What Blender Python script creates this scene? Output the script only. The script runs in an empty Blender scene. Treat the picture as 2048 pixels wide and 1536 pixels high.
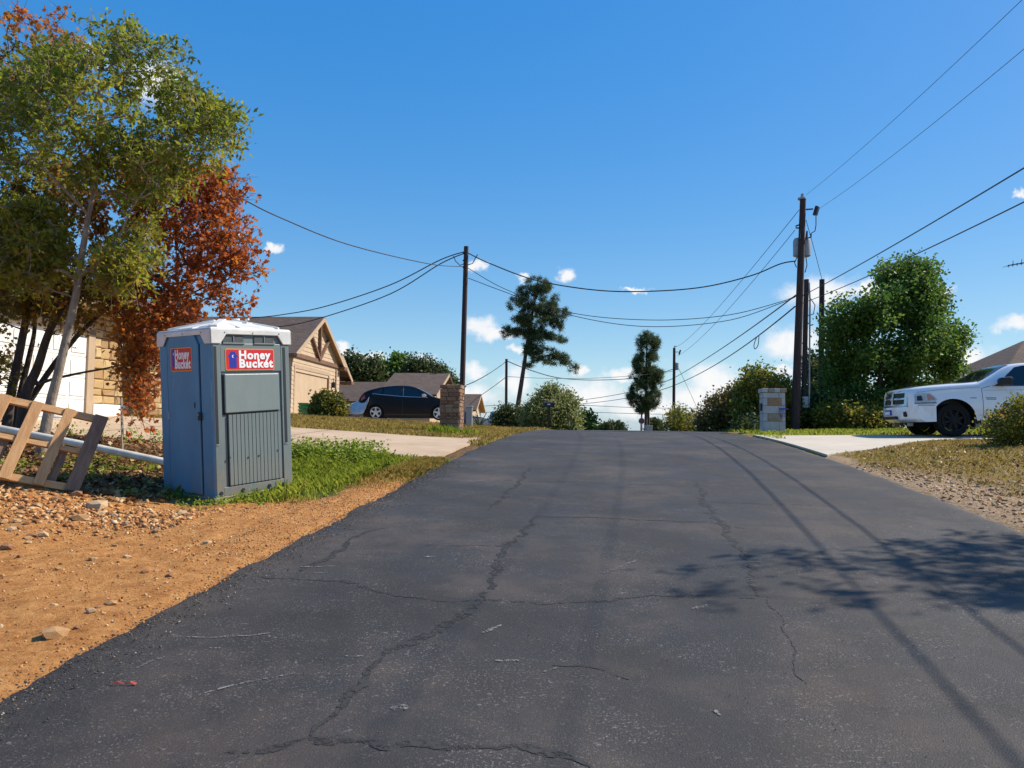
import bpy, bmesh, math, random
import numpy as np
from mathutils import Vector, Matrix, Euler

rng = np.random.default_rng(7)
random.seed(7)
R_ = math.radians
scene = bpy.context.scene
COL = scene.collection

# ------------------------------------------------------------------ camera
F = 1500.0                                   # focal length in pixels of a 2048 wide picture
PITCH, ROLL = R_(3.51), R_(0.6)
CAM = Vector((0, 0, 1.55))
cam_d = bpy.data.cameras.new("camera")
cam_d.sensor_width = 36.0
cam_d.lens = F / 2048 * 36.0
cam_d.clip_start, cam_d.clip_end = 0.05, 6000
cam_o = bpy.data.objects.new("camera", cam_d)
COL.objects.link(cam_o)
RM = Matrix.Rotation(math.pi / 2 + PITCH, 3, 'X') @ Matrix.Rotation(ROLL, 3, 'Z')
cam_o.matrix_world = Matrix.Translation(CAM) @ RM.to_4x4()
scene.camera = cam_o

def P(px, py, Y):
    """world point seen at photo pixel (px, py) at forward distance Y"""
    d = RM @ Vector(((px - 1024) / F, (768 - py) / F, -1.0))
    return CAM + d * (Y / d.y)

# ------------------------------------------------------------------ light
SUN_EL, SUN_AZ = R_(44), R_(18)              # azimuth measured from +X towards +Y
SUN_DIR = Vector((math.cos(SUN_EL) * math.cos(SUN_AZ), math.cos(SUN_EL) * math.sin(SUN_AZ), math.sin(SUN_EL)))
sun_d = bpy.data.lights.new("sun", 'SUN')
sun_d.energy = 5.0
sun_d.angle = R_(0.5)
sun_d.color = (1.0, 0.91, 0.77)
sun_o = bpy.data.objects.new("sun", sun_d)
COL.objects.link(sun_o)
sun_o.rotation_euler = SUN_DIR.to_track_quat('Z', 'Y').to_euler()
sun_o.location = (30, 10, 40)

world = bpy.data.worlds.new("World")
scene.world = world
world.use_nodes = True
scene.view_settings.view_transform = 'Standard'
scene.view_settings.look = 'None'
scene.view_settings.exposure = 0.4
scene.view_settings.gamma = 1.0
scene.view_settings.use_curve_mapping = False
try:
    scene.cycles.use_denoising = True
    scene.cycles.max_bounces = 6
    scene.cycles.transparent_max_bounces = 8
except Exception:
    pass

def build_world():
    nt = world.node_tree
    N, L = nt.nodes, nt.links
    N.clear()
    out = N.new('ShaderNodeOutputWorld')
    bg = N.new('ShaderNodeBackground')
    bg.inputs['Strength'].default_value = 0.114
    sky = N.new('ShaderNodeTexSky')
    sky.sky_type = 'NISHITA'
    sky.sun_disc = False
    sky.sun_elevation = SUN_EL
    sky.sun_rotation = math.pi / 2 - SUN_AZ
    sky.altitude = 100
    sky.air_density = 1.0
    sky.dust_density = 0.35
    sky.ozone_density = 1.6
    hs = N.new('ShaderNodeHueSaturation')
    hs.inputs['Saturation'].default_value = 1.43
    hs.inputs['Value'].default_value = 1.0
    L.new(sky.outputs[0], hs.inputs['Color'])
    # photographic shoulder: the bright low sky is compressed, its hue kept
    sh = N.new('ShaderNodeSeparateColor'); sh.mode = 'HSV'; L.new(hs.outputs[0], sh.inputs[0])
    pw = N.new('ShaderNodeMath'); pw.operation = 'POWER'; L.new(sh.outputs[2], pw.inputs[0]); pw.inputs[1].default_value = 0.36
    pv = N.new('ShaderNodeMath'); pv.operation = 'MULTIPLY'; L.new(pw.outputs[0], pv.inputs[0]); pv.inputs[1].default_value = 4.95 / 4.18 ** 0.36
    ch = N.new('ShaderNodeCombineColor'); ch.mode = 'HSV'; L.new(sh.outputs[0], ch.inputs[0]); L.new(sh.outputs[1], ch.inputs[1]); L.new(pv.outputs[0], ch.inputs[2])
    tc = N.new('ShaderNodeTexCoord')
    nrm = N.new('ShaderNodeVectorMath'); nrm.operation = 'NORMALIZE'
    L.new(tc.outputs['Generated'], nrm.inputs[0])
    sp = N.new('ShaderNodeSeparateXYZ'); L.new(nrm.outputs[0], sp.inputs[0])

    def m(op, a, b=None, c=None, clamp=False):
        n = N.new('ShaderNodeMath'); n.operation = op; n.use_clamp = clamp
        for i, v in enumerate((a, b, c)):
            if v is None: continue
            if isinstance(v, (int, float)): n.inputs[i].default_value = v
            else: L.new(v, n.inputs[i])
        return n.outputs[0]
    az = m('ARCTAN2', sp.outputs[0], sp.outputs[1])
    el = m('ARCSINE', sp.outputs[2])
    cb = N.new('ShaderNodeCombineXYZ'); L.new(az, cb.inputs[0]); L.new(el, cb.inputs[1])
    # distort the direction so that the cloud outlines billow
    nz = N.new('ShaderNodeTexNoise'); nz.inputs['Scale'].default_value = 42; nz.inputs['Detail'].default_value = 6
    nz.inputs['Roughness'].default_value = 0.62
    L.new(cb.outputs[0], nz.inputs['Vector'])
    sub = N.new('ShaderNodeVectorMath'); sub.operation = 'SUBTRACT'; L.new(nz.outputs['Color'], sub.inputs[0]); sub.inputs[1].default_value = (.5, .5, .5)
    mul = N.new('ShaderNodeVectorMath'); mul.operation = 'MULTIPLY'; L.new(sub.outputs[0], mul.inputs[0]); mul.inputs[1].default_value = (0.046, 0.034, 0)
    add = N.new('ShaderNodeVectorMath'); add.operation = 'ADD'; L.new(cb.outputs[0], add.inputs[0]); L.new(mul.outputs[0], add.inputs[1])
    # cumulus: (photo px, py, half width, half height) turned into azimuth / elevation
    blobs = [(962, 655, 30, 20), (990, 668, 34, 13), (952, 535, 20, 12), (1131, 552, 15, 13), (1048, 556, 14, 7), (541, 498, 13, 7), (480, 474, 18, 7),
             (742, 716, 34, 12), (682, 700, 16, 14), (850, 722, 26, 15), (1188, 790, 60, 30), (1140, 800, 50, 22), (1240, 750, 32, 12),
             (1162, 742, 14, 9), (1425, 765, 46, 36), (1400, 800, 66, 30), (1300, 812, 90, 24), (1588, 688, 52, 30), (1640, 588, 60, 28),
             (1740, 578, 44, 14), (1570, 745, 26, 10), (1930, 722, 40, 24), (2036, 650, 34, 13), (1872, 586, 22, 12), (1030, 765, 30, 30),
             (930, 790, 60, 24), (315, 165, 46, 34), (190, 112, 26, 16), (1040, 700, 20, 9), (1270, 580, 26, 5), (2040, 388, 12, 6), (950, 740, 24, 16)]
    acc = None
    for (px, py, hw, hh) in blobs:
        c = P(px, py, 100.0) - CAM
        caz, cel = math.atan2(c.x, c.y), math.asin(c.z / c.length)
        s1 = N.new('ShaderNodeVectorMath'); s1.operation = 'SUBTRACT'; L.new(add.outputs[0], s1.inputs[0]); s1.inputs[1].default_value = (caz, cel, 0)
        s2 = N.new('ShaderNodeVectorMath'); s2.operation = 'MULTIPLY'; L.new(s1.outputs[0], s2.inputs[0]); s2.inputs[1].default_value = (F / (hw * 1.22), F / (hh * 1.2), 0)
        s3 = N.new('ShaderNodeVectorMath'); s3.operation = 'LENGTH'; L.new(s2.outputs[0], s3.inputs[0])
        v = m('SUBTRACT', 1.0, s3.outputs['Value'])
        acc = v if acc is None else m('MAXIMUM', acc, v)
    # the same kind of small cumulus everywhere else round the horizon
    sc = N.new('ShaderNodeVectorMath'); sc.operation = 'MULTIPLY'; L.new(add.outputs[0], sc.inputs[0]); sc.inputs[1].default_value = (1.0, 2.0, 1)
    nb = N.new('ShaderNodeTexNoise'); nb.inputs['Scale'].default_value = 9; nb.inputs['Detail'].default_value = 3
    L.new(sc.outputs[0], nb.inputs['Vector'])
    band = m('SUBTRACT', m('MULTIPLY', nb.outputs['Fac'], 3.2), m('ADD', 2.05, m('MULTIPLY', m('ABSOLUTE', m('SUBTRACT', el, 0.06)), 3.0)))
    acc = m('MAXIMUM', acc, band)
    mr = N.new('ShaderNodeMapRange'); mr.interpolation_type = 'SMOOTHSTEP'
    mr.inputs['From Min'].default_value = -0.22; mr.inputs['From Max'].default_value = 0.62
    L.new(acc, mr.inputs['Value'])
    # thin milky veil low over the horizon, the same all round
    vf = m('MULTIPLY', m('EXPONENT', m('MULTIPLY', m('MAXIMUM', el, 0.0), -9.0)), 0.66)
    veil = N.new('ShaderNodeMix'); veil.data_type = 'RGBA'; L.new(vf, veil.inputs['Factor'])
    L.new(ch.outputs[0], veil.inputs['A']); veil.inputs['B'].default_value = (2.25, 3.85, 5.8, 1)
    cm = N.new('ShaderNodeMix'); cm.data_type = 'RGBA'
    cm.inputs['A'].default_value = (4.6, 5.4, 6.5, 1); cm.inputs['B'].default_value = (6.6, 6.55, 6.5, 1)
    n2 = N.new('ShaderNodeTexNoise'); n2.inputs['Scale'].default_value = 60; n2.inputs['Detail'].default_value = 4
    L.new(cb.outputs[0], n2.inputs['Vector'])
    shade = m('ADD', m('MULTIPLY', n2.outputs['Fac'], 1.1), m('MULTIPLY', acc, 0.55), clamp=True)
    L.new(shade, cm.inputs['Factor'])
    mx = N.new('ShaderNodeMix'); mx.data_type = 'RGBA'
    L.new(m('MULTIPLY', mr.outputs[0], 0.93), mx.inputs['Factor'])
    L.new(veil.outputs['Result'], mx.inputs['A']); L.new(cm.outputs['Result'], mx.inputs['B'])
    L.new(mx.outputs['Result'], bg.inputs['Color'])
    L.new(bg.outputs[0], out.inputs[0])
build_world()

# ------------------------------------------------------------------ materials
def _m(name):
    mt = bpy.data.materials.new(name); mt.use_nodes = True
    nt = mt.node_tree; b = nt.nodes['Principled BSDF']
    return mt, nt, b

def pmat(name, c1, c2=None, scale=6.0, rough=0.6, metal=0.0, bump=0.0, bscale=None, spec=0.5, coat=0.0, detail=5, stretch=None, lo=.35, hi=.65):
    mt, nt, b = _m(name)
    N, L = nt.nodes, nt.links
    b.inputs['Roughness'].default_value = rough
    b.inputs['Metallic'].default_value = metal
    b.inputs['Specular IOR Level'].default_value = spec
    b.inputs['Coat Weight'].default_value = coat
    b.inputs['Base Color'].default_value = (*c1, 1)
    tc = N.new('ShaderNodeTexCoord')
    vec = tc.outputs['Object']
    if stretch:
        mp = N.new('ShaderNodeMapping'); mp.inputs['Scale'].default_value = stretch
        L.new(vec, mp.inputs['Vector']); vec = mp.outputs[0]
    if c2 is not None:
        n = N.new('ShaderNodeTexNoise'); n.inputs['Scale'].default_value = scale; n.inputs['Detail'].default_value = detail
        n.inputs['Roughness'].default_value = .65
        L.new(vec, n.inputs['Vector'])
        r = N.new('ShaderNodeMapRange'); r.inputs['From Min'].default_value = lo; r.inputs['From Max'].default_value = hi
        L.new(n.outputs['Fac'], r.inputs['Value'])
        mx = N.new('ShaderNodeMix'); mx.data_type = 'RGBA'
        mx.inputs['A'].default_value = (*c1, 1); mx.inputs['B'].default_value = (*c2, 1)
        L.new(r.outputs[0], mx.inputs['Factor']); L.new(mx.outputs['Result'], b.inputs['Base Color'])
    if bump:
        n = N.new('ShaderNodeTexNoise'); n.inputs['Scale'].default_value = bscale or scale * 4; n.inputs['Detail'].default_value = 4
        L.new(vec, n.inputs['Vector'])
        bp = N.new('ShaderNodeBump'); bp.inputs['Strength'].default_value = bump; bp.inputs['Distance'].default_value = 0.02
        L.new(n.outputs['Fac'], bp.inputs['Height']); L.new(bp.outputs[0], b.inputs['Normal'])
    return mt

def leafmat(name, cols, transl=0.35, rough=0.55):
    """cols: list of (position, colour); each leaf's own random number picks its colour"""
    mt, nt, b = _m(name)
    N, L = nt.nodes, nt.links
    at = N.new('ShaderNodeAttribute'); at.attribute_name = 'r'
    cr = N.new('ShaderNodeValToRGB')
    els = cr.color_ramp.elements
    while len(els) < len(cols): els.new(0.5)
    for e, (p, c) in zip(els, cols):
        e.position = p; e.color = (*c, 1)
    L.new(at.outputs['Fac'], cr.inputs[0])
    L.new(cr.outputs[0], b.inputs['Base Color'])
    b.inputs['Roughness'].default_value = rough
    b.inputs['Specular IOR Level'].default_value = 0.35
    tr = N.new('ShaderNodeBsdfTranslucent'); L.new(cr.outputs[0], tr.inputs['Color'])
    mx = N.new('ShaderNodeMixShader'); mx.inputs[0].default_value = transl
    out = [n for n in N if n.type == 'OUTPUT_MATERIAL'][0]
    L.new(b.outputs[0], mx.inputs[1]); L.new(tr.outputs[0], mx.inputs[2]); L.new(mx.outputs[0], out.inputs[0])
    return mt

def glassmat(name, col=(0.01, 0.013, 0.018), rough=0.04):
    mt, nt, b = _m(name)
    b.inputs['Base Color'].default_value = (*col, 1)
    b.inputs['Roughness'].default_value = rough
    b.inputs['Specular IOR Level'].default_value = 0.7
    return mt

M = {}
def plastic(name, c1, c2, rough):
    """moulded plastic: slight fading, pale scuffs, and mud splashed up from the ground"""
    mt = pmat(name, c1, c2, 2.2, rough=rough, bump=.06, bscale=90, stretch=(1, 1, .5))
    nt = mt.node_tree; N, L = nt.nodes, nt.links; b = N['Principled BSDF']
    src = b.inputs['Base Color'].links[0].from_socket
    tc = N.new('ShaderNodeTexCoord'); sp = N.new('ShaderNodeSeparateXYZ'); L.new(tc.outputs['Object'], sp.inputs[0])
    def noise(sc, st=(1, 1, 1), d=6):
        mp = N.new('ShaderNodeMapping'); mp.inputs['Scale'].default_value = st; L.new(tc.outputs['Object'], mp.inputs[0])
        n = N.new('ShaderNodeTexNoise'); n.inputs['Scale'].default_value = sc; n.inputs['Detail'].default_value = d; n.inputs['Roughness'].default_value = .7; L.new(mp.outputs[0], n.inputs['Vector']); return n.outputs['Fac']
    def mr(v, a, c):
        r = N.new('ShaderNodeMapRange'); r.inputs['From Min'].default_value = a; r.inputs['From Max'].default_value = c; L.new(v, r.inputs['Value']); return r.outputs[0]
    def mul(a, c):
        m = N.new('ShaderNodeMath'); m.operation = 'MULTIPLY'; L.new(a, m.inputs[0])
        if isinstance(c, float): m.inputs[1].default_value = c
        else: L.new(c, m.inputs[1])
        return m.outputs[0]
    def mix(f, A, col):
        m = N.new('ShaderNodeMix'); m.data_type = 'RGBA'; L.new(f, m.inputs['Factor']); L.new(A, m.inputs['A']); m.inputs['B'].default_value = (*col, 1); return m.outputs['Result']
    mud = mul(mul(mr(sp.outputs[2], .55, .0), mr(noise(9), .38, .66)), .75)
    scr = mul(mr(noise(5, (3, 3, .35), 3), .66, .70), .30)
    run = mul(mr(noise(6, (6, 6, .25), 4), .55, .75), .16)
    c = mix(scr, src, (.45, .46, .46)); c = mix(run, c, (.10, .10, .095)); c = mix(mud, c, (.30, .19, .10))
    L.new(c, b.inputs['Base Color'])
    return mt
M['white_plastic'] = pmat('white_plastic', (0.72, 0.72, 0.70), (0.58, 0.57, 0.54), 4, rough=.48, bump=.05, bscale=60)
M['grey_plastic'] = plastic('grey_plastic', (0.175, 0.215, 0.215), (0.14, 0.172, 0.172), .42)
M['grey_panel'] = plastic('grey_panel', (0.19, 0.232, 0.23), (0.225, 0.265, 0.265), .36)
M['blue_plastic'] = plastic('blue_plastic', (0.085, 0.245, 0.395), (0.066, 0.20, 0.335), .45)
M['blue_trim'] = plastic('blue_trim', (0.10, 0.275, 0.44), (0.075, 0.22, 0.36), .4)
M['dark_slot'] = pmat('dark_slot', (0.012, 0.018, 0.024), rough=.6)
M['mesh_grey'] = pmat('mesh_grey', (0.07, 0.08, 0.085), (0.05, 0.055, 0.06), 30, rough=.7)
M['sign_red'] = pmat('sign_red', (0.62, 0.022, 0.03), (0.52, 0.018, 0.024), 6, rough=.4)
M['dull_red'] = pmat('dull_red', (0.22, 0.06, 0.06), rough=.6)
M['sign_yellow'] = pmat('sign_yellow', (0.78, 0.29, 0.03), rough=.4)
M['sign_blue'] = pmat('sign_blue', (0.02, 0.03, 0.32), rough=.4)
M['sign_white'] = pmat('sign_white', (0.84, 0.84, 0.83), rough=.4)
M['galv'] = pmat('galv', (0.38, 0.39, 0.40), (0.28, 0.29, 0.30), 8, rough=.45, metal=.7)
M['steel_dark'] = pmat('steel_dark', (0.03, 0.03, 0.032), rough=.4, metal=.3)
M['wood_new'] = pmat('wood_new', (0.58, 0.34, 0.15), (0.44, 0.22, 0.085), 5, rough=.7, bump=.25, bscale=26, stretch=(1, 7, 7))
M['wood_old_and_shade'] = pmat('wood_old_and_shade', (0.27, 0.165, 0.10), (0.17, 0.095, 0.06), 5, rough=.8, bump=.3, bscale=26, stretch=(1, 7, 7))  # old timber; also the shade painted into the pallet's end slat
M['wood_grey'] = pmat('wood_grey', (0.30, 0.25, 0.19), (0.20, 0.165, 0.13), 6, rough=.85, bump=.2)
M['pvc'] = pmat('pvc', (0.70, 0.68, 0.62), (0.50, 0.46, 0.38), 4, rough=.45)
M['flag'] = pmat('flag', (0.85, 0.16, 0.025), rough=.5)
M['bark_pale'] = pmat('bark_pale', (0.36, 0.29, 0.225), (0.17, 0.13, 0.10), 14, rough=.9, bump=.6, bscale=50, stretch=(1, 1, .35))
M['bark_dark'] = pmat('bark_dark', (0.10, 0.075, 0.06), (0.045, 0.033, 0.028), 14, rough=.92, bump=.7, bscale=50, stretch=(1, 1, .35))
M['bark_pine'] = pmat('bark_pine', (0.12, 0.075, 0.06), (0.055, 0.035, 0.03), 8, rough=.92, bump=.6)
M['pole_wood'] = pmat('pole_wood', (0.062, 0.034, 0.028), (0.030, 0.017, 0.015), 5, rough=.85, bump=.35, bscale=30, stretch=(4, 4, .4))
M['cable'] = pmat('cable', (0.012, 0.013, 0.016), rough=.6)
M['cable_thin'] = pmat('cable_thin', (0.05, 0.055, 0.065), rough=.5, metal=.4)
M['concrete'] = pmat('concrete', (0.50, 0.37, 0.245), (0.41, 0.295, 0.19), 1.1, rough=.85, bump=.12, bscale=60)
M['concrete_pale'] = pmat('concrete_pale', (0.54, 0.47, 0.375), (0.46, 0.395, 0.31), 1.0, rough=.85, bump=.12, bscale=60)
M['tan_siding'] = pmat('tan_siding', (0.52, 0.385, 0.255), (0.46, 0.335, 0.22), 2, rough=.75)
M['tan_trim'] = pmat('tan_trim', (0.46, 0.335, 0.225), (0.40, 0.29, 0.19), 3, rough=.7)
M['brown_trim'] = pmat('brown_trim', (0.20, 0.105, 0.06), (0.14, 0.072, 0.042), 5, rough=.75)
M['soffit'] = pmat('soffit', (0.40, 0.27, 0.17), rough=.8)
M['white_door'] = pmat('white_door', (0.82, 0.80, 0.77), (0.76, 0.74, 0.70), 3, rough=.5)
M['black_paint'] = pmat('black_paint', (0.004, 0.0045, 0.007), rough=.38, coat=.08, spec=.25)
M['navy_paint'] = pmat('navy_paint', (0.010, 0.011, 0.02), rough=.2, coat=.8)
M['silver_paint'] = pmat('silver_paint', (0.42, 0.45, 0.47), rough=.3, metal=.5, coat=.6)
M['truck_white'] = pmat('truck_white', (0.80, 0.81, 0.82), (0.77, 0.78, 0.79), 2, rough=.22, coat=.8)
M['chrome'] = pmat('chrome', (0.50, 0.52, 0.56), rough=.16, metal=1.0)
M['alloy'] = pmat('alloy', (0.66, 0.67, 0.69), rough=.3, metal=.6)
M['black_wheel'] = pmat('black_wheel', (0.006, 0.006, 0.007), rough=.55, spec=.3)
M['tyre'] = pmat('tyre', (0.010, 0.010, 0.010), (0.018, 0.017, 0.016), 12, rough=.9, spec=.2)
M['black_trim'] = pmat('black_trim', (0.012, 0.012, 0.013), rough=.55)
M['glass'] = glassmat('glass')
M['lamp_lens'] = pmat('lamp_lens', (0.58, 0.60, 0.60), (0.36, 0.38, 0.39), 9, rough=.12, coat=1.0)
M['lamp_amber'] = pmat('lamp_amber', (0.50, 0.24, 0.16), rough=.15, coat=1.0)
M['red_lens'] = pmat('red_lens', (0.35, 0.01, 0.012), rough=.15, coat=1.0)
M['tarp'] = pmat('tarp', (0.62, 0.64, 0.66), (0.42, 0.44, 0.46), 5, rough=.3, bump=.5, bscale=14)
M['bin_green'] = pmat('bin_green', (0.02, 0.26, 0.07), (0.015, 0.19, 0.05), 6, rough=.45)
M['bin_black'] = pmat('bin_black', (0.015, 0.017, 0.017), rough=.5)
M['insulator'] = pmat('insulator', (0.34, 0.35, 0.36), (0.26, 0.27, 0.28), 6, rough=.4)
M['mulch'] = pmat('mulch', (0.05, 0.028, 0.018), rough=.95)
M['white_paint'] = pmat('white_paint', (0.78, 0.77, 0.74), rough=.5)
M['post_grey'] = pmat('post_grey', (0.42, 0.40, 0.36), (0.35, 0.33, 0.29), 5, rough=.7)
def worn(name, c1, c2, scale, thr, rough, stretch=None):
    """paint or tar that has worn away in places: procedural gaps let the asphalt through"""
    mt = pmat(name, c1, c2, scale, rough=rough)
    nt = mt.node_tree; N, L = nt.nodes, nt.links
    tc = N.new('ShaderNodeTexCoord'); n = N.new('ShaderNodeTexNoise'); n.inputs['Scale'].default_value = scale; n.inputs['Detail'].default_value = 6; n.inputs['Roughness'].default_value = .75
    L.new(tc.outputs['Object'], n.inputs['Vector'])
    r = N.new('ShaderNodeMapRange'); r.inputs['From Min'].default_value = thr - .05; r.inputs['From Max'].default_value = thr + .05; L.new(n.outputs['Fac'], r.inputs['Value'])
    L.new(r.outputs[0], N['Principled BSDF'].inputs['Alpha'])
    return mt
M['tar'] = worn('tar', (0.018, 0.017, 0.017), (0.034, 0.032, 0.030), 16, .49, .8)
M['joint'] = pmat('joint', (0.12, 0.09, 0.06), rough=.9)
M['scuff'] = worn('scuff', (0.34, 0.32, 0.30), (0.20, 0.19, 0.18), 46, .53, .9)
M['ribbon'] = pmat('ribbon', (0.36, 0.045, 0.03), rough=.6)
STONE = [pmat('stone_a', (0.52, 0.36, 0.17), (0.42, 0.27, 0.12), 9, rough=.9, bump=.5, bscale=30),
         pmat('stone_b', (0.60, 0.45, 0.25), (0.48, 0.33, 0.16), 9, rough=.9, bump=.5, bscale=30),
         pmat('stone_c', (0.44, 0.28, 0.13), (0.34, 0.20, 0.09), 9, rough=.9, bump=.5, bscale=30)]
PILLAR = [pmat('pillar_a', (0.36, 0.21, 0.13), (0.25, 0.14, 0.085), 12, rough=.92, bump=.7, bscale=40),
          pmat('pillar_b', (0.42, 0.28, 0.17), (0.30, 0.18, 0.11), 12, rough=.92, bump=.7, bscale=40),
          pmat('pillar_c', (0.28, 0.155, 0.10), (0.20, 0.11, 0.07), 12, rough=.92, bump=.7, bscale=40)]
M['mortar'] = pmat('mortar', (0.36, 0.29, 0.22), rough=.95)
M['block_pale'] = pmat('block_pale', (0.52, 0.51, 0.49), (0.42, 0.41, 0.39), 9, rough=.9, bump=.3)
M['block_brown'] = pmat('block_brown', (0.42, 0.24, 0.14), (0.30, 0.17, 0.10), 9, rough=.9, bump=.5)
M['block_tan'] = pmat('block_tan', (0.38, 0.31, 0.23), (0.28, 0.22, 0.16), 9, rough=.9, bump=.5)
ROCK = [pmat('rock_a', (0.50, 0.29, 0.13), (0.38, 0.20, 0.085), 14, rough=.95, bump=.5),
        pmat('rock_b', (0.58, 0.42, 0.25), (0.46, 0.30, 0.16), 14, rough=.95, bump=.5),
        pmat('rock_c', (0.36, 0.18, 0.085), (0.27, 0.12, 0.055), 14, rough=.95, bump=.5)]

def shinglemat():
    mt, nt, b = _m('shingles')
    N, L = nt.nodes, nt.links
    tc = N.new('ShaderNodeTexCoord')
    mp = N.new('ShaderNodeMapping'); mp.inputs['Scale'].default_value = (1, 1, 1)
    L.new(tc.outputs['Object'], mp.inputs['Vector'])
    br = N.new('ShaderNodeTexBrick'); br.inputs['Scale'].default_value = 1.0
    br.inputs['Brick Width'].default_value = .28; br.inputs['Row Height'].default_value = .14; br.inputs['Mortar Size'].default_value = .012
    br.inputs['Color1'].default_value = (0.135, 0.092, 0.07, 1); br.inputs['Color2'].default_value = (0.085, 0.058, 0.046, 1)
    br.inputs['Mortar'].default_value = (0.05, 0.034, 0.028, 1)
    L.new(mp.outputs[0], br.inputs['Vector'])
    L.new(br.outputs['Color'], b.inputs['Base Color'])
    b.inputs['Roughness'].default_value = .95
    bp = N.new('ShaderNodeBump'); bp.inputs['Strength'].default_value = .4; bp.inputs['Distance'].default_value = .01; bp.invert = True
    L.new(br.outputs['Fac'], bp.inputs['Height']); L.new(bp.outputs[0], b.inputs['Normal'])
    return mt
M['shingles'] = shinglemat()

# ------------------------------------------------------------------ mesh helpers
def tag(o, label=None, cat=None, group=None, kind=None):
    if label: o['label'] = label
    if cat: o['category'] = cat
    if group: o['group'] = group
    if kind: o['kind'] = kind
    return o

def thing(name, label, cat, loc=(0, 0, 0), rz=0.0, group=None, mat4=None):
    o = bpy.data.objects.new(name, None)
    o.empty_display_size = .1
    COL.objects.link(o)
    if mat4 is not None: o.matrix_world = mat4
    else:
        o.location = loc; o.rotation_euler = (0, 0, rz)
    return tag(o, label, cat, group)

def link(name, me, mat, parent=None):
    o = bpy.data.objects.new(name, me)
    COL.objects.link(o)
    if mat is not None and len(me.materials) == 0: me.materials.append(mat)
    if parent is not None: o.parent = parent
    return o

class MB:
    def __init__(s): s.v, s.f = [], []
    def add(s, vs, fs):
        n = len(s.v); s.v += [tuple(v) for v in vs]; s.f += [tuple(i + n for i in f) for f in fs]
        return s
    def box(s, c, size, rot=None):
        hx, hy, hz = size[0] / 2, size[1] / 2, size[2] / 2
        vs = [Vector((x, y, z)) for x in (-hx, hx) for y in (-hy, hy) for z in (-hz, hz)]
        if rot is not None: vs = [rot @ v for v in vs]
        c = Vector(c)
        return s.add([c + v for v in vs], [(0, 1, 3, 2), (4, 6, 7, 5), (0, 4, 5, 1), (2, 3, 7, 6), (0, 2, 6, 4), (1, 5, 7, 3)])
    def bx(s, x0, x1, y0, y1, z0, z1):
        return s.box(((x0 + x1) / 2, (y0 + y1) / 2, (z0 + z1) / 2), (x1 - x0, y1 - y0, z1 - z0))
    def beam(s, p0, p1, w, h, up=Vector((0, 0, 1))):
        p0, p1 = Vector(p0), Vector(p1); d = p1 - p0; L = d.length; x = d / L
        y = Vector(up).cross(x)
        if y.length < 1e-4: y = Vector((0, 1, 0)).cross(x)
        y.normalize(); z = x.cross(y)
        return s.box((p0 + p1) / 2, (L, w, h), Matrix((x, y, z)).transposed())
    def tube(s, pts, radii, n=8, cap=True):
        pts = [Vector(p) for p in pts]
        if not hasattr(radii, '__len__'): radii = [radii] * len(pts)
        base = len(s.v); k = len(pts)
        ref = None
        for i, p in enumerate(pts):
            d = (pts[min(i + 1, k - 1)] - pts[max(i - 1, 0)])
            d = d.normalized() if d.length > 1e-9 else Vector((0, 0, 1))
            if ref is None:
                ref = Vector((1, 0, 0)) if abs(d.x) < .8 else Vector((0, 1, 0))
            a = (ref - d * ref.dot(d)).normalized(); b = d.cross(a); ref = a
            for j in range(n):
                t = 2 * math.pi * j / n
                s.v.append(tuple(p + (a * math.cos(t) + b * math.sin(t)) * radii[i]))
        for i in range(k - 1):
            for j in range(n):
                s.f.append((base + i * n + j, base + i * n + (j + 1) % n, base + (i + 1) * n + (j + 1) % n, base + (i + 1) * n + j))
        if cap:
            s.f.append(tuple(base + j for j in reversed(range(n))))
            s.f.append(tuple(base + (k - 1) * n + j for j in range(n)))
        return s
    def prism(s, poly, fn, t):
        """poly: list of (a,b); fn(a,b,c) -> point; extruded from c=0 to c=t"""
        n = len(poly); base = len(s.v)
        for c in (0, t):
            for a, b in poly: s.v.append(tuple(fn(a, b, c)))
        s.f.append(tuple(base + i for i in reversed(range(n))))
        s.f.append(tuple(base + n + i for i in range(n)))
        for i in range(n):
            j = (i + 1) % n
            s.f.append((base + i, base + j, base + n + j, base + n + i))
        return s
    def mesh(s, name, smooth=None):
        me = bpy.data.meshes.new(name)
        me.from_pydata(s.v, [], s.f)
        bm = bmesh.new(); bm.from_mesh(me)
        bmesh.ops.recalc_face_normals(bm, faces=bm.faces)
        bm.to_mesh(me); bm.free()
        if smooth is not None:
            for p in me.polygons: p.use_smooth = True
            me.set_sharp_from_angle(angle=R_(smooth))
        me.update()
        return me
    def build(s, name, mat, parent=None, smooth=None, bevel=0.0, seg=2):
        o = link(name, s.mesh(name, smooth), mat, parent)
        if bevel:
            md = o.modifiers.new('bevel', 'BEVEL'); md.width = bevel; md.segments = seg; md.limit_method = 'ANGLE'; md.angle_limit = R_(35)
        return o

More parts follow.
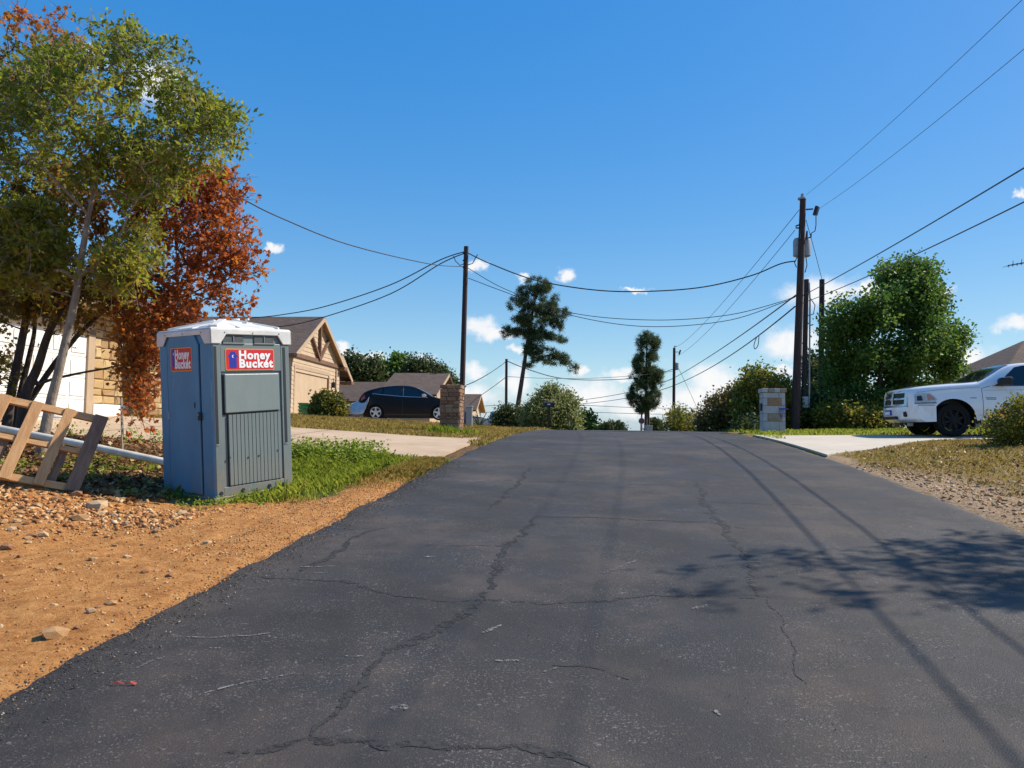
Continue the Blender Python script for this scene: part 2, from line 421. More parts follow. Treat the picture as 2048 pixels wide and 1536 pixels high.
def np_mesh(name, verts, faces_flat, sizes, r=None, smooth=False):
    """fast mesh: verts (n,3), flat loop indices, loops per face"""
    me = bpy.data.meshes.new(name)
    me.vertices.add(len(verts)); me.vertices.foreach_set('co', np.ascontiguousarray(verts, np.float32).ravel())
    me.loops.add(len(faces_flat)); me.loops.foreach_set('vertex_index', np.ascontiguousarray(faces_flat, np.int32))
    me.polygons.add(len(sizes))
    st = np.concatenate([[0], np.cumsum(sizes)[:-1]]).astype(np.int32)
    me.polygons.foreach_set('loop_start', st)
    me.polygons.foreach_set('loop_total', np.ascontiguousarray(sizes, np.int32))
    if smooth: me.polygons.foreach_set('use_smooth', np.ones(len(sizes), bool))
    if r is not None:
        a = me.attributes.new('r', 'FLOAT', 'FACE'); a.data.foreach_set('value', np.ascontiguousarray(r, np.float32))
    me.update(calc_edges=True)
    me.validate()
    return me

def rand_rots(n, g, up=0.0):
    """n random rotation matrices; 'up' pulls the local Z axis towards world up"""
    z = g.normal(size=(n, 3)); z[:, 2] += up * 2.0
    z /= np.linalg.norm(z, axis=1)[:, None] + 1e-9
    a = g.normal(size=(n, 3)); y = np.cross(z, a); y /= np.linalg.norm(y, axis=1)[:, None] + 1e-9
    x = np.cross(y, z)
    return np.stack([x, y, z], axis=2)

LEAF = {  # outlines in (x, y, z): y runs along the midrib; faces
    'lance': (np.array([(0, 0, 0), (-.22, .4, .06), (0, 1, -.08), (.22, .4, .06)]), [(0, 3, 2, 1)]),
    'oak': (np.array([(0, 0, 0), (-.34, .22, .05), (-.2, .42, .02), (-.46, .62, .09), (-.15, .8, .0), (0, 1.0, -.08), (.15, .8, .0), (.46, .62, .09), (.2, .42, .02), (.34, .22, .05)]),
            [(0, 9, 8, 2, 1), (2, 8, 7, 6, 5, 4, 3)]),
    'round': (np.array([(0, 0, 0), (-.36, .35, .07), (-.25, .8, .03), (0, 1, -.05), (.25, .8, .03), (.36, .35, .07)]), [(0, 5, 4, 3, 2, 1)]),
    'needle': (np.array([(-.05, 0, 0), (.05, 0, 0), (0, 1, 0)]), [(0, 1, 2)]),
}

def leaf_mesh(name, pos, rots, size, kind, r):
    T, fs = LEAF[kind]
    n = len(pos); k = len(T)
    v = np.einsum('nij,kj->nki', rots, T) * size[:, None, None] + pos[:, None, :]
    off = (np.arange(n) * k)
    flat = np.concatenate([np.array(f) for f in fs])
    idx = (off[:, None] + flat[None, :]).ravel()
    sizes = np.tile([len(f) for f in fs], n)
    return np_mesh(name, v.reshape(-1, 3), idx, sizes, np.repeat(r, len(fs)))

def inside(poly, x, y):
    c = np.zeros(len(x), bool); n = len(poly); j = n - 1
    for i in range(n):
        xi, yi = poly[i]; xj, yj = poly[j]
        cond = ((yi > y) != (yj > y)) & (x < (xj - xi) * (y - yi) / ((yj - yi) + 1e-12) + xi)
        c ^= cond; j = i
    return c

def chord(poly, y):
    xs = []
    n = len(poly)
    for i in range(n):
        (x0, y0), (x1, y1) = poly[i], poly[(i + 1) % n]
        if (y0 > y) != (y1 > y): xs.append(x0 + (x1 - x0) * (y - y0) / (y1 - y0))
    return (min(xs), max(xs)) if xs else (0, 0)

def crown_points(poly, Y, n, thick, g, depth=None):
    """n points through the volume of a crown whose outline is poly; its depth follows its width"""
    xs = np.array([p[0] for p in poly]); ys = np.array([p[1] for p in poly])
    out = []
    while len(out) < n:
        x = g.uniform(xs.min(), xs.max(), 400); y = g.uniform(ys.min(), ys.max(), 400)
        ok = inside(poly, x, y)
        for a, b in zip(x[ok], y[ok]):
            l, r = chord(poly, b); hw = max((r - l) / 2, 1e-3); t = (a - (l + r) / 2) / hw
            half = (hw / F * Y if depth is None else depth) * thick * math.sqrt(max(1 - t * t, 0.05))
            out.append(P(a, b, Y + g.uniform(-1, 1) * half))
            if len(out) >= n: break
    return out

def crown_clumps(poly, Y, n, thick, g, depth, per_clump, cr):
    """twigs gathered into clumps so that the crown has lit heads, dark hollows and gaps"""
    heads = crown_points(poly, Y, max(3, int(n / per_clump)), thick, g, depth)
    out = []
    tries = 0
    while len(out) < n and tries < n * 12:
        tries += 1
        h = heads[int(g.integers(len(heads)))]
        q = h + Vector((g.normal() * cr, g.normal() * cr, g.normal() * cr * .7))
        x, y = px_of(np.array([tuple(q)]))
        if inside(poly, x, y)[0]: out.append(q)
    return out

def px_of(pos):
    """photo column and row of world points"""
    d = (np.asarray(pos) - np.array(CAM)) @ np.array(RM)
    return 1024 + F * d[:, 0] / -d[:, 2], 768 - F * d[:, 1] / -d[:, 2]

def grow(paths, centers, g, tip=0.006, power=2.4, up=.6, wig=.08, mids=2):
    """branches from the given trunk paths [(points, radii)] out to every centre; returns MB"""
    pos, par, rad = [], [], []
    for pts, rr in paths:
        prev = -1
        if prev == -1 and pos and len(pts[0]) == 3:
            d = [(Vector(pts[0]) - q).length for q in pos]; j = int(np.argmin(d)); prev = j if d[j] < .25 else -1
        for p, q in zip(pts, rr):
            pos.append(Vector(p)); par.append(prev); rad.append(q); prev = len(pos) - 1
    ntr = len(pos)
    A = np.array([tuple(p) for p in pos])
    first_ok = np.array([i for i in range(ntr)])
    cs = sorted(centers, key=lambda c: np.min(np.linalg.norm(A - np.array(c), axis=1)))
    P_ = A.tolist()
    for c in cs:
        arr = np.array(P_); cv = np.array(c)
        d = np.linalg.norm(arr - cv, axis=1) + up * np.maximum(arr[:, 2] - cv[2] + .1, 0)
        j = int(np.argmin(d)); p0 = pos[j]
        L = (c - p0).length
        prev = j
        for t in [(i + 1) / (mids + 1) for i in range(mids)] + [1.0]:
            q = p0.lerp(c, t)
            q = q + Vector(g.normal(size=3).tolist()) * (wig * L * (1 - t) + .004) - Vector((0, 0, .12 * L * t * (1 - t)))
            pos.append(q); par.append(prev); rad.append(0); P_.append(list(q)); prev = len(pos) - 1
    n = len(pos); acc = [0.0] * n; kids = [0] * n
    for i in range(n): 
        if par[i] >= 0: kids[par[i]] += 1
    for i in range(n - 1, -1, -1):
        if i >= ntr:
            r = (acc[i] if acc[i] > 0 else tip ** power) ** (1 / power)
            rad[i] = r
        else:
            r = rad[i] = max(rad[i], min((acc[i]) ** (1 / power) if acc[i] > 0 else tip, rad[i] * 1.3 if rad[i] > 0 else 9))
        if par[i] >= 0 and i >= ntr: acc[par[i]] += r ** power
    mb = MB()
    for i in range(n):
        if par[i] < 0: continue
        j = par[i]
        r0 = rad[j] if (i < ntr) else min(rad[j], rad[i] * 1.25)
        nn = 10 if rad[i] > .04 else (5 if rad[i] > .012 else 4)
        mb.tube([pos[j], pos[i]], [r0, rad[i]], nn, cap=False)
    return mb

def make_leaves(name, centers, per, spread, size, kind, g, up=.3, flat=1.0, rfun=None, svar=.35, sprays=0, twigs=None):
    C = np.array([tuple(c) for c in centers])
    k = np.repeat(np.arange(len(C)), per)
    if sprays:
        # leaves stand along short twigs that leave each branch end
        D = g.normal(size=(len(C), sprays, 3)); D[:, :, 2] += .35; D /= np.linalg.norm(D, axis=2)[:, :, None]
        D *= (spread * g.uniform(.7, 1.7, (len(C), sprays)))[:, :, None]
        q = g.integers(0, sprays, len(k)); f = g.uniform(.12, 1.0, len(k)) ** .8
        off = D[k, q] * f[:, None] + g.normal(size=(len(k), 3)) * size * .30 - np.array([0, 0, 1.0]) * (f ** 2 * spread * .25)[:, None]
        if twigs is not None:
            for ci in range(len(C)):
                for qi in range(sprays):
                    a = C[ci]; b_ = a + D[ci, qi] * .55 - np.array([0, 0, spread * .07]); c_ = a + D[ci, qi] - np.array([0, 0, spread * .25])
                    twigs.tube([a, b_, c_], [.0042, .003, .0014], 3, cap=False)
    else:
        off = g.normal(size=(len(k), 3)) * spread * .6; off[:, 2] *= flat
    pos = C[k] + off
    n = len(pos)
    size_ = size * (1 + g.uniform(-svar, svar, n))
    clump = g.uniform(0, 1, len(C))
    r = .55 * clump[k] + .45 * g.uniform(0, 1, n)
    if rfun is not None: r = rfun(pos, r, g)
    return leaf_mesh(name, pos, rand_rots(n, g, up), size_, kind, r)

# ------------------------------------------------------------------ ground shape
TH = 0.1347
CT = 1 / math.hypot(1, TH)
UL, UR = -2.92, 4.0                           # road edges
_S = np.arange(-60, 1500, .1)
_sl = np.where(_S < 10.7, .0767, .0767 - .0039 * (_S - 10.7))
_sl = np.maximum(_sl, -.016)
_sl = np.where(_S > 90, -.016 * np.clip((150 - _S) / 60, 0, 1), _sl)
_sl = np.where(_S < -6, .0767 * np.clip((_S + 16) / 10, 0, 1), _sl)
_Z = np.cumsum(_sl) * .1
_Z -= np.interp(0, _S, _Z)
def zroad(s): return np.interp(s, _S, _Z)

def hash2(i, j, seed):
    h = (i * 374761393 + j * 668265263 + seed * 974711) & 0xffffffff
    h = ((h ^ (h >> 13)) * 1274126177) & 0xffffffff
    return ((h ^ (h >> 16)) & 0xffff) / 65535.0
def vnoise(x, y, seed=0):
    x, y = np.asarray(x, float), np.asarray(y, float)
    i, j = np.floor(x).astype(np.int64), np.floor(y).astype(np.int64)
    fx, fy = x - i, y - j
    fx, fy = fx * fx * (3 - 2 * fx), fy * fy * (3 - 2 * fy)
    a, b, c, d = hash2(i, j, seed), hash2(i + 1, j, seed), hash2(i, j + 1, seed), hash2(i + 1, j + 1, seed)
    return (a * (1 - fx) + b * fx) * (1 - fy) + (c * (1 - fx) + d * fx) * fy
def fbm(x, y, seed=0, oct=4):
    t, a, w = 0, .5, 0
    for o in range(oct):
        t = t + a * vnoise(np.asarray(x) * 2 ** o, np.asarray(y) * 2 ** o, seed + o); w += a; a *= .55
    return t / w
def sstep(a, b, x):
    t = np.clip((np.asarray(x, float) - a) / (b - a), 0, 1); return t * t * (3 - 2 * t)

def su(x, y): return x * TH * CT + y * CT, (x - TH * y) * CT
def xy(s, u): return s * TH * CT + u * CT, s * CT - u * TH * CT

def ground_su(s, u, rough=True):
    s, u = np.asarray(s, float), np.asarray(u, float)
    l = np.maximum(-u + UL, 0); r = np.maximum(u - UR, 0)
    near = 1 - sstep(11.8, 13.2, s)
    rl = near * np.minimum(.085 * np.maximum(l - 1.9, 0), .46) + (1 - near) * .055 * np.minimum(np.maximum(l - 1.2, 0), 11)
    # heap of dug earth under the pallet
    rl = rl + .13 * np.exp(-(((u + 7.6) / 1.15) ** 2 + ((s - 7.55) / .75) ** 2)) + .02 * np.exp(-(((u + 6.2) / .6) ** 2 + ((s - 7.7) / .4) ** 2))
    rl = rl - .075 * np.exp(-(((u + 5.0) / 1.0) ** 2 + ((s - 8.9) / .9) ** 2))
    rr = .016 * np.minimum(r, 14) + .10 * np.exp(-(((u - 8.2) / 1.6) ** 2 + ((s - 15.5) / 1.4) ** 2)) * sstep(5, 6.5, u)
    z = zroad(s) + rl + rr
    if rough:
        inroad = sstep(-.18, .30, u - UL) * sstep(-.18, .30, UR - u)
        zone = np.where(u < 0, 1.0, .8)
        n = (fbm(s * 1.1, u * 1.1, 3) - .5) * .07 + (fbm(s * 5, u * 5, 9) - .5) * .05 + (fbm(s * 14, u * 14, 19, 3) - .5) * .018
        amp = sstep(0, .5, l + r) * .85 + .22
        n = n + (fbm(s * .5 + 3, u * 3.2, 27) - .5) * .05 * (u < UL) * (s < 9)
        z = z + n * zone * amp + .012 * (1 - inroad) - .10 * inroad
    return z
def gz(x, y, rough=False):
    s, u = su(x, y); return float(ground_su(s, u, rough))
def on_ground(px, py, Y):
    p = P(px, py, Y); return Vector((p.x, p.y, gz(p.x, p.y)))

# driveway outlines in (s, u)
def drive_left(s, u):
    return (u < -3.15) & (s > 13.25) & (s < 18.55)
def drive_right_edges(u):
    t = sstep(4, 8.2, u)
    return 15.4 + t * 4.1, 22.0 + 0 * t

def build_ground():
    ss = np.concatenate([np.arange(-30, 1.4, 1.2), np.arange(1.4, 14, .06), np.arange(14, 40, .16), np.geomspace(40, 1400, 70)])
    uu = np.concatenate([-np.geomspace(1500, 17, 40), np.arange(-16.5, -8, .16), np.arange(-8, -2.3, .065), np.arange(-2.3, 3.4, .4), np.arange(3.4, 9, .09), np.arange(9, 17, .25), np.geomspace(17.2, 1500, 40)])
    S, U = np.meshgrid(ss, uu, indexing='ij')
    Z = ground_su(S, U)
    far = sstep(60, 200, np.abs(U)) + sstep(150, 400, S)
    Z = np.where(far > 0, Z * (1 - np.clip(far, 0, 1)) + np.clip(far, 0, 1) * np.minimum(Z, zroad(400.) - 1.0), Z)
    # slabs sit a little above the soil
    dl = drive_left(S, U + 0) & (U > -22)
    Z = np.where(dl, Z - .07, Z)
    a, b = drive_right_edges(U)
    dr = (U > 4.15) & (S > a + .1) & (S < b - .1) & (U < 30)
    Z = np.where(dr, Z - .07, Z)
    d2 = (U < -3.3) & (S > 29.4) & (S < 33.2) & (U > -16)
    Z = np.where(d2, Z - .05, Z)
    X, Y = xy(S, U)
    V = np.stack([X, Y, Z], -1).reshape(-1, 3)
    nu = len(uu); ns = len(ss)
    i = (np.arange(ns - 1)[:, None] * nu + np.arange(nu - 1)[None, :]).ravel()
    idx = np.stack([i, i + 1, i + nu + 1, i + nu], -1)[:, ::-1].ravel()
    me = np_mesh('ground', V, idx, np.full(len(i), 4), smooth=True)
    # soil kinds: red = orange subsoil, green = lush turf, blue = dry lawn, (none) = leaf litter
    w = (fbm(S * 1.3, U * 1.3, 40) - .5)
    left = U < 0.5
    dirt = left * (1 - sstep(8.55, 8.95, S + w * 1.2 + .10 * (U + 4.8) * (U > -5.6) - .25 * np.clip(U + 4.0, 0, 2)))
    strip = left * sstep(-3.75, -3.35, U + w * .7) * (1 - sstep(10.2, 12.2, S + w))
    dirt = np.clip(np.maximum(dirt, strip), 0, 1)
    lush = left * (S > 7.5) * (S < 13.6) * sstep(-6.2, -5.2, U) * (1 - dirt)
    lawn = left * sstep(18, 18.6, S) + (~left) * 1.0
    gravel = (~left) * (1 - sstep(5.0, 5.9, U + w * 2.2 + .20 * np.maximum(S - 9.5, 0))) * (1 - sstep(11.0, 14.0, S + w * 2))
    edge = (~left) * (1 - sstep(4.12, 4.3, U + w * .4)) * (S < 15)
    lawn = lawn * (1 - np.maximum(gravel, edge))
    a = me.attributes.new('soil', 'FLOAT_COLOR', 'POINT')
    colr = np.zeros((len(V), 4), np.float32)
    colr[:, 0] = dirt.ravel(); colr[:, 1] = lush.ravel(); colr[:, 2] = lawn.ravel(); colr[:, 3] = np.maximum(gravel, edge).ravel()
    a.data.foreach_set('color', colr.ravel())
    mt, nt, b = _m('soil')
    N, L = nt.nodes, nt.links
    at = N.new('ShaderNodeAttribute'); at.attribute_name = 'soil'
    sp = N.new('ShaderNodeSeparateColor'); L.new(at.outputs['Color'], sp.inputs[0])
    tc = N.new('ShaderNodeTexCoord')
    def nz(scale, detail=6, rough=.65):
        n = N.new('ShaderNodeTexNoise'); n.inputs['Scale'].default_value = scale; n.inputs['Detail'].default_value = detail; n.inputs['Roughness'].default_value = rough
        L.new(tc.outputs['Object'], n.inputs['Vector']); return n.outputs['Fac']
    def ramp(f, cols):
        c = N.new('ShaderNodeValToRGB'); e = c.color_ramp.elements
        while len(e) < len(cols): e.new(.5)
        for x, (p, q) in zip(e, cols): x.position = p; x.color = (*q, 1)
        L.new(f, c.inputs[0]); return c.outputs[0]
    def mix(f, A, B):
        m = N.new('ShaderNodeMix'); m.data_type = 'RGBA'
        L.new(f, m.inputs['Factor']); L.new(A, m.inputs['A']); L.new(B, m.inputs['B']); return m.outputs['Result']
    dirt_c = ramp(nz(6.5, 9, .80), [(.30, (.24, .092, .027)), (.44, (.42, .18, .055)), (.58, (.56, .27, .09)), (.75, (.64, .37, .15))])
    pitc = ramp(nz(30, 5, .75), [(.34, (1, 1, 1)), (.42, (0, 0, 0))]); spkc = ramp(nz(42, 4, .7), [(.60, (0, 0, 0)), (.68, (1, 1, 1))])
    def flat(c):
        q = N.new('ShaderNodeRGB'); q.outputs[0].default_value = (*c, 1); return q.outputs[0]
    dirt_c = mix(pitc, dirt_c, flat((.17, .062, .018))); dirt_c = mix(spkc, dirt_c, flat((.60, .36, .165)))
    litter_c = ramp(nz(16, 7, .7), [(.33, (.05, .032, .016)), (.5, (.13, .075, .033)), (.68, (.26, .155, .07))])
    lush_c = ramp(nz(9), [(.3, (.05, .075, .02)), (.6, (.10, .12, .03)), (.75, (.20, .14, .05))])
    lawn_c = ramp(nz(2.2, 8, .7), [(.3, (.10, .105, .028)), (.48, (.24, .165, .055)), (.7, (.32, .21, .085))])
    grav_c = ramp(nz(22, 6, .7), [(.33, (.16, .095, .05)), (.5, (.36, .24, .14)), (.68, (.52, .40, .27))])
    c = mix(sp.outputs[2], litter_c, lawn_c)
    c = mix(sp.outputs[1], c, lush_c)
    c = mix(at.outputs['Alpha'], c, grav_c)
    c = mix(sp.outputs[0], c, dirt_c)
    L.new(c, b.inputs['Base Color'])
    b.inputs['Roughness'].default_value = .95; b.inputs['Specular IOR Level'].default_value = .15
    bp = N.new('ShaderNodeBump'); bp.inputs['Strength'].default_value = .9; bp.inputs['Distance'].default_value = .035
    L.new(nz(30, 7, .78), bp.inputs['Height']); L.new(bp.outputs[0], b.inputs['Normal'])
    o = link('ground', me, mt); o['kind'] = 'structure'
    return o
ground = build_ground()

def build_road():
    ss = np.concatenate([np.arange(-30, 1.4, .6), np.arange(1.4, 16, .08), np.arange(16, 40, .2), np.geomspace(40, 400, 60)])
    t = np.concatenate([np.linspace(0, .06, 6), np.linspace(.06, .94, 30)[1:-1], np.linspace(.94, 1, 6)])
    S, T = np.meshgrid(ss, t, indexing='ij')
    wl = (fbm(ss * 1.4, 0 * ss, 61) - .5) * .34 + (fbm(ss * 6, 0 * ss, 62) - .5) * .12
    wr = (fbm(ss * 1.2, 0 * ss, 71) - .5) * .22 + (fbm(ss * 6, 0 * ss, 72) - .5) * .10
    A = UL - .08 + wl; B = UR + .08 + wr
    U = A[:, None] + (B - A)[:, None] * T
    crown = -.012 * np.abs((U - .5) / 3.5) ** 2
    edge = -.05 * np.clip(1 - np.minimum(T, 1 - T) / .03, 0, 1) ** 2
    Z = zroad(S) + crown + edge + (fbm(S * .5, U * .5, 81) - .5) * .03 + .004
    X, Y = xy(S, U)
    V = np.stack([X, Y, Z], -1).reshape(-1, 3)
    nu = len(t); ns = len(ss)
    i = (np.arange(ns - 1)[:, None] * nu + np.arange(nu - 1)[None, :]).ravel()
    idx = np.stack([i, i + 1, i + nu + 1, i + nu], -1)[:, ::-1].ravel()
    me = np_mesh('road', V, idx, np.full(len(i), 4), smooth=True)
    mt, nt, b = _m('asphalt')
    N, L = nt.nodes, nt.links
    tc = N.new('ShaderNodeTexCoord')
    def nz(scale, detail=6, rough=.65, st=None):
        n = N.new('ShaderNodeTexNoise'); n.inputs['Scale'].default_value = scale; n.inputs['Detail'].default_value = detail; n.inputs['Roughness'].default_value = rough
        v = tc.outputs['Object']
        if st:
            mp = N.new('ShaderNodeMapping'); mp.inputs['Scale'].default_value = st[0]; mp.inputs['Rotation'].default_value = (0, 0, st[1]); L.new(v, mp.inputs[0]); v = mp.outputs[0]
        L.new(v, n.inputs['Vector']); return n.outputs['Fac']
    def ramp(f, cols):
        c = N.new('ShaderNodeValToRGB'); e = c.color_ramp.elements
        while len(e) < len(cols): e.new(.5)
        for x, (p, q) in zip(e, cols): x.position = p; x.color = (*q, 1)
        L.new(f, c.inputs[0]); return c.outputs[0]
    def mixc(f, A, B, mode='MIX'):
        m = N.new('ShaderNodeMix'); m.data_type = 'RGBA'; m.blend_type = mode
        if isinstance(f, float): m.inputs['Factor'].default_value = f
        else: L.new(f, m.inputs['Factor'])
        L.new(A, m.inputs['A']); L.new(B, m.inputs['B']); return m.outputs['Result']
    base = ramp(nz(.45, 7, .68), [(.30, (.026, .0245, .0235)), (.47, (.040, .037, .035)), (.60, (.054, .048, .043)), (.74, (.074, .064, .055))])
    dust = ramp(nz(.9, 6, .65), [(.50, (0, 0, 0)), (.74, (1, 1, 1))])
    dustc = N.new('ShaderNodeRGB'); dustc.outputs[0].default_value = (.125, .088, .066, 1)
    md = N.new('ShaderNodeMath'); md.operation = 'MULTIPLY'; L.new(dust, md.inputs[0]); md.inputs[1].default_value = .38
    c = mixc(md.outputs[0], base, dustc.outputs[0])
    # the aggregate in the seal coat
    vo = N.new('ShaderNodeTexVoronoi'); vo.inputs['Scale'].default_value = 120; L.new(tc.outputs['Object'], vo.inputs['Vector'])
    sp = ramp(nz(75, 4, .75), [(.56, (0, 0, 0)), (.66, (1, 1, 1))])
    sp2 = ramp(nz(26, 3, .6), [(.655, (0, 0, 0)), (.69, (1, 1, 1))])
    pit = ramp(nz(60, 4, .75, ((1, 1, 1), 2.1)), [(.30, (1, 1, 1)), (.42, (0, 0, 0))])
    patch = ramp(nz(1.6, 5, .7), [(.42, (.12, .12, .12)), (.68, (1, 1, 1))])
    mm = N.new('ShaderNodeMath'); mm.operation = 'MULTIPLY'; L.new(sp, mm.inputs[0]); L.new(patch, mm.inputs[1])
    chip = N.new('ShaderNodeRGB'); chip.outputs[0].default_value = (.24, .22, .20, 1)
    c = mixc(mm.outputs[0], c, chip.outputs[0])
    m9 = N.new('ShaderNodeMath'); m9.operation = 'MULTIPLY'; L.new(sp2, m9.inputs[0]); L.new(patch, m9.inputs[1])
    m10 = N.new('ShaderNodeMath'); m10.operation = 'MULTIPLY'; L.new(m9.outputs[0], m10.inputs[0]); m10.inputs[1].default_value = .7
    c = mixc(m10.outputs[0], c, chip.outputs[0])
    dk = N.new('ShaderNodeRGB'); dk.outputs[0].default_value = (.020, .019, .019, 1)
    mp_ = N.new('ShaderNodeMath'); mp_.operation = 'MULTIPLY'; L.new(pit, mp_.inputs[0]); mp_.inputs[1].default_value = .75
    c = mixc(mp_.outputs[0], c, dk.outputs[0])
    # thin pale scrapes
    scr = ramp(nz(5.5, 3, .6, ((1, 14, 1), .5)), [(.735, (0, 0, 0)), (.76, (1, 1, 1))])
    scm = ramp(nz(1.1, 3), [(.5, (0, 0, 0)), (.6, (1, 1, 1))])
    m2 = N.new('ShaderNodeMath'); m2.operation = 'MULTIPLY'; L.new(scr, m2.inputs[0]); L.new(scm, m2.inputs[1])
    c = mixc(m2.outputs[0], c, chip.outputs[0])
    L.new(c, b.inputs['Base Color'])
    rr = ramp(nz(1.3, 4), [(.35, (.62, .62, .62)), (.65, (.80, .80, .80))])
    L.new(rr, b.inputs['Roughness'])
    b.inputs['Specular IOR Level'].default_value = .24
    bp = N.new('ShaderNodeBump'); bp.inputs['Strength'].default_value = .30; bp.inputs['Distance'].default_value = .008
    ad = N.new('ShaderNodeMath'); ad.operation = 'ADD'; L.new(nz(90, 5, .8), ad.inputs[0]); L.new(vo.outputs['Distance'], ad.inputs[1])
    L.new(ad.outputs[0], bp.inputs['Height']); L.new(bp.outputs[0], b.inputs['Normal'])
    o = link('road', me, mt); o['kind'] = 'structure'
    return o
road = build_road()
def zr_at(x, y):
    s, u = su(x, y)
    return float(zroad(s) - .012 * abs((u - .5) / 3.5) ** 2 + (fbm(s * .5, u * .5, 81) - .5) * .03 + .004)
def on_road(px, py):
    lo, hi = 1.5, 60
    for i in range(400):
        Y = lo + (hi - lo) * (i / 400) ** 1.6; p = P(px, py, Y)
        if p.z <= zr_at(p.x, p.y): return Vector((p.x, p.y, 0))
    return Vector((p.x, p.y, 0))

def strip(name, pix, w, mat, seed, lift=.004, rag=.5, step=.05):
    pts = [on_road(*p) for p in pix]
    dense = []
    for a, b in zip(pts[:-1], pts[1:]):
        n = max(2, int((b - a).length / step))
        dense += [a.lerp(b, i / n) for i in range(n)]
    dense.append(pts[-1])
    mb = MB(); g = np.random.default_rng(seed)
    acc = 0
    vs = []
    for i, p in enumerate(dense):
        d = (dense[min(i + 1, len(dense) - 1)] - dense[max(i - 1, 0)]).normalized(); nrm = Vector((-d.y, d.x, 0))
        acc += step
        wob = (float(fbm(acc * 2.2, seed, seed)) - .5) * .16
        t = i / (len(dense) - 1)
        end = min(1, t * 8, (1 - t) * 8)
        a = w * (.5 + rag * (float(fbm(acc * 9, seed, seed + 5)) - .5) * 2.0) * (.25 + .75 * end)
        b = w * (.5 + rag * (float(fbm(acc * 9, seed, seed + 9)) - .5) * 2.0) * (.25 + .75 * end)
        for q in (p + nrm * (wob + max(a, .004)), p + nrm * (wob - max(b, .004))):
            vs.append((q.x, q.y, zr_at(q.x, q.y) + lift))
    fs = [(2 * i, 2 * i + 1, 2 * i + 3, 2 * i + 2) for i in range(len(dense) - 1)]
    return mb.add(vs, fs).build(name, mat, road)

cracks = [
    ([(640, 1480), (700, 1400), (730, 1350), (800, 1305), (880, 1265), (940, 1220), (985, 1165), (1010, 1110), (1045, 1070), (1065, 1040), (1090, 1033)], .075),
    ([(470, 1158), (590, 1155), (680, 1170), (780, 1190), (880, 1203), (970, 1207), (1080, 1210), (1160, 1208), (1300, 1198), (1400, 1195), (1520, 1203)], .042),
    ([(1065, 1033), (1200, 1037), (1300, 1042), (1420, 1050), (1500, 1060)], .05),
    ([(1395, 965), (1430, 1040), (1470, 1090), (1500, 1140), (1525, 1195)], .10),
    ([(1525, 1195), (1560, 1250), (1600, 1320), (1625, 1370)], .018),
    ([(440, 1512), (620, 1500), (780, 1490), (900, 1490), (1010, 1495), (1100, 1520), (1180, 1545)], .07),
    ([(600, 1148), (650, 1115), (690, 1085), (730, 1068), (775, 1060)], .07),
    ([(980, 1025), (1010, 995), (1040, 960), (1060, 935)], .07),
    ([(950, 962), (1150, 965), (1400, 975)], .03),
    ([(1105, 1345), (1160, 1345), (1215, 1352), (1260, 1362)], .022),
    ([(850, 1096), (1030, 1094)], .03),
    ([(1400, 1005), (1520, 1010), (1660, 1014)], .03),
]
for i, (pix, w) in enumerate(cracks): strip('crack_seal', pix, w * .78, M['tar'], 100 + i, lift=.003, rag=.9, step=.03)
scuffs = [([(600, 1138), (668, 1139)], .02), ([(622, 1148), (656, 1149)], .018), ([(878, 932), (932, 934)], .05), ([(780, 1428), (818, 1420)], .045), ([(930, 964), (968, 962)], .04),
          ([(400, 1385), (450, 1377), (590, 1357)], .014), ([(960, 1268), (992, 1252)], .03), ([(845, 1122), (870, 1118)], .03), ([(1205, 1150), (1265, 1120)], .016), ([(1380, 1222), (1410, 1210)], .03),
          ([(340, 1285), (545, 1275)], .016), ([(415, 1305), (445, 1303)], .02), ([(620, 1080), (690, 1070)], .018), ([(1430, 1428), (1442, 1436)], .03), ([(1680, 915), (1730, 922)], .05),
          ([(740, 1010), (790, 1003)], .05), ([(690, 1325), (725, 1318)], .02), ([(1090, 1348), (1120, 1345)], .012), ([(990, 1335), (1040, 1330)], .02), ([(270, 1340), (330, 1325)], .025)]
for i, (pix, w) in enumerate(scuffs): strip('scuff_mark', pix, w * .8, M['scuff'], 300 + i, lift=.006, rag=.95, step=.025)

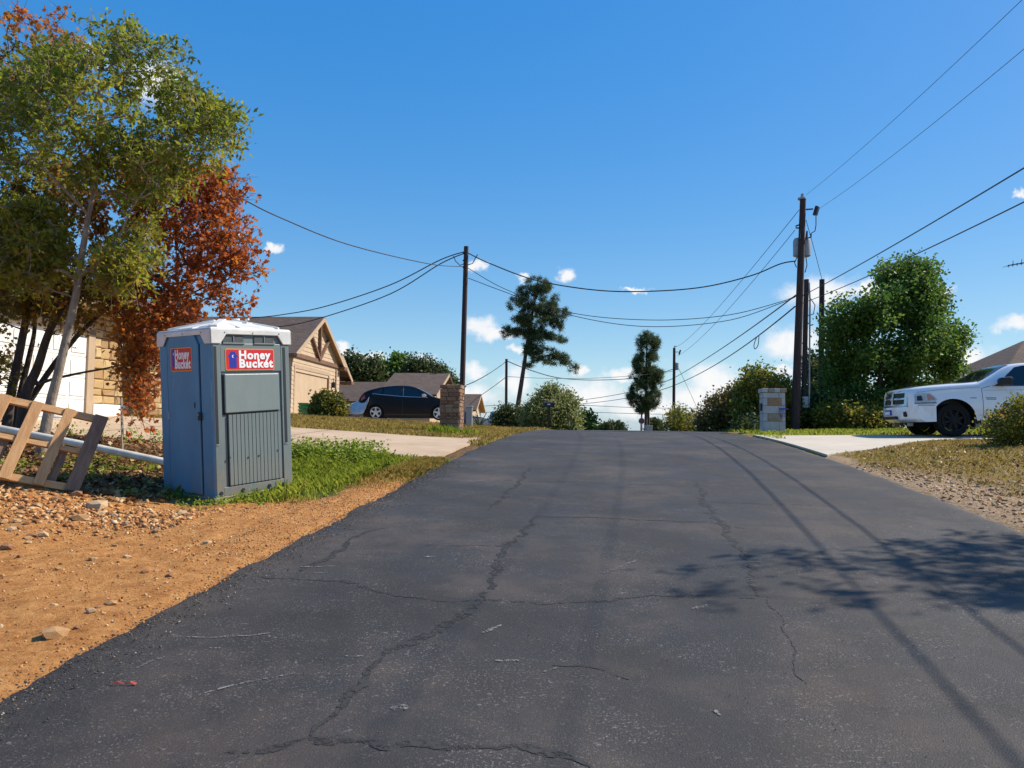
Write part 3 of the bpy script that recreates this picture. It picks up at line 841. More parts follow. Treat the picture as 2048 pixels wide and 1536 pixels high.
# ---- concrete slabs
def slab(name, poly_su, mat, lift=.012, joints=(), thick=.14, dense=.5):
    """poly as closed (s,u) loops built as a grid between two edge curves: list of (u, s0, s1)"""
    vs, fs = [], []
    n = 13
    for (u, s0, s1) in poly_su:
        for j in range(n):
            s = s0 + (s1 - s0) * j / (n - 1)
            x, y = xy(s, u); vs.append((x, y, float(ground_su(s, u, False)) + lift))
    k = len(poly_su)
    for i in range(k - 1):
        for j in range(n - 1): fs.append((i * n + j, i * n + j + 1, (i + 1) * n + j + 1, (i + 1) * n + j))
    top = len(vs)
    loop = [j for j in range(n)] + [i * n + n - 1 for i in range(1, k)] + [(k - 1) * n + j for j in range(n - 2, -1, -1)] + [i * n for i in range(k - 2, 0, -1)]
    for a in loop: vs.append((vs[a][0], vs[a][1], vs[a][2] - thick))
    m = len(loop)
    for i in range(m): fs.append((loop[i], loop[(i + 1) % m], top + (i + 1) % m, top + i))
    o = MB().add(vs, fs).build(name, mat, None, smooth=30)
    o['kind'] = 'structure'
    for (u0, s0, u1, s1) in joints:
        mb = MB(); q = []
        for t in np.linspace(0, 1, 12):
            s, u = s0 + (s1 - s0) * t, u0 + (u1 - u0) * t
            for e in (-.012, .012):
                ee = (e, 0) if abs(u1 - u0) > abs(s1 - s0) else (0, e)
                x, y = xy(s + ee[0], u + ee[1]); q.append((x, y, float(ground_su(s, u, False)) + lift + .003))
        mb.add(q, [(2 * i, 2 * i + 1, 2 * i + 3, 2 * i + 2) for i in range(11)]).build('expansion_joint', M['joint'], o)
    return o

left_drive = slab('driveway_left', [(-2.95 - .25, 12.9, 19.1), (-3.8, 13.1, 18.8)] + [(u, 13.25, 18.6) for u in np.linspace(-4.6, -13.05, 16)], M['concrete'], lift=.03,
                  joints=[(-7.2, 13.3, -7.2, 18.55), (-10.4, 13.3, -10.4, 18.55), (-3.6, 15.9, -13, 15.9)])
right_drive = slab('driveway_right', [(4.05, 15.0, 22.6)] + [(u, *[float(v) for v in drive_right_edges(u)]) for u in np.linspace(4.5, 22, 24)], M['concrete_pale'], lift=.03,
                   joints=[(8.4, 19.6, 8.4, 21.9)])
far_drive = slab('driveway_far', [(u, 29.3, 33.3) for u in np.linspace(-3.2, -15.8, 14)], M['concrete'], lift=.03)

# ------------------------------------------------------------------ portable toilet
def surf_text(name, body, size, mat, parent, mat4, offset=.018, space=1.0, extrude=.0015, xscale=1.0):
    cu = bpy.data.curves.new('text', 'FONT'); cu.body = body; cu.size = size; cu.align_x = 'LEFT'
    cu.extrude = .0005; cu.bevel_depth = offset; cu.bevel_resolution = 2; cu.space_character = space
    tmp = bpy.data.objects.new('text', cu); COL.objects.link(tmp)
    bpy.context.view_layer.update()
    dg = bpy.context.evaluated_depsgraph_get()
    me = bpy.data.meshes.new_from_object(tmp.evaluated_get(dg))
    bpy.data.objects.remove(tmp, do_unlink=True); bpy.data.curves.remove(cu)
    xs = [v.co.x for v in me.vertices]
    me.name = name; me.materials.clear()
    me.transform(mat4 @ Matrix.Diagonal((xscale, 1, .18, 1)))
    return link(name, me, mat, parent)

def build_toilet():
    w = 1.15; h = w / 2
    a = R_(35.2)
    nrm = Vector((-.035, -.0767, 1)).normalized()
    rot = nrm.to_track_quat('Z', 'Y').to_matrix()
    tilt = Vector((0, 0, 1)).rotation_difference(nrm).to_matrix()
    Rm = tilt @ Matrix.Rotation(-a, 3, 'Z')
    N = P(432, 1001, 9.17)
    c = N - Rm @ Vector((h, -h, 0))
    t = thing('portable_toilet', 'blue and grey plastic portable toilet with white roof standing on the roadside', 'toilet', mat4=Matrix.Translation(c) @ Rm.to_4x4())
    H = 1.91
    # skid base
    mb = MB().bx(-h - .01, h + .01, -h - .01, h + .01, -.10, .035)
    mb.build('skid_base', M['grey_plastic'], t, bevel=.015)
    # four blue corner posts
    for sx in (-1, 1):
        for sy in (-1, 1):
            mb = MB().bx(min(sx * h, sx * (h - .10)), max(sx * h, sx * (h - .10)), min(sy * h, sy * (h - .10)), max(sy * h, sy * (h - .10)), .0, H + .02)
            mb.build('corner_post', M['blue_trim'], t, bevel=.022, seg=3)
    # walls (side +x, back, far side) and front frame
    inset = .012
    def wall(name, fn, mat, prt=t):
        return MB().prism([(-h + .03, .012), (h - .03, .012), (h - .03, H + .14), (-h + .03, H + .14)], fn, .03).build(name, mat, prt)
    def side(aa, z, cc): return Vector((h - inset - .03 + cc, aa, z))         # aa = local y
    def front(aa, z, cc): return Vector((aa, -(h - inset - .03) - cc, z))
    sw = wall('side_wall', side, M['grey_plastic'])
    wall('side_wall', lambda aa, z, cc: Vector((-(h - inset - .03) - cc, aa, z)), M['grey_plastic'])
    wall('back_wall', lambda aa, z, cc: Vector((aa, h - inset - .03 + cc, z)), M['grey_plastic'])
    fw = wall('front_wall', front, M['blue_plastic'])
    SX = h - inset                      # outer face of the side wall
    def ys(f): return -h + f * w        # fraction along the side from the near corner
    # wide grey edges that cover the posts on the side
    for y0, y1 in ((ys(.012), ys(.10)), (ys(.875), ys(.988))):
        MB().bx(SX + .002, h + .006, y0, y1, .03, H).build('side_stile', M['grey_plastic'], t, bevel=.006)
    MB().bx(SX + .002, h + .004, ys(.10), ys(.875), .03, .14).build('kick_rail', M['grey_plastic'], t, bevel=.006)
    MB().bx(SX + .002, h + .004, ys(.10), ys(.875), 1.56, H).build('head_rail', M['grey_plastic'], t, bevel=.006)
    for (f0, f1, z0) in ((.022, .052, .68), (.90, .935, .61)):
        MB().bx(h + .004, h + .009, ys(f0), ys(f1), z0, 1.87).build('vertical_slot', M['dark_slot'], t)
        MB().bx(h + .004, h + .014, ys(f0) - .004, ys(f1) + .004, z0 - .016, z0 - .001).build('slot_lip', M['grey_panel'], t)
    # blank raised panel
    pn = MB().prism([(ys(.135), 1.05), (ys(.83), 1.05), (ys(.83), 1.53), (ys(.135), 1.53)], lambda aa, z, cc: Vector((SX + cc, aa, z)), .034)
    pn.build('raised_panel', M['grey_panel'], t, bevel=.01)
    MB().bx(SX + .001, SX + .012, ys(.118), ys(.134), 1.03, 1.535).build('panel_groove', M['dark_slot'], t)
    MB().bx(SX + .001, SX + .012, ys(.118), ys(.83), 1.03, 1.049).build('panel_groove', M['dark_slot'], t)
    # ribs below it, standing out between dark grooves
    MB().bx(SX + .0005, SX + .003, ys(.163), ys(.853), .145, 1.035).build('rib_field', M['dark_slot'], t)
    nr = 14; y0, y1 = ys(.170), ys(.847); pw = (y1 - y0) / nr
    me = MB().bx(0, .024, -pw / 2 + .0045, pw / 2 - .0045, .155, 1.028).mesh('rib'); me.materials.append(M['grey_plastic'])
    for i in range(nr):
        o = link('rib', me, None, t); o.location = (SX + .003, y0 + (i + .5) * pw, 0)
    for f, z in ((.17, .50), (.40, .475), (.535, .48), (.79, .52)):
        MB().tube([(SX + .018, ys(f), z), (SX + .033, ys(f), z)], .012, 10).build('rivet', M['dark_slot'], t)
    for f, z in ((.062, .075), (.33, .075), (.67, .075)):
        MB().tube([(h + .0, ys(f), z), (h + .016, ys(f), z)], .024, 12).build('drain_plug', M['dark_slot'], t)
    # vents under the roof
    for f0, f1 in ((.14, .39), (.53, .785)):
        v = MB().bx(SX + .002, SX + .012, ys(f0), ys(f1), 1.925, 2.005).build('vent', M['mesh_grey'], t)
        MB().bx(SX + .012, SX + .022, ys((f0 + f1) / 2) - .006, ys((f0 + f1) / 2) + .006, 1.926, 2.004).build('vent_bar', M['grey_plastic'], v)
        MB().bx(SX + .002, SX + .03, ys(f0) - .01, ys(f1) + .01, 1.905, 1.922).build('vent_sill', M['grey_panel'], v)
    # large sign
    def sign(prefix, fn, u0, u1, z0, z1, small):
        """fn(u, z, out) -> point ; u grows to the reader's right"""
        def rr(u0, u1, z0, z1, r):
            pts = []
            for cx, cz, a0 in ((u1 - r, z1 - r, 0), (u0 + r, z1 - r, 90), (u0 + r, z0 + r, 180), (u1 - r, z0 + r, 270)):
                for k in range(5): pts.append((cx + r * math.cos(R_(a0 + k * 22.5)), cz + r * math.sin(R_(a0 + k * 22.5))))
            return pts
        s = MB().prism(rr(u0, u1, z0, z1, .02), lambda u, z, cc: fn(u, z, cc), .003).build('sign', M['sign_yellow'], t)
        s['label'] = ('small square' if small else 'wide') + ' red sign with orange border and white lettering'
        e = .011
        MB().prism(rr(u0 + e, u1 - e, z0 + e, z1 - e, .014), lambda u, z, cc: fn(u, z, .003 + cc), .0015).build('sign_field', M['sign_red'], s)
        W, Hh = u1 - u0, z1 - z0
        # little blue hut with a moon
        k = Hh / .27
        hu = u0 + (.055 if small else .105) * (1 if small else 1); hz = z0 + .03 * k
        hw = (.035 if small else .052)
        hut = [(hu - hw, hz), (hu + hw, hz), (hu + hw, hz + .135 * k), (hu + hw * 1.45, hz + .135 * k), (hu + hw * .75, hz + .185 * k), (hu + hw * .55, hz + .205 * k), (hu - hw * .55, hz + .205 * k), (hu - hw * .75, hz + .185 * k), (hu - hw * 1.45, hz + .135 * k), (hu - hw, hz + .135 * k)]
        if small: hut = [(x + .02, z + .03) for x, z in hut]
        MB().prism(hut, lambda u, z, cc: fn(u, z, .0045 + cc), .0012).build('hut_emblem', M['sign_blue'], s)
        mo = []
        mc = (hu + (.022 if small else .004), hz + .145 * k + (.03 if small else 0)); mr = .018
        for kk in range(9): mo.append((mc[0] + mr * math.cos(R_(60 + kk * 30)), mc[1] + mr * math.sin(R_(60 + kk * 30))))
        for kk in range(7, 0, -1): mo.append((mc[0] + .007 + mr * .78 * math.cos(R_(60 + kk * 30)), mc[1] + mr * .78 * math.sin(R_(60 + kk * 30))))
        MB().prism(mo, lambda u, z, cc: fn(u, z, .0057 + cc), .001).build('moon_emblem', M['sign_white'], s)
        o = fn(0, 0, 0); ex = fn(1, 0, 0) - o; ez = fn(0, 1, 0) - o; ec = fn(0, 0, 1) - o
        tm = u0 + (.10 if small else .19)
        tw = u1 - .02 - tm
        for word, zz, frac in (('Honey', z0 + Hh * .53, .93), ('Bucket', z0 + Hh * .13, 1.0)):
            B = Matrix((ex, ez, ec)).transposed().to_4x4(); B.translation = fn(tm, zz, .0062)
            ob = surf_text('lettering', word, Hh * .53, M['sign_white'], s, B, offset=.0068 * k, space=1.12, xscale=1.0)
            # fit the word to its width
            inv = B.inverted(); xs = [(inv @ v.co).x for v in ob.data.vertices]
            sc = tw * frac / (max(xs) - min(xs)); sh = min(xs)
            ob.data.transform(B @ Matrix.Diagonal((sc, 1, 1, 1)) @ Matrix.Translation((-sh, 0, 0)) @ inv)
        return s
    sign('side', lambda u, z, cc: Vector((h + .006 + cc, u, z)), ys(.157), ys(.78), 1.575, 1.845, False)
    # ---- door
    def xf(f): return h - f * w         # fraction along the front from the near corner, running left
    for x0, x1 in ((xf(.205), xf(.012)), (xf(.988), xf(.845))):
        MB().bx(x0, x1, -h - .004, -h + .01, .03, H).build('door_jamb', M['blue_plastic'], t, bevel=.006)
    x0, x1 = xf(.826), xf(.233)
    dp = [(x0, .05), (x1, .05), (x1, H - .01), (x1 - .085, 2.035), (x0 + .085, 2.035), (x0, H - .01)]
    d = MB().prism(dp, lambda aa, z, cc: Vector((aa, -(h - inset) - cc, z)), .026).build('door', M['blue_plastic'], t, bevel=.008)
    MB().bx(x1 + .004, x1 + .014, -h + .008, -h + .014, .05, H).build('door_gap', M['dark_slot'], d)
    MB().bx(x0 - .014, x0 - .004, -h + .008, -h + .014, .05, H).build('door_gap', M['dark_slot'], d)
    for z in (.22, 1.02, 1.75):
        MB().bx(x0 - .012, x0 + .02, -h - .022, -h - .008, z - .045, z + .045).build('hinge', M['galv'] if z == 1.02 else M['blue_plastic'], d, bevel=.003)
    lt = MB().bx(x1 - .01, x1 + .05, -h - .036, -h - .010, .97, 1.07).build('latch', M['dark_slot'], d, bevel=.006)
    MB().tube([(x1 + .02, -h - .036, 1.04), (x1 + .02, -h - .05, 1.04)], .012, 10).build('latch_knob', M['galv'], lt)
    MB().bx(x1 - .10, x1 - .085, -h - .020, -h - .0135, 1.12, 1.19).build('coin_slot', M['dark_slot'], d)
    sign('door', lambda u, z, cc: Vector((u, -h - .0142 - cc, z)), xf(.749), xf(.345), 1.58, 1.877, True)
    # ---- roof: skirt that drops at the corners, stepped hip on top
    e = h + .022
    sk = [(-e, 1.905), (-.80 * h, 1.905), (-.66 * h, 2.02), (.66 * h, 2.02), (.80 * h, 1.905), (e, 1.905), (e, 2.085), (-e, 2.085)]
    roof = MB()
    for k in range(4):
        r = Matrix.Rotation(k * math.pi / 2, 3, 'Z')
        roof.prism(sk, lambda aa, z, cc, r=r: r @ Vector((e - .022 + cc, aa * (1 - .0), z)), .022)
    ring = [(e, 2.085), (e - .02, 2.105), (e - .10, 2.115), (e - .125, 2.135), (.30, 2.185), (.28, 2.20), (.06, 2.235)]
    vs, fs = [], []
    for r, z in ring: vs += [(r, -r, z), (r, r, z), (-r, r, z), (-r, -r, z)]
    for i in range(len(ring) - 1):
        for j in range(4): fs.append((4 * i + j, 4 * i + (j + 1) % 4, 4 * i + 4 + (j + 1) % 4, 4 * i + 4 + j))
    k = 4 * (len(ring) - 1); fs.append((k, k + 1, k + 2, k + 3))
    roof.add(vs, fs)
    ro = roof.build('roof', M['white_plastic'], t, bevel=.008)
    for k in range(4):                                  # hip ribs and a mid rib on each slope
        r = Matrix.Rotation(k * math.pi / 2, 3, 'Z')
        MB().beam(r @ Vector((e - .11, -e + .11, 2.125)), r @ Vector((.08, -.08, 2.24)), .10, .03).build('roof_rib', M['white_plastic'], ro, bevel=.01)
        MB().beam(r @ Vector((e - .03, 0, 2.105)), r @ Vector((.12, 0, 2.225)), .34, .022).build('roof_rib', M['white_plastic'], ro, bevel=.01)
        for yy in (-.4, .0, .4):
            MB().tube([r @ Vector((e - .002, yy, 2.045)), r @ Vector((e + .006, yy, 2.045))], .009, 8).build('roof_screw', M['galv'], ro)
    MB().tube([(.30, .12, 2.17), (.30, .12, 2.24), (.33, .14, 2.245)], .016, 8).build('roof_hook', M['white_plastic'], ro)
    MB().tube([(-.30, .38, 2.1), (-.30, .38, 2.30)], .055, 14).build('vent_pipe', M['white_plastic'], ro)
    return t
toilet = build_toilet()

# ------------------------------------------------------------------ pallet, pipe, stakes
def build_pallet():
    BR, TR, BL = P(155, 984, 8.75), P(214, 838, 9.2), P(0, 956, 8.42)
    ex = (BL - BR).normalized(); up = (TR - BR); Lu = up.length; ez = (up - ex * up.dot(ex)).normalized(); ey = ez.cross(ex)
    up = up.normalized()
    t = thing('wooden_pallet', 'broken wooden shipping pallet leaning on the dirt heap beside the toilet', 'pallet', loc=BR)
    if ey.y > 0: ey = -ey
    g = random.Random(3)
    def board(name, p0, p1, wd, th, mat, off=0):
        p0, p1 = p0 - BR + ey * off, p1 - BR + ey * off
        d = (p1 - p0); L = d.length; x = d.normalized(); z = ey; y = z.cross(x)
        o = MB().box((0, 0, 0), (L, wd, th)).build(name, mat, t, bevel=.004)
        o.matrix_local = Matrix.Translation((p0 + p1) / 2) @ Matrix((x, y, z)).transposed().to_4x4()
        return o
    W = 1.28
    for k, f in enumerate((.03, .50, .965)):
        a = BR + up * (Lu * f); board('stringer', a - ex * .0, a + ex * W, .085 if k != 1 else .06, .05, M['wood_new'])
    for q, wd, mat in ((.06, .15, M['wood_old_and_shade']), (.40, .11, M['wood_new']), (.74, .12, M['wood_new']), (1.07, .12, M['wood_new'])):  # end slat gets darker wood, standing in for the toilet's cast shadow
        a = BR + ex * q
        b = board('slat', a + up * (-.01), a + up * (Lu + .01), wd, .024, mat, .037)
        if mat is M['wood_old_and_shade']: b['label'] = 'dark end slat with the toilet shadow in its colour'
        for f in (.03, .965):
            pass
    for q in (.30, .9):
        a = BR + ex * q; board('back_slat', a + up * .02, a + up * (Lu * .52), .09, .018, M['wood_old_and_shade'], -.03)
build_pallet()

mb = MB().tube([P(-60, 846, 11.1), P(0, 857, 11.0), P(160, 888, 10.85), P(340, 926, 10.7)], .052, 14)
tag(mb.build('plastic_pipe', M['pvc'], None, smooth=40), 'long off-white plastic pipe lying on the litter behind the pallet', 'pipe')

def marker_flag(px, py, base_py, Y, label, s=1):
    b = on_ground(px, base_py, Y); topz = P(px, py - 6, Y).z
    t = thing('marker_flag', label, 'flag', loc=b, group='orange utility marker flags')
    Hh = max(topz - b.z, .15)
    MB().tube([(0, 0, -.03), (.01, 0, Hh)], .003, 5).build('wire_stem', M['galv'], t)
    vs, fs = [], []
    for i in range(5):
        for j in range(4):
            vs.append((.01 + .018 * i * s, .012 * math.sin(i * 1.7 + j), Hh - .09 + .03 * j - .012 * i))
    for i in range(4):
        for j in range(3): fs.append((i * 4 + j, i * 4 + j + 1, i * 4 + j + 5, i * 4 + j + 4))
    o = MB().add(vs, fs).build('pennant', M['flag'], t)
    md = o.modifiers.new('s', 'SOLIDIFY'); md.thickness = .003
marker_flag(250, 866, 886, 12.2, 'orange marker flag beside the thin wooden stake', 1)
marker_flag(299, 857, 880, 12.4, 'orange marker flag nearest the toilet door', 1)
b = on_ground(247, 890, 12.15)
mb = MB().beam(b + Vector((0, 0, -.1)), P(243, 795, 12.2), .035, .018)
tag(mb.build('wooden_stake', M['wood_grey'], None), 'thin wooden survey stake standing beside an orange flag', 'stake')

# ------------------------------------------------------------------ houses
def roof_panel(parent, p0, ex, ey, poly, mat, thick=.09, name='roof_slope'):
    """poly in (along eave, up slope); own local frame so that the shingles follow the slope"""
    ex, ey = Vector(ex).normalized(), Vector(ey).normalized(); ez = ex.cross(ey).normalized()
    if ez.z < 0: ez = -ez
    o = MB().prism(poly, lambda a, b, c: Vector((a, b, c)), thick).build(name, mat, parent)
    o.matrix_local = Matrix.Translation(Vector(p0)) @ Matrix((ex, ey, ez)).transposed().to_4x4()
    return o

_stone_cache = {}
def stone_meshes(mats, key):
    if key in _stone_cache: return _stone_cache[key]
    g = random.Random(len(key) + 5); out = []
    for m_ in mats:
        for v in range(4):
            j = lambda a: a + g.uniform(-.05, .05)
            b = [(-.5, -.5), (.5, -.5), (.5, .5), (-.5, .5)]
            vs = [(0, y, z) for y, z in b] + [(.75, j(y), j(z)) for y, z in [(.97 * q, .97 * w) for q, w in b]] + [(1 + g.uniform(-.2, .2), j(y * .8), j(z * .75)) for y, z in b]
            fs = [(0, 1, 2, 3)] + [(i, (i + 1) % 4, 4 + (i + 1) % 4, 4 + i) for i in range(4)] + [(4 + i, 4 + (i + 1) % 4, 8 + (i + 1) % 4, 8 + i) for i in range(4)] + [(8, 9, 10, 11)]
            me = MB().add(vs, fs).mesh('stone'); me.materials.append(m_); out.append(me)
    _stone_cache[key] = out
    return out

def stone_field(parent, o, eu, en, W, H, mats, key, seed, ch=(.12, .24), sl=(.22, .5), depth=.035, gap=.012, name='stone'):
    """coursed stones on a wall face: o lower left corner, eu along, en outward normal"""
    g = random.Random(seed); ms = stone_meshes(mats, key)
    eu, en, ez = Vector(eu).normalized(), Vector(en).normalized(), Vector((0, 0, 1))
    z = 0.0
    while z < H - .02:
        c = min(g.uniform(*ch), H - z)
        if H - z - c < ch[0] * .6: c = H - z
        u = 0.0
        while u < W - .01:
            l = min(g.uniform(*sl), W - u)
            if W - u - l < sl[0] * .5: l = W - u
            ob = link(name, g.choice(ms), None, parent)
            ctr = Vector(o) + eu * (u + l / 2) + ez * (z + c / 2)
            Mx = Matrix((en * (depth * g.uniform(.8, 1.25)), eu * (l - gap), ez * (c - gap))).transposed().to_4x4()
            Mx.translation = ctr; ob.matrix_local = Mx
            u += l
        z += c

def gable_wall_boards(parent, x, y0, y1, z0, eave, apex, ya, mat, expo=.2, holes=()):
    """lap siding on a gable wall in the plane x: every board its own piece"""
    z = z0
    while z < apex - .08:
        top = z + expo
        if z < eave: segs = [(y0, y1, y0, y1)]
        else:
            f0, f1 = (z - eave) / (apex - eave), min((top - eave) / (apex - eave), .985)
            segs = [(y0 + (ya - y0) * f0, y1 + (ya - y1) * f0, y0 + (ya - y0) * f1, y1 + (ya - y1) * f1)]
        for (h0, h1, hz) in holes:
            if top <= hz + .05:
                segs = [s for a in segs for s in ((a[0], h0, a[2], h0), (h1, a[1], h1, a[3])) if s[1] - s[0] > .05]
        for a, b, c, d in segs:
            vs = [(x, a, z), (x, b, z), (x, d, top), (x, c, top), (x + .032, a, z), (x + .032, b, z), (x + .014, d, top - .003), (x + .014, c, top - .003)]
            MB().add(vs, [(0, 1, 2, 3), (4, 5, 6, 7), (0, 1, 5, 4), (3, 2, 6, 7), (0, 3, 7, 4), (1, 2, 6, 5)]).build('siding_board', mat, parent)
        z = top

def gable_roof(parent, x0, x1, y0, y1, eave, apex, ya, oe=.45, og=.55, soffit=True):
    for sgn, ye in ((1, y0), (-1, y1)):
        run = abs(ya - ye); sl = Vector((0, sgn * run, apex - eave)).normalized(); L = math.hypot(run, apex - eave) + oe
        p0 = Vector((x0, ye, eave)) - sl * oe + Vector((0, 0, .10))
        ln = x1 - x0 + og
        roof_panel(parent, p0, (1, 0, 0), sl, [(0, 0), (ln, 0), (ln, L), (0, L)], M['shingles'], .05)
        # soffit under the overhang and the raking barge board
        nrm = Vector((1, 0, 0)).cross(sl); nrm = nrm if nrm.z > 0 else -nrm
        a = Vector((x1 + og, ye, eave)) - sl * oe; b = a + sl * L
        MB().beam(a + nrm * .01, b + nrm * .01, .05, .2, up=nrm).build('barge_board', M['tan_trim'], parent)
        roof_panel(parent, Vector((x1 - .02, ye, eave)) - sl * oe + nrm * .03, (1, 0, 0), sl, [(0, 0), (og, 0), (og, L), (0, L)], M['soffit'], .02, 'soffit')

def house_two():
    base = P(584, 838, 34.0); th = .07
    rz = -math.atan(th)
    z0 = 1.93
    t = thing('tan_house', 'tan siding house with garage and truss-trimmed gable beyond the lawn', 'house', loc=(-12.35 + .07 * 34, 34.0, z0), rz=rz)
    y0, y1, ya, eave, apex = -.2, 7.0, 3.4, 3.0, 5.05
    MB().bx(-9, -.02, y0 + .03, y1 - .03, -.4, eave).build('wall_core', M['tan_siding'], t)
    MB().prism([(y0 + .1, eave - .01), (y1 - .1, eave - .01), (ya, apex - .06)], lambda a, b, c: Vector((-.04 - c, a, b)), 8.9).build('gable_core', M['tan_siding'], t)
    d0, d1, dz = .25, 5.05, 2.25
    gable_wall_boards(t, 0, y0, y1, -.1, eave, apex, ya, M['tan_siding'], .21, [(d0 - .1, d1 + .1, dz)])
    # garage door of four sections
    dr = MB().bx(-.10, -.06, d0, d1, -.1, dz).build('garage_door', M['tan_siding'], t)
    for k in range(9):
        h = dz / 9
        MB().bx(-.059, -.035, d0 + .02, d1 - .02, k * h + .012, (k + 1) * h - .006).build('door_section', M['tan_siding'], dr)
    for a, b in ((d0 - .14, d0), (d1, d1 + .14)): MB().bx(-.06, .045, a, b, -.1, dz + .1).build('door_casing', M['brown_trim'] if a > 2 else M['tan_trim'], t)
    MB().bx(-.06, .045, d0 - .14, d1 + .14, dz + .1, dz + .28).build('door_casing', M['tan_trim'], t)
    MB().bx(.03, .10, y0 - .1, y1 + .1, eave - .14, eave + .06).build('gable_beam', M['brown_trim'], t)
    for p, q in (((.10, ya, eave), (.10, ya, apex - .25)), ((.10, ya - .05, eave + .05), (.10, ya - 1.35, eave + 1.15)), ((.10, ya + .05, eave + .05), (.10, ya + 1.35, eave + 1.15))):
        MB().beam(p, q, .12, .14, up=(1, 0, 0)).build('truss_strut', M['brown_trim'], t)
    gable_roof(t, -9, 0, y0, y1, eave, apex, ya, oe=.4, og=.30)
    for yy in (y0 - .1, y1 + .05):
        MB().bx(-.05, .38, yy - .28, yy + .28, eave - .22, eave - .04).build('eave_return', M['brown_trim'], t, bevel=.02)
    # set-back second bay with its own lower gable
    b0, b1, bya, be, ba = 6.4, 9.2, 7.0, 2.45, 3.9
    MB().bx(-9, -.75, b0, b1, -.4, be).build('bay_wall', M['tan_siding'], t)
    gable_wall_boards(t, -.74, 7.02, b1, -.1, be, be + .9, 7.5, M['tan_siding'], .21)
    sl = Vector((0, -1.0, .62)).normalized()
    roof_panel(t, Vector((-9, b1 + .45, be - .1)), (1, 0, 0), sl, [(0, 0), (9.0, 0), (9.0, 2.6), (0, 2.6)], M['shingles'], .06)
    MB().beam((.0, b1 + .45, be - .14), (.0, b1 - 1.75, be + 1.2), .05, .2, up=(0, .5, 1)).build('barge_board', M['tan_trim'], t)
    MB().bx(-.6, .1, b1 - .1, b1 + .5, be - .32, be - .14).build('eave_return', M['brown_trim'], t, bevel=.02)
    lamp = MB().bx(.05, .20, 5.62, 5.78, 1.75, 2.05).build('wall_lamp', M['black_trim'], t, bevel=.02)
    MB().tube([(.03, 5.7, 2.2), (.12, 5.7, 2.25), (.12, 5.7, 2.02)], .02, 6).build('lamp_arm', M['black_trim'], lamp)
    MB().tube([(.06, 6.3, 0), (.06, 6.3, eave - .2)], .04, 8).build('downpipe', M['tan_trim'], t)
    # weatherhead mast where the service cables arrive
    ms = MB().tube([(-3.8, 1.2, eave + .6), (-3.8, 1.2, eave + 1.7), (-3.7, 1.15, eave + 1.8), (-3.55, 1.1, eave + 1.7)], .035, 8).build('service_mast', M['galv'], t)
    return t
house_two()

def house_one():
    x, y = xy(0, -13.2)
    rz = -math.atan(TH)
    t = thing('stone_house', 'pale stone house with white garage door behind the autumn trees', 'house', loc=(x, y, 1.70), rz=rz)
    H = 2.75
    MB().bx(-9, -.06, 8.5, 19.0, -.5, H).build('wall_core', M['mortar'], t)
    MB().bx(-9, .58, 19.0, 21.6, -.5, H).build('bay_core', M['mortar'], t)
    dr = MB().bx(-.058, -.02, 12.5, 17.3, -.05, 2.15).build('garage_door', M['white_door'], t)
    for k in range(4):
        sec = MB().bx(-.019, -.004, 12.5, 17.3, k * .5375 - .045 + .01, (k + 1) * .5375 - .05).build('door_section', M['white_door'], dr)
    pm = MB().bx(-.004, .014, -.25, .25, -.17, .17).mesh('door_panel'); pm.materials.append(M['white_door'])
    for k in range(4):
        for q in range(8):
            o = link('door_panel', pm, None, dr); o.location = (0, 12.8 + q * .6, k * .5375 + .22)
            md = None
    for a, b in ((12.3, 12.5), (17.3, 17.55)): MB().bx(-.058, .05, a, b, -.1, 2.3).build('door_casing', M['tan_trim'], t, bevel=.01)
    MB().bx(-.058, .05, 12.3, 17.55, 2.15, 2.4).build('door_casing', M['tan_trim'], t, bevel=.01)
    stone_field(t, (-.06, 17.56, .42), (0, 1, 0), (1, 0, 0), 1.42, H - .42, STONE, 'house', 11, sl=(.25, .55), ch=(.14, .30), depth=.07)
    MB().bx(-.06, .06, 17.56, 18.98, -.3, .41).build('plinth', M['white_paint'], t, bevel=.02)
    stone_field(t, (-.06, 12.3, 2.42), (0, 1, 0), (1, 0, 0), 5.24, H - 2.42, STONE, 'house', 12, sl=(.25, .55), ch=(.14, .2), depth=.06)
    stone_field(t, (-.0, 19.0, 0), (1, 0, 0), (0, -1, 0), .58, H, STONE, 'house', 13, sl=(.2, .5), ch=(.14, .28), depth=.05)
    stone_field(t, (.58, 19.0, 0), (0, 1, 0), (1, 0, 0), 2.6, H, STONE, 'house', 14, sl=(.25, .55), ch=(.14, .28), depth=.05)
    stone_field(t, (-.06, 8.5, 0), (0, 1, 0), (1, 0, 0), 3.8, H, STONE, 'house', 15, sl=(.3, .6), ch=(.18, .32), depth=.05)
    MB().bx(.08, .65, 8.2, 22.0, H, H + .05).build('soffit', M['soffit'], t)
    MB().bx(.62, .68, 8.2, 22.0, H + .051, H + .22).build('fascia', M['tan_trim'], t)
    sl = Vector((-1, 0, .42)).normalized()
    roof_panel(t, Vector((.72, 8.0, H + .2)), (0, 1, 0), sl, [(0, 0), (14.2, 0), (9.5, 4.9), (4.7, 4.9)], M['shingles'], .06)
    sl2 = Vector((0, -1, .42)).normalized()
    roof_panel(t, Vector((.72, 22.2, H + .2)), (-1, 0, 0), sl2, [(0, 0), (9.5, 0), (4.75, 4.9)], M['shingles'], .06)
    return t
house_one()

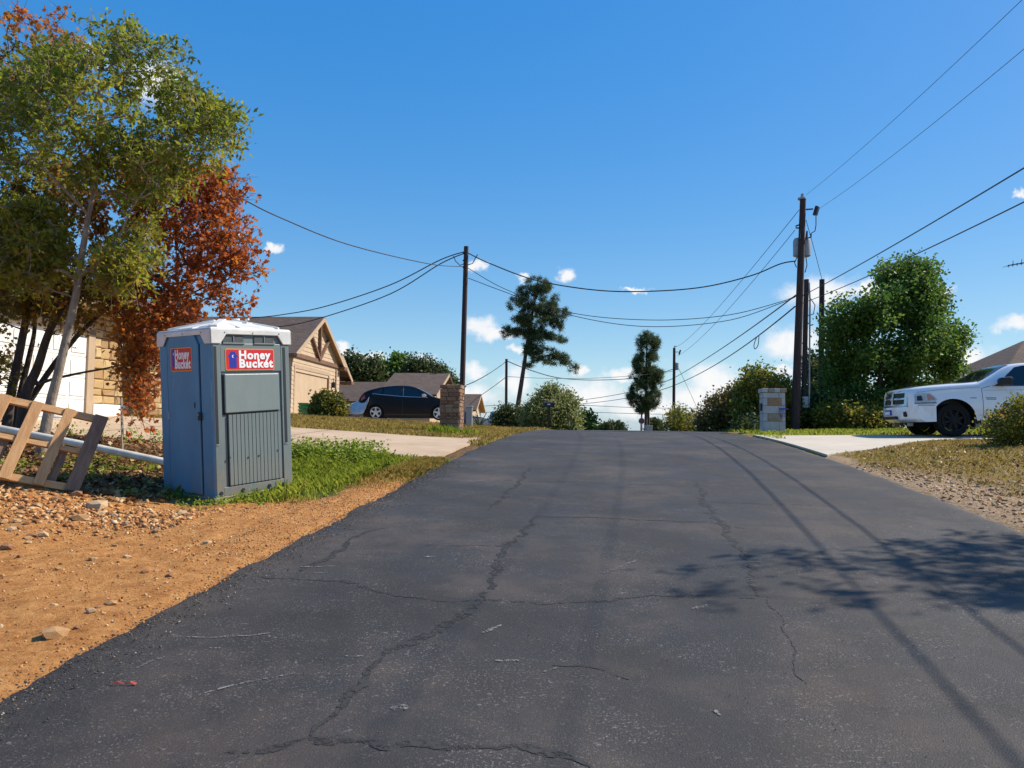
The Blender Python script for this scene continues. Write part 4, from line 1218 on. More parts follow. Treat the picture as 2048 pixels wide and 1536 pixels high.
def far_house(px, py, Y, z0, name, label, wall, half, eave, apex, length, th=.10, wing=None, truss=False):
    p = P(px, py, Y)
    t = thing(name, label, 'house', loc=(p.x, p.y, z0), rz=-math.atan(th))
    MB().bx(-length, 0, -half, half, -1, eave).build('wall', wall, t)
    MB().prism([(-half, eave), (half, eave), (0, apex)], lambda a, b, c: Vector((-c, a, b)), length).build('gable', wall, t)
    gable_roof(t, -length, 0, -half, half, eave, apex, 0, oe=.4, og=.5)
    if truss:
        for q in ((0, eave, 0, apex - .3), (0, eave + .1, -.9, eave + .9), (0, eave + .1, .9, eave + .9)):
            MB().beam((.07, q[0], q[1]), (.07, q[2], q[3]), .1, .16, up=(1, 0, 0)).build('truss_strut', M['brown_trim'], t)
    wn = MB().bx(.0, .06, -.8, .8, .9, 2.0).build('window', M['white_paint'], t)
    MB().bx(.061, .075, -.7, .7, 1.0, 1.9).build('pane', M['glass'], wn)
    if wing:
        x0, x1, yc, hf, ev, ap = wing
        MB().bx(x0, x1, yc - hf, yc + hf, -1, ev).build('wing_wall', wall, t)
        for sg in (1, -1):
            sl = Vector((0, sg * hf, ap - ev)).normalized(); L = math.hypot(hf, ap - ev) + .4
            roof_panel(t, Vector((x0, yc - sg * hf, ev)) - sl * .4, (1, 0, 0), sl, [(0, 0), (x1 - x0, 0), (x1 - x0 - .9, L), (.9, L)], M['shingles'], .06)
        w2 = MB().bx(x0 + 1.2, x0 + 2.0, yc - hf - .03, yc - hf, 1.0, 2.0).build('window', M['white_paint'], t)
        MB().bx(x0 + 1.28, x0 + 1.92, yc - hf - .045, yc - hf - .031, 1.08, 1.92).build('pane', M['glass'], w2)
    return t
far_house(884, 800, 52, 1.55, 'brown_roof_house', 'low brown-roofed house behind the black car', M['tan_siding'], 4.0, 2.2, 3.75, 3.4, wing=(-9.5, -3.2, 2.2, 2.6, 2.0, 3.35), truss=True)
far_house(953, 820, 78, 1.2, 'small_far_house', 'small tan house with brown roof behind the left stone pillar', M['tan_siding'], 3.2, 2.3, 3.9, 7)

def hip_house():
    p = P(2035, 760, 46)
    t = thing('hip_roof_house', 'house with brown hip roof showing above the white truck', 'house', loc=(p.x + 3.5, p.y + 3, 1.6))
    MB().bx(-6, 9, -5, 5, -1, 2.8).build('wall', M['tan_siding'], t)
    L = math.hypot(5.5, 3.4)
    sl = Vector((0, 5.5, 3.4)).normalized()
    roof_panel(t, Vector((-6.5, -5.5, 2.7)), (1, 0, 0), sl, [(0, 0), (16, 0), (10.5, L), (5.5, L)], M['shingles'], .06)
    sl = Vector((0, -5.5, 3.4)).normalized()
    roof_panel(t, Vector((-6.5, 5.5, 2.7)), (1, 0, 0), sl, [(0, 0), (16, 0), (10.5, L), (5.5, L)], M['shingles'], .06)
    sl = Vector((5.5, 0, 3.4)).normalized()
    roof_panel(t, Vector((-6.5, 5.5, 2.7)), (0, -1, 0), sl, [(0, 0), (11, 0), (5.5, L)], M['shingles'], .06)
    w = MB().bx(-4, -2.2, -5.06, -5.0, .9, 2.1).build('window', M['white_paint'], t)
    MB().bx(-3.9, -2.3, -5.075, -5.061, 1.0, 2.0).build('pane', M['glass'], w)
    return t
hip_house()

# ------------------------------------------------------------------ stone pillars
def stone_pillar():
    b = on_ground(903, 861, 22)
    t = thing('stone_pillar', 'brown rough stone mailbox pillar on the dry lawn in front of the pole', 'pillar', loc=(b.x, b.y, b.z), rz=R_(-9))
    w, d, H = .58, .52, 1.36
    MB().bx(-w / 2 + .03, w / 2 - .03, -d / 2 + .03, d / 2 - .03, -.2, H - .03).build('core', M['mortar'], t)
    z = 0
    for (o, eu, en, W, s) in (((-w / 2, -d / 2 + .03, -.08), (1, 0, 0), (0, -1, 0), w, 1), ((w / 2 - .03, -d / 2, -.08), (0, 1, 0), (1, 0, 0), d, 2), ((w / 2, d / 2 - .03, -.08), (-1, 0, 0), (0, 1, 0), w, 3), ((-w / 2 + .03, d / 2, -.08), (0, -1, 0), (-1, 0, 0), d, 4)):
        stone_field(t, o, eu, en, W, H, PILLAR, 'pillar', 20 + s, ch=(.085, .15), sl=(.14, .30), depth=.045, gap=.008)
    stone_field(t, (-w / 2 - .02, -d / 2 + .03, H - .08), (1, 0, 0), (0, -1, 0), w + .04, .12, PILLAR, 'pillar', 29, ch=(.12, .12), sl=(.18, .30), depth=.06)
    stone_field(t, (w / 2 - .03, -d / 2 - .02, H - .08), (0, 1, 0), (1, 0, 0), d + .04, .12, PILLAR, 'pillar', 30, ch=(.12, .12), sl=(.18, .30), depth=.06)
    MB().bx(-w / 2, w / 2, -d / 2, d / 2, H - .06, H + .035).build('cap', PILLAR[1], t, bevel=.015)
stone_pillar()

def block_pillar():
    Y = 24.6
    b = on_ground(1545, 873, Y)
    t = thing('block_pillar', 'pale block mailbox pillar with brown stone insets at the right driveway', 'pillar', loc=(b.x, b.y, b.z), rz=R_(-6))
    k = Y / F
    w = 42 * k; d = .55; z = -.1
    hs = [22, 18, 15.5, 15.5, 11]
    zs = 0
    for i, h in enumerate([23, 15, 16, 15, 11]):
        hh = h * k + (.1 if i == 0 else 0)
        z1 = z + hh
        if i in (1, 3):
            for a, bb, mat in ((-w / 2, -w * .30, 'block_pale'), (-w * .30 + .012, w * .33 - .012, 'block_brown' if i == 3 else 'block_tan'), (w * .33, w / 2, 'block_pale')):
                MB().bx(a, bb, -d / 2 - (.02 if 'brown' in mat or 'tan' in mat else 0), d / 2, z + .006, z1 - .006).build('block', M[mat], t, bevel=.012)
        else:
            for a, bb in ((-w / 2, w * .22 - .006), (w * .22 + .006, w / 2)):
                MB().bx(a, bb, -d / 2, d / 2, z + .006, z1 - .006).build('block', M['block_pale'], t, bevel=.012)
        z = z1
    MB().bx(-w / 2 + .02, w / 2 - .02, -d / 2 + .02, d / 2 - .02, -.1, z).build('core', M['mortar'], t)
    for i in range(4):
        a = -w / 2 - .04 + i * (w + .08) / 4
        MB().bx(a + .005, a + (w + .08) / 4 - .005, -d / 2 - .05, d / 2 + .05, z + .004, z + .13).build('cap_stone', M['block_pale'] if i % 2 == 0 else M['block_tan'], t, bevel=.015)
    # black mailbox let into the left side and a newspaper holder on the face
    MB().bx(-w / 2 - .05, -w / 2 + .001, -.14, .16, .72, .96).build('mailbox_door', M['black_trim'], t, bevel=.02)
    ho = MB().bx(w * .22, w / 2 + .10, -d / 2 - .05, -d / 2 - .03, .76, .80).build('paper_holder', M['sign_blue'], t)
    for q in (.24, .33, .42): MB().beam((w * q, -d / 2 - .04, .76), (w * (q + .02), -d / 2 - .04, .5), .012, .012).build('holder_strap', M['sign_blue'], ho)
block_pillar()

# ------------------------------------------------------------------ poles and wires
def pole(name, label, bpx, bpy_, tpx, tpy, Y, r0, r1, group=None, z0=None):
    top = P(tpx, tpy, Y); b = P(bpx, bpy_, Y); g = gz(b.x, b.y)
    d = (top - b).normalized()
    t = thing(name, label, 'pole', loc=(b.x, b.y, min(g, b.z)), group=group)
    lt = top - Vector(t.location)
    d = lt.normalized()
    n = 10
    lb = -d * .5
    pts = [lb.lerp(lt, i / n) for i in range(n + 1)]
    MB().tube(pts, [r0 + (r1 - r0) * i / n for i in range(n + 1)], 14).build('shaft', M['pole_wood'], t, smooth=50)
    return t, lt

# right-hand power pole
rp, rpt = pole('utility_pole', 'tall dark utility pole with transformer and power lines beside the right shrubs', 1590, 866, 1606, 398, 28, .165, .11)
def rel(px, py, Y, t=rp): return P(px, py, Y) - Vector(t.location)
ins = MB().tube([rel(1604, 398, 28), rel(1605, 388, 28)], [.07, .06], 10); ins.tube([rel(1604, 399, 28), rel(1604, 396, 28)], .16, 10)
ins.build('top_insulator', M['insulator'], rp)
MB().tube([rel(1611, 419, 28), rel(1626, 418, 28)], .03, 8).build('cutout_arm', M['steel_dark'], rp)
co = MB().tube([rel(1629, 430, 28), rel(1634, 413, 28)], .075, 8); co.build('fuse_cutout', M['steel_dark'], rp)
MB().tube([rel(1634, 413, 28), rel(1639, 415, 28), rel(1634, 431, 28), rel(1629, 430, 28)], .022, 6).build('fuse_tube', M['insulator'], rp)
for (px, w_) in ((1597, .20), (1611, .19)):
    tr = MB().tube([rel(px, 514, 28.35), rel(px, 512, 28.35), rel(px, 482, 28.35), rel(px, 477, 28.35)], [w_ * .6, w_, w_, w_ * .75], 16).build('transformer_can', M['insulator'], rp, smooth=40)
    MB().tube([rel(px + 2, 478, 27.8), rel(px + 3, 462, 27.8)], [.05, .03], 8).build('bushing', M['steel_dark'], tr)
MB().tube([rel(1612, 478, 28), rel(1622, 474, 28), rel(1622, 467, 28)], .03, 6).build('arrester', M['steel_dark'], rp)
MB().tube([rel(1608, 446, 28), rel(1592, 452, 28), rel(1592, 456, 28), rel(1604, 456, 28)], .03, 6).build('neutral_bracket', M['steel_dark'], rp)
for pts in (([(1632, 432), (1632, 450), (1630, 462), (1623, 466)]), ([(1612, 515), (1614, 530), (1610, 545)]), ([(1594, 515), (1589, 525), (1593, 535)])):
    MB().tube([rel(a, b, 27.9) for a, b in pts], .018, 5).build('jumper_wire', M['cable'], rp)

p2, p2t = pole('service_pole', 'short dark pole with grey conduit next to the transformer pole', 1606, 862, 1613, 559, 29.5, .10, .095)
MB().tube([P(1618, 815, 29.4) - Vector(p2.location), P(1620, 600, 29.4) - Vector(p2.location), P(1618, 565, 29.4) - Vector(p2.location)], .035, 8).build('conduit', M['galv'], p2)
MB().tube([P(1621, 597, 29.4) - Vector(p2.location), P(1630, 610, 29.4) - Vector(p2.location), P(1627, 628, 29.4) - Vector(p2.location), P(1612, 632, 29.4) - Vector(p2.location)], .018, 6).build('drip_loop', M['cable'], p2)
MB().bx(-.12, .12, -.3, -.1, .9, 1.35).build('meter_box', M['galv'], p2, bevel=.02)
p3, p3t = pole('stub_pole', 'dark guy stub pole rising in front of the big leafy tree', 1641, 855, 1644, 559, 33, .125, .11)
lp, lpt = pole('service_pole', 'dark service pole rising behind the brown stone pillar', 922, 862, 932.5, 493, 30, .115, .095)
for a in (506, 520, 534):
    MB().tube([lpt.normalized() * 0 + (P(930, a, 30) - Vector(lp.location)), P(926, a + 1, 29.9) - Vector(lp.location)], .03, 6).build('cable_clamp', M['steel_dark'], lp)
MB().tube([P(931, 526, 29.9) - Vector(lp.location), P(920, 531, 29.9) - Vector(lp.location), P(911, 522, 29.9) - Vector(lp.location), P(907, 512, 29.9) - Vector(lp.location)], .018, 6).build('drip_loop', M['cable'], lp)
MB().tube([P(935, 530, 29.9) - Vector(lp.location), P(945, 527, 29.9) - Vector(lp.location), P(951, 516, 29.9) - Vector(lp.location), P(955, 509, 29.9) - Vector(lp.location)], .018, 6).build('drip_loop', M['cable'], lp)
l2, l2t = pole('service_pole', 'slim dark pole left of the leaning pine beyond the crest', 1012, 862, 1013, 718, 58, .115, .10)
rf, rft = pole('utility_pole', 'distant utility pole with one transformer beyond the road crest', 1347, 872, 1348.5, 696, 74, .17, .13)
def relf(px, py): return P(px, py, 74) - Vector(rf.location)
MB().tube([relf(1353, 740), relf(1353, 726)], .22, 12).build('transformer_can', M['insulator'], rf, smooth=40)
MB().tube([relf(1349, 704), relf(1357, 704)], .035, 6).build('cutout_arm', M['steel_dark'], rf)
MB().tube([relf(1358, 709), relf(1361, 700)], .08, 8).build('fuse_cutout', M['steel_dark'], rf)
MB().tube([relf(1348, 696), relf(1349, 692), relf(1353, 693)], .05, 6).build('top_insulator', M['insulator'], rf)
fp, fpt = pole('utility_pole', 'tiny far utility pole with cross-arm above the round olive shrub', 1090, 862, 1091, 770, 120, .16, .13)
MB().beam(P(1080, 773, 120) - Vector(fp.location), P(1102, 773, 120) - Vector(fp.location), .12, .12).build('cross_arm', M['pole_wood'], fp)
for a in (1081, 1086, 1096, 1101): MB().tube([P(a, 773, 120) - Vector(fp.location), P(a, 770, 120) - Vector(fp.location)], .08, 6).build('insulator', M['insulator'], fp)
MB().tube([P(1095, 790, 119.8) - Vector(fp.location), P(1095, 784, 119.8) - Vector(fp.location)], .26, 10).build('transformer_can', M['insulator'], fp)

def wire(label, pts, r, mat='cable', n=28, name='overhead_cable'):
    """smooth curve (Lagrange through three points, or a hanging line through two with sag)"""
    pts = [Vector(p) for p in pts]
    out = []
    if len(pts) == 3:
        a, b, c = pts
        tb = (b - a).length / ((b - a).length + (c - b).length)
        for i in range(n + 1):
            t = i / n
            la = (t - tb) * (t - 1) / ((0 - tb) * (0 - 1)); lb = t * (t - 1) / (tb * (tb - 1)); lc = t * (t - tb) / (1 * (1 - tb))
            out.append(a * la + b * lb + c * lc)
    else:
        out = []
        for i in range(n + 1):
            t = i / n * (len(pts) - 1); k = min(int(t), len(pts) - 2); f = t - k
            p0, p1, p2_, p3_ = pts[max(k - 1, 0)], pts[k], pts[k + 1], pts[min(k + 2, len(pts) - 1)]
            out.append(.5 * ((2 * p1) + (p2_ - p0) * f + (2 * p0 - 5 * p1 + 4 * p2_ - p3_) * f * f + (3 * p1 - p0 - 3 * p2_ + p3_) * f ** 3))
    o = MB().tube(out, r, 6).build(name, M[mat], None, smooth=60)
    return tag(o, label, 'cable', 'overhead lines')
def behind(px, py, Yb=12.6, zb=None, dz=0.0):
    """a line from the right power pole passes (px,py) and goes on over the verge behind the camera"""
    p = P(px, py, Yb); return p, Vector((p.x - TH * 36, p.y - 36, p.z + dz - .4))
for label, st, at_, r, dz in (('highest thin power line climbing to the upper right corner', (1612, 390), (2048, -4), .0058, 1.0),
                              ('second thin power line from the fuse cutout to the right edge', (1634, 420), (2048, 98), .0058, 1.0),
                              ('upper of two thick cables running right past the leafy tree', (1604, 592), (2048, 336), .014, .9),
                              ('lower of two thick cables running right past the leafy tree', (1606, 606), (2048, 404), .0125, .9)):
    a, b = behind(*at_, dz=dz)
    wire(label, [P(*st, 28), a, b], r, 'cable' if r > .015 else 'cable_thin', 40)
wire('highest thin power line from transformer pole to distant pole', [P(1598, 420, 28), P(1450, 600, 42), P(1349, 695, 74)], .012, 'cable_thin')
wire('thin power line just below the highest one towards the distant pole', [P(1590, 460, 28), P(1460, 615, 42), P(1355, 712, 74)], .012, 'cable_thin')
wire('upper thick cable sloping down to the distant pole', [P(1592, 590, 28), P(1480, 672, 42), P(1348, 756, 74)], .026)
wire('lower thick cable sloping down to the distant pole', [P(1590, 613, 28), P(1480, 698, 42), P(1348, 771, 74)], .028)
wire('cable continuing left from the distant pole at mid height', [P(1346, 757, 74), P(1230, 790, 95), P(1092, 806, 118)], .035)
wire('cable continuing left from the distant pole below its neighbour', [P(1346, 772, 74), P(1230, 800, 95), P(1092, 812, 118)], .035)
wire('thick black cable sagging across the road between both poles', [P(934, 505, 30), P(980, 527, 29.9), P(1070, 560, 29.7), P(1180, 579, 29.4), P(1280, 583, 29.1), P(1400, 575, 28.8), P(1500, 552, 28.4), P(1560, 528, 28.2), P(1592, 522, 28)], .024, n=60)
wire('upper of two thin cables crossing below the thick road cable', [P(936, 536, 30), P(1010, 578, 29.9), P(1140, 625, 29.7), P(1300, 640, 29.3), P(1450, 631, 28.6), P(1560, 604, 28.2), P(1594, 590, 28)], .014, n=50)
wire('lower of two thin cables crossing below the thick road cable', [P(936, 556, 30), P(1010, 584, 29.9), P(1140, 630, 29.7), P(1290, 653, 29.3), P(1450, 642, 28.6), P(1560, 607, 28.2), P(1594, 592, 28)], .014, n=50)
wire('single cable from left pole rising behind the red foliage', [P(929, 533, 30), P(860, 528, 27), P(700, 490, 22), P(560, 435, 19), P(480, 395, 17.5), P(400, 352, 16.5), P(330, 312, 16)], .016, n=50)
wire('upper service cable from left pole to the tan house roof', [P(930, 503, 30), P(880, 520, 30.5), P(780, 570, 31.5), P(650, 613, 33), P(560, 630, 34), P(500, 636, 35)], .022, n=40)
wire('lower service cable from left pole across the tan house roof', [P(930, 506, 30), P(880, 528, 30.5), P(780, 588, 31.5), P(645, 635, 33.5), P(570, 652, 35), P(510, 655, 35.2)], .022, n=40)
wire('cable from the slim pole down behind the left stone pillar', [P(1011, 724, 58), P(970, 752, 55), P(933, 770, 52)], .028)
wire('fainter cable from the slim pole to the small far house', [P(1011, 755, 58), P(980, 778, 66), P(952, 797, 77)], .025)
wire('sagging cable from the slim pole to the distant pole', [P(1014, 722, 58), P(1060, 740, 60), P(1120, 756, 63), P(1200, 760, 68), P(1290, 754, 72), P(1347, 738, 74)], .035, n=40)
wire('straighter cable from the slim pole to the distant pole', [P(1014, 753, 58), P(1150, 757, 64), P(1347, 742, 74)], .022)
for k, (y0, ym, y1) in enumerate(((816, 808, 815), (828, 822, 829))):
    wire('far level power line low over the horizon, ' + ('upper' if k == 0 else 'lower') + ' of two', [P(930, y0 - 2, 118), P(1092, ym, 118.5), P(1300, y0, 119), P(1500, y1, 120), P(1700, y1 - 4, 121)], .04, 'cable_thin', 40)
wire('guy wire between transformer pole and stub pole', [P(1612, 440, 28), P(1630, 505, 30.3), P(1644, 560, 33)], .011)
wire('guy wire from the distant pole down into the shrubs', [P(1350, 722, 74), P(1380, 785, 72), P(1410, 852, 70)], .02)
lw = wire('small hanging cable loop on the sloping cable right of centre', [P(1513, 675, 38), P(1508, 690, 38), P(1510, 698, 38), P(1516, 690, 38), P(1518, 671, 38)], .02, n=24)
mb = MB().beam(P(1394, 838, 70.5), P(1413, 868, 69.8), .12, .12)
tag(mb.build('guy_guard', M['sign_yellow'], None), 'yellow guard sleeve on the guy wire above the crest', 'guard')

# aerial on the right edge
ap = P(2052, 527, 46)
t = thing('roof_aerial', 'small television aerial at the right edge above the truck', 'aerial', loc=(ap.x, ap.y, 1.6 + 5.2))
ah = ap.z - t.location.z
MB().tube([(0, 0, -.5), (0, 0, ah)], .03, 6).build('mast', M['galv'], t)
MB().tube([(-1.15, 0, ah - .15), (.5, 0, ah + .15)], .025, 6).build('boom', M['steel_dark'], t)
for k in range(6):
    x = -1.1 + k * .27; z = ah - .14 + k * .05
    MB().tube([(x, -.5, z + .0), (x, .5, z)], .014, 5).build('element', M['steel_dark'], t)
    MB().tube([(x, 0, z - .12), (x + .04, 0, z + .2 * (k % 2) + .06)], .018, 5).build('clip', M['steel_dark'], t)

# mailbox on a post, road signs past the crest
Y = 40; b = on_ground(1098, 860, Y)
t = thing('post_mailbox', 'black mailbox on a wooden post at the left end of the crest', 'mailbox', loc=b)
zt = P(1100, 812, Y).z - b.z
MB().beam((0, 0, -.2), (0, 0, zt + .0), .09, .09).build('post', M['pole_wood'], t)
box = MB(); pr = []
w2, hh = .20, .0
for k in range(9): pr.append((.19 * math.cos(math.pi * k / 8) * .8, .16 + .13 * math.sin(math.pi * k / 8)))
pr = [(.152, 0)] + pr + [(-.152, 0)]
bo = MB().prism(pr, lambda a, b_, c: Vector((c - .27, a, zt - .06 + b_)), .54).build('box', M['black_trim'], t, smooth=40)
MB().bx(-.10, .05, -.156, -.153, zt + .05, zt + .11).build('number_plate', M['white_paint'], bo)
MB().bx(.27, .285, -.13, .13, zt - .05, zt + .2).build('lid', M['black_trim'], bo)

Y = 68; b = on_ground(1283, 865, Y); zt = P(1282, 842, Y).z
t = thing('road_sign', 'octagonal red sign seen from the front on a post by the far pines', 'sign', loc=(b.x, b.y, b.z))
zc = zt - b.z
MB().beam((0, 0, -.2), (0, 0, zc + .3), .07, .07).build('post', M['galv'], t)
MB().prism([(.30 * math.cos(R_(22.5 + 45 * k)), zc + .30 * math.sin(R_(22.5 + 45 * k))) for k in range(8)], lambda a, b_, c: Vector((a, -.05 - c, b_)), .02).build('plate', M['sign_white'], t)
MB().prism([(.265 * math.cos(R_(22.5 + 45 * k)), zc + .265 * math.sin(R_(22.5 + 45 * k))) for k in range(8)], lambda a, b_, c: Vector((a, -.071 - c, b_)), .01).build('face', M['dull_red'], t)
Y = 70; b = on_ground(1297, 866, Y); zt = P(1297, 852, Y).z - b.z
t = thing('utility_cabinet', 'small pale cabinet at the foot of the far pines', 'cabinet', loc=b, rz=.2)
MB().bx(-.3, .3, -.25, .25, -.1, zt).build('body', M['post_grey'], t, bevel=.03)
MB().bx(-.33, .33, -.28, .28, zt + .003, zt + .06).build('lid', M['post_grey'], t, bevel=.02)
Y = 27; b = on_ground(938, 855, Y); zt = P(938, 815, Y).z - b.z
t = thing('marker_post', 'short pale grey post just right of the brown stone pillar', 'post', loc=b)
MB().bx(-.11, .11, -.11, .11, -.2, zt).build('post', M['post_grey'], t, bevel=.01)
MB().bx(-.13, .13, -.13, .13, zt + .002, zt + .05).build('cap', M['post_grey'], t, bevel=.015)
Y = 27; b = on_ground(1507, 873, Y); zt = P(1507, 842, Y).z - b.z
t = thing('marker_post', 'stubby pale post left of the block pillar', 'post', loc=b)
MB().bx(-.075, .075, -.075, .075, -.2, zt).build('post', M['post_grey'], t, bevel=.01)
MB().bx(-.09, .09, -.09, .09, zt + .002, zt + .04).build('cap', M['post_grey'], t, bevel=.01)

# ------------------------------------------------------------------ vehicles
class Car:
    """lofted body. x runs from the nose (0) to the tail (L); side surface can be sampled for glass, seams and lamps"""
    def __init__(s, L, top, belt, width, sill, arches, tumble, nose_low=None):
        s.L, s.top_, s.belt_, s.width_, s.sill, s.arches, s.tumble = L, top, belt, width, sill, arches, tumble
        s.nose_low = nose_low or [(0, sill), (L, sill)]
    def it(s, tab, x):
        xs = [a for a, b in tab]; ys = [b for a, b in tab]
        # monotone smooth interpolation
        x = min(max(x, xs[0]), xs[-1])
        k = min(max(int(np.searchsorted(xs, x)) - 1, 0), len(xs) - 2)
        t = (x - xs[k]) / (xs[k + 1] - xs[k])
        d = [(ys[i + 1] - ys[i]) / (xs[i + 1] - xs[i]) for i in range(len(xs) - 1)]
        def sl(i):
            if i == 0: return d[0]
            if i == len(xs) - 1: return d[-1]
            return 0 if d[i - 1] * d[i] <= 0 else 2 * d[i - 1] * d[i] / (d[i - 1] + d[i])
        h = xs[k + 1] - xs[k]; m0, m1 = sl(k) * h, sl(k + 1) * h
        return (2 * t ** 3 - 3 * t ** 2 + 1) * ys[k] + (t ** 3 - 2 * t ** 2 + t) * m0 + (-2 * t ** 3 + 3 * t ** 2) * ys[k + 1] + (t ** 3 - t ** 2) * m1
    def low(s, x):
        z = s.it(s.nose_low, x)
        for cx, cz, r in s.arches:
            if abs(x - cx) < r: z = max(z, cz + math.sqrt(r * r - (x - cx) ** 2))
        return z
    def section(s, x):
        zt, zb, W, zl = s.it(s.top_, x), s.it(s.belt_, x), s.it(s.width_, x), s.low(x)
        zb = min(zb, zt - .03); zl = min(zl, zb - .05)
        base = s.it(s.nose_low, x)
        hm = zb - base
        Wr = W * .955 - s.tumble * max(zt - zb - .05, 0)
        def yb(z):
            f = (z - base) / max(hm, .05)
            return W * (.955 + .045 * math.sin(math.pi * min(max(f, 0), 1) ** .9) - .02 * max(f - .5, 0))
        pts = [(yb(zl), zl)]
        for f in (.2, .45, .7, .9): pts.append((yb(zl + f * (zb - zl)), zl + f * (zb - zl)))
        pts.append((W * .955, zb))
        zr = zt - min(.07, .4 * (zt - zb))
        pts.append((Wr + .012, zr)); pts.append((Wr * .965, zt - .35 * (zt - zr))); pts.append((Wr * .86, zt - .08 * (zt - zr))); pts.append((Wr * .5, zt)); pts.append((0, zt + .004))
        return pts
    def side_y(s, x, z):
        p = s.section(x)
        for (y0, z0), (y1, z1) in zip(p[:-1], p[1:]):
            if z0 <= z <= z1 and z1 > z0: return y0 + (y1 - y0) * (z - z0) / (z1 - z0)
        return p[0][0] if z < p[0][1] else p[6][0]
    def body(s, name, mat, parent, step=.04):
        xs = list(np.arange(0, s.L, step)) + [s.L]
        for cx, cz, r in s.arches: xs += [cx - r + .002, cx + r - .002]
        xs = sorted(xs)
        n = 11; rows = []
        vs = []
        for x in xs:
            p = s.section(x)
            vs += [(x, -y, z) for y, z in p] + [(x, y, z) for y, z in reversed(p[:-1])]
        m = 2 * n - 1; fs = []
        for i in range(len(xs) - 1):
            for j in range(m - 1): fs.append((i * m + j, i * m + j + 1, (i + 1) * m + j + 1, (i + 1) * m + j))
        fs.append(tuple(range(m))); fs.append(tuple((len(xs) - 1) * m + j for j in range(m)))
        return MB().add(vs, fs).build(name, mat, parent, smooth=38)
    def side_patch(s, name, poly, mat, parent, sides=(-1, 1), off=.006, step=.05, label=None):
        out = []
        for sd in sides:
            pts = []
            for (a, b) in zip(poly, poly[1:] + poly[:1]):
                k = max(1, int(math.hypot(b[0] - a[0], b[1] - a[1]) / step))
                pts += [(a[0] + (b[0] - a[0]) * i / k, a[1] + (b[1] - a[1]) * i / k) for i in range(k)]
            me = bpy.data.meshes.new(name); bm = bmesh.new()
            vv = [bm.verts.new((x, 0, z)) for x, z in pts]; f = bm.faces.new(vv)
            bmesh.ops.triangulate(bm, faces=[f])
            for q in range(2):
                lng = [e for e in bm.edges if e.calc_length() > .14]
                if lng: bmesh.ops.subdivide_edges(bm, edges=lng, cuts=1); bmesh.ops.triangulate(bm, faces=bm.faces[:])
            for v in bm.verts: v.co.y = sd * (s.side_y(v.co.x, v.co.z) + off)
            bmesh.ops.recalc_face_normals(bm, faces=bm.faces)
            bm.to_mesh(me); bm.free()
            for p in me.polygons: p.use_smooth = True
            out.append(link(name, me, mat, parent))
        return out
    def seam(s, name, line, w, mat, parent, sides=(-1, 1), off=.004):
        for (a, b) in zip(line[:-1], line[1:]):
            d = Vector((b[0] - a[0], b[1] - a[1])); n = Vector((-d.y, d.x)).normalized() * w / 2
            s.side_patch(name, [(a[0] + n.x, a[1] + n.y), (b[0] + n.x, b[1] + n.y), (b[0] - n.x, b[1] - n.y), (a[0] - n.x, a[1] - n.y)], mat, parent, sides, off, .06)
    def top_patch(s, name, x0, x1, fr, mat, parent, off=.008, n=12):
        vs, fs = [], []
        for i in range(n + 1):
            x = x0 + (x1 - x0) * i / n
            p = s.section(x); ym = p[7][0] * fr
            prof = sorted(p[6:])
            for j in range(9):
                y = -ym + 2 * ym * j / 8
                z = np.interp(abs(y), [a for a, b in prof], [b for a, b in prof])
                vs.append((x - off, y, float(z) + off))
        for i in range(n):
            for j in range(8): fs.append((i * 9 + j, i * 9 + j + 1, i * 9 + j + 10, i * 9 + j + 9))
        return MB().add(vs, fs).build(name, mat, parent, smooth=60)

def lathe_y(mb, c, prof, n=28, cap=True):
    """prof: list of (r, y) turned about the Y axis through c"""
    base = len(mb.v)
    for r, y in prof:
        for j in range(n):
            a = 2 * math.pi * j / n; mb.v.append((c[0] + r * math.cos(a), c[1] + y, c[2] + r * math.sin(a)))
    for i in range(len(prof) - 1):
        for j in range(n): mb.f.append((base + i * n + j, base + i * n + (j + 1) % n, base + (i + 1) * n + (j + 1) % n, base + (i + 1) * n + j))
    if cap: mb.f.append(tuple(base + j for j in range(n))); mb.f.append(tuple(base + (len(prof) - 1) * n + j for j in range(n)))
    return mb

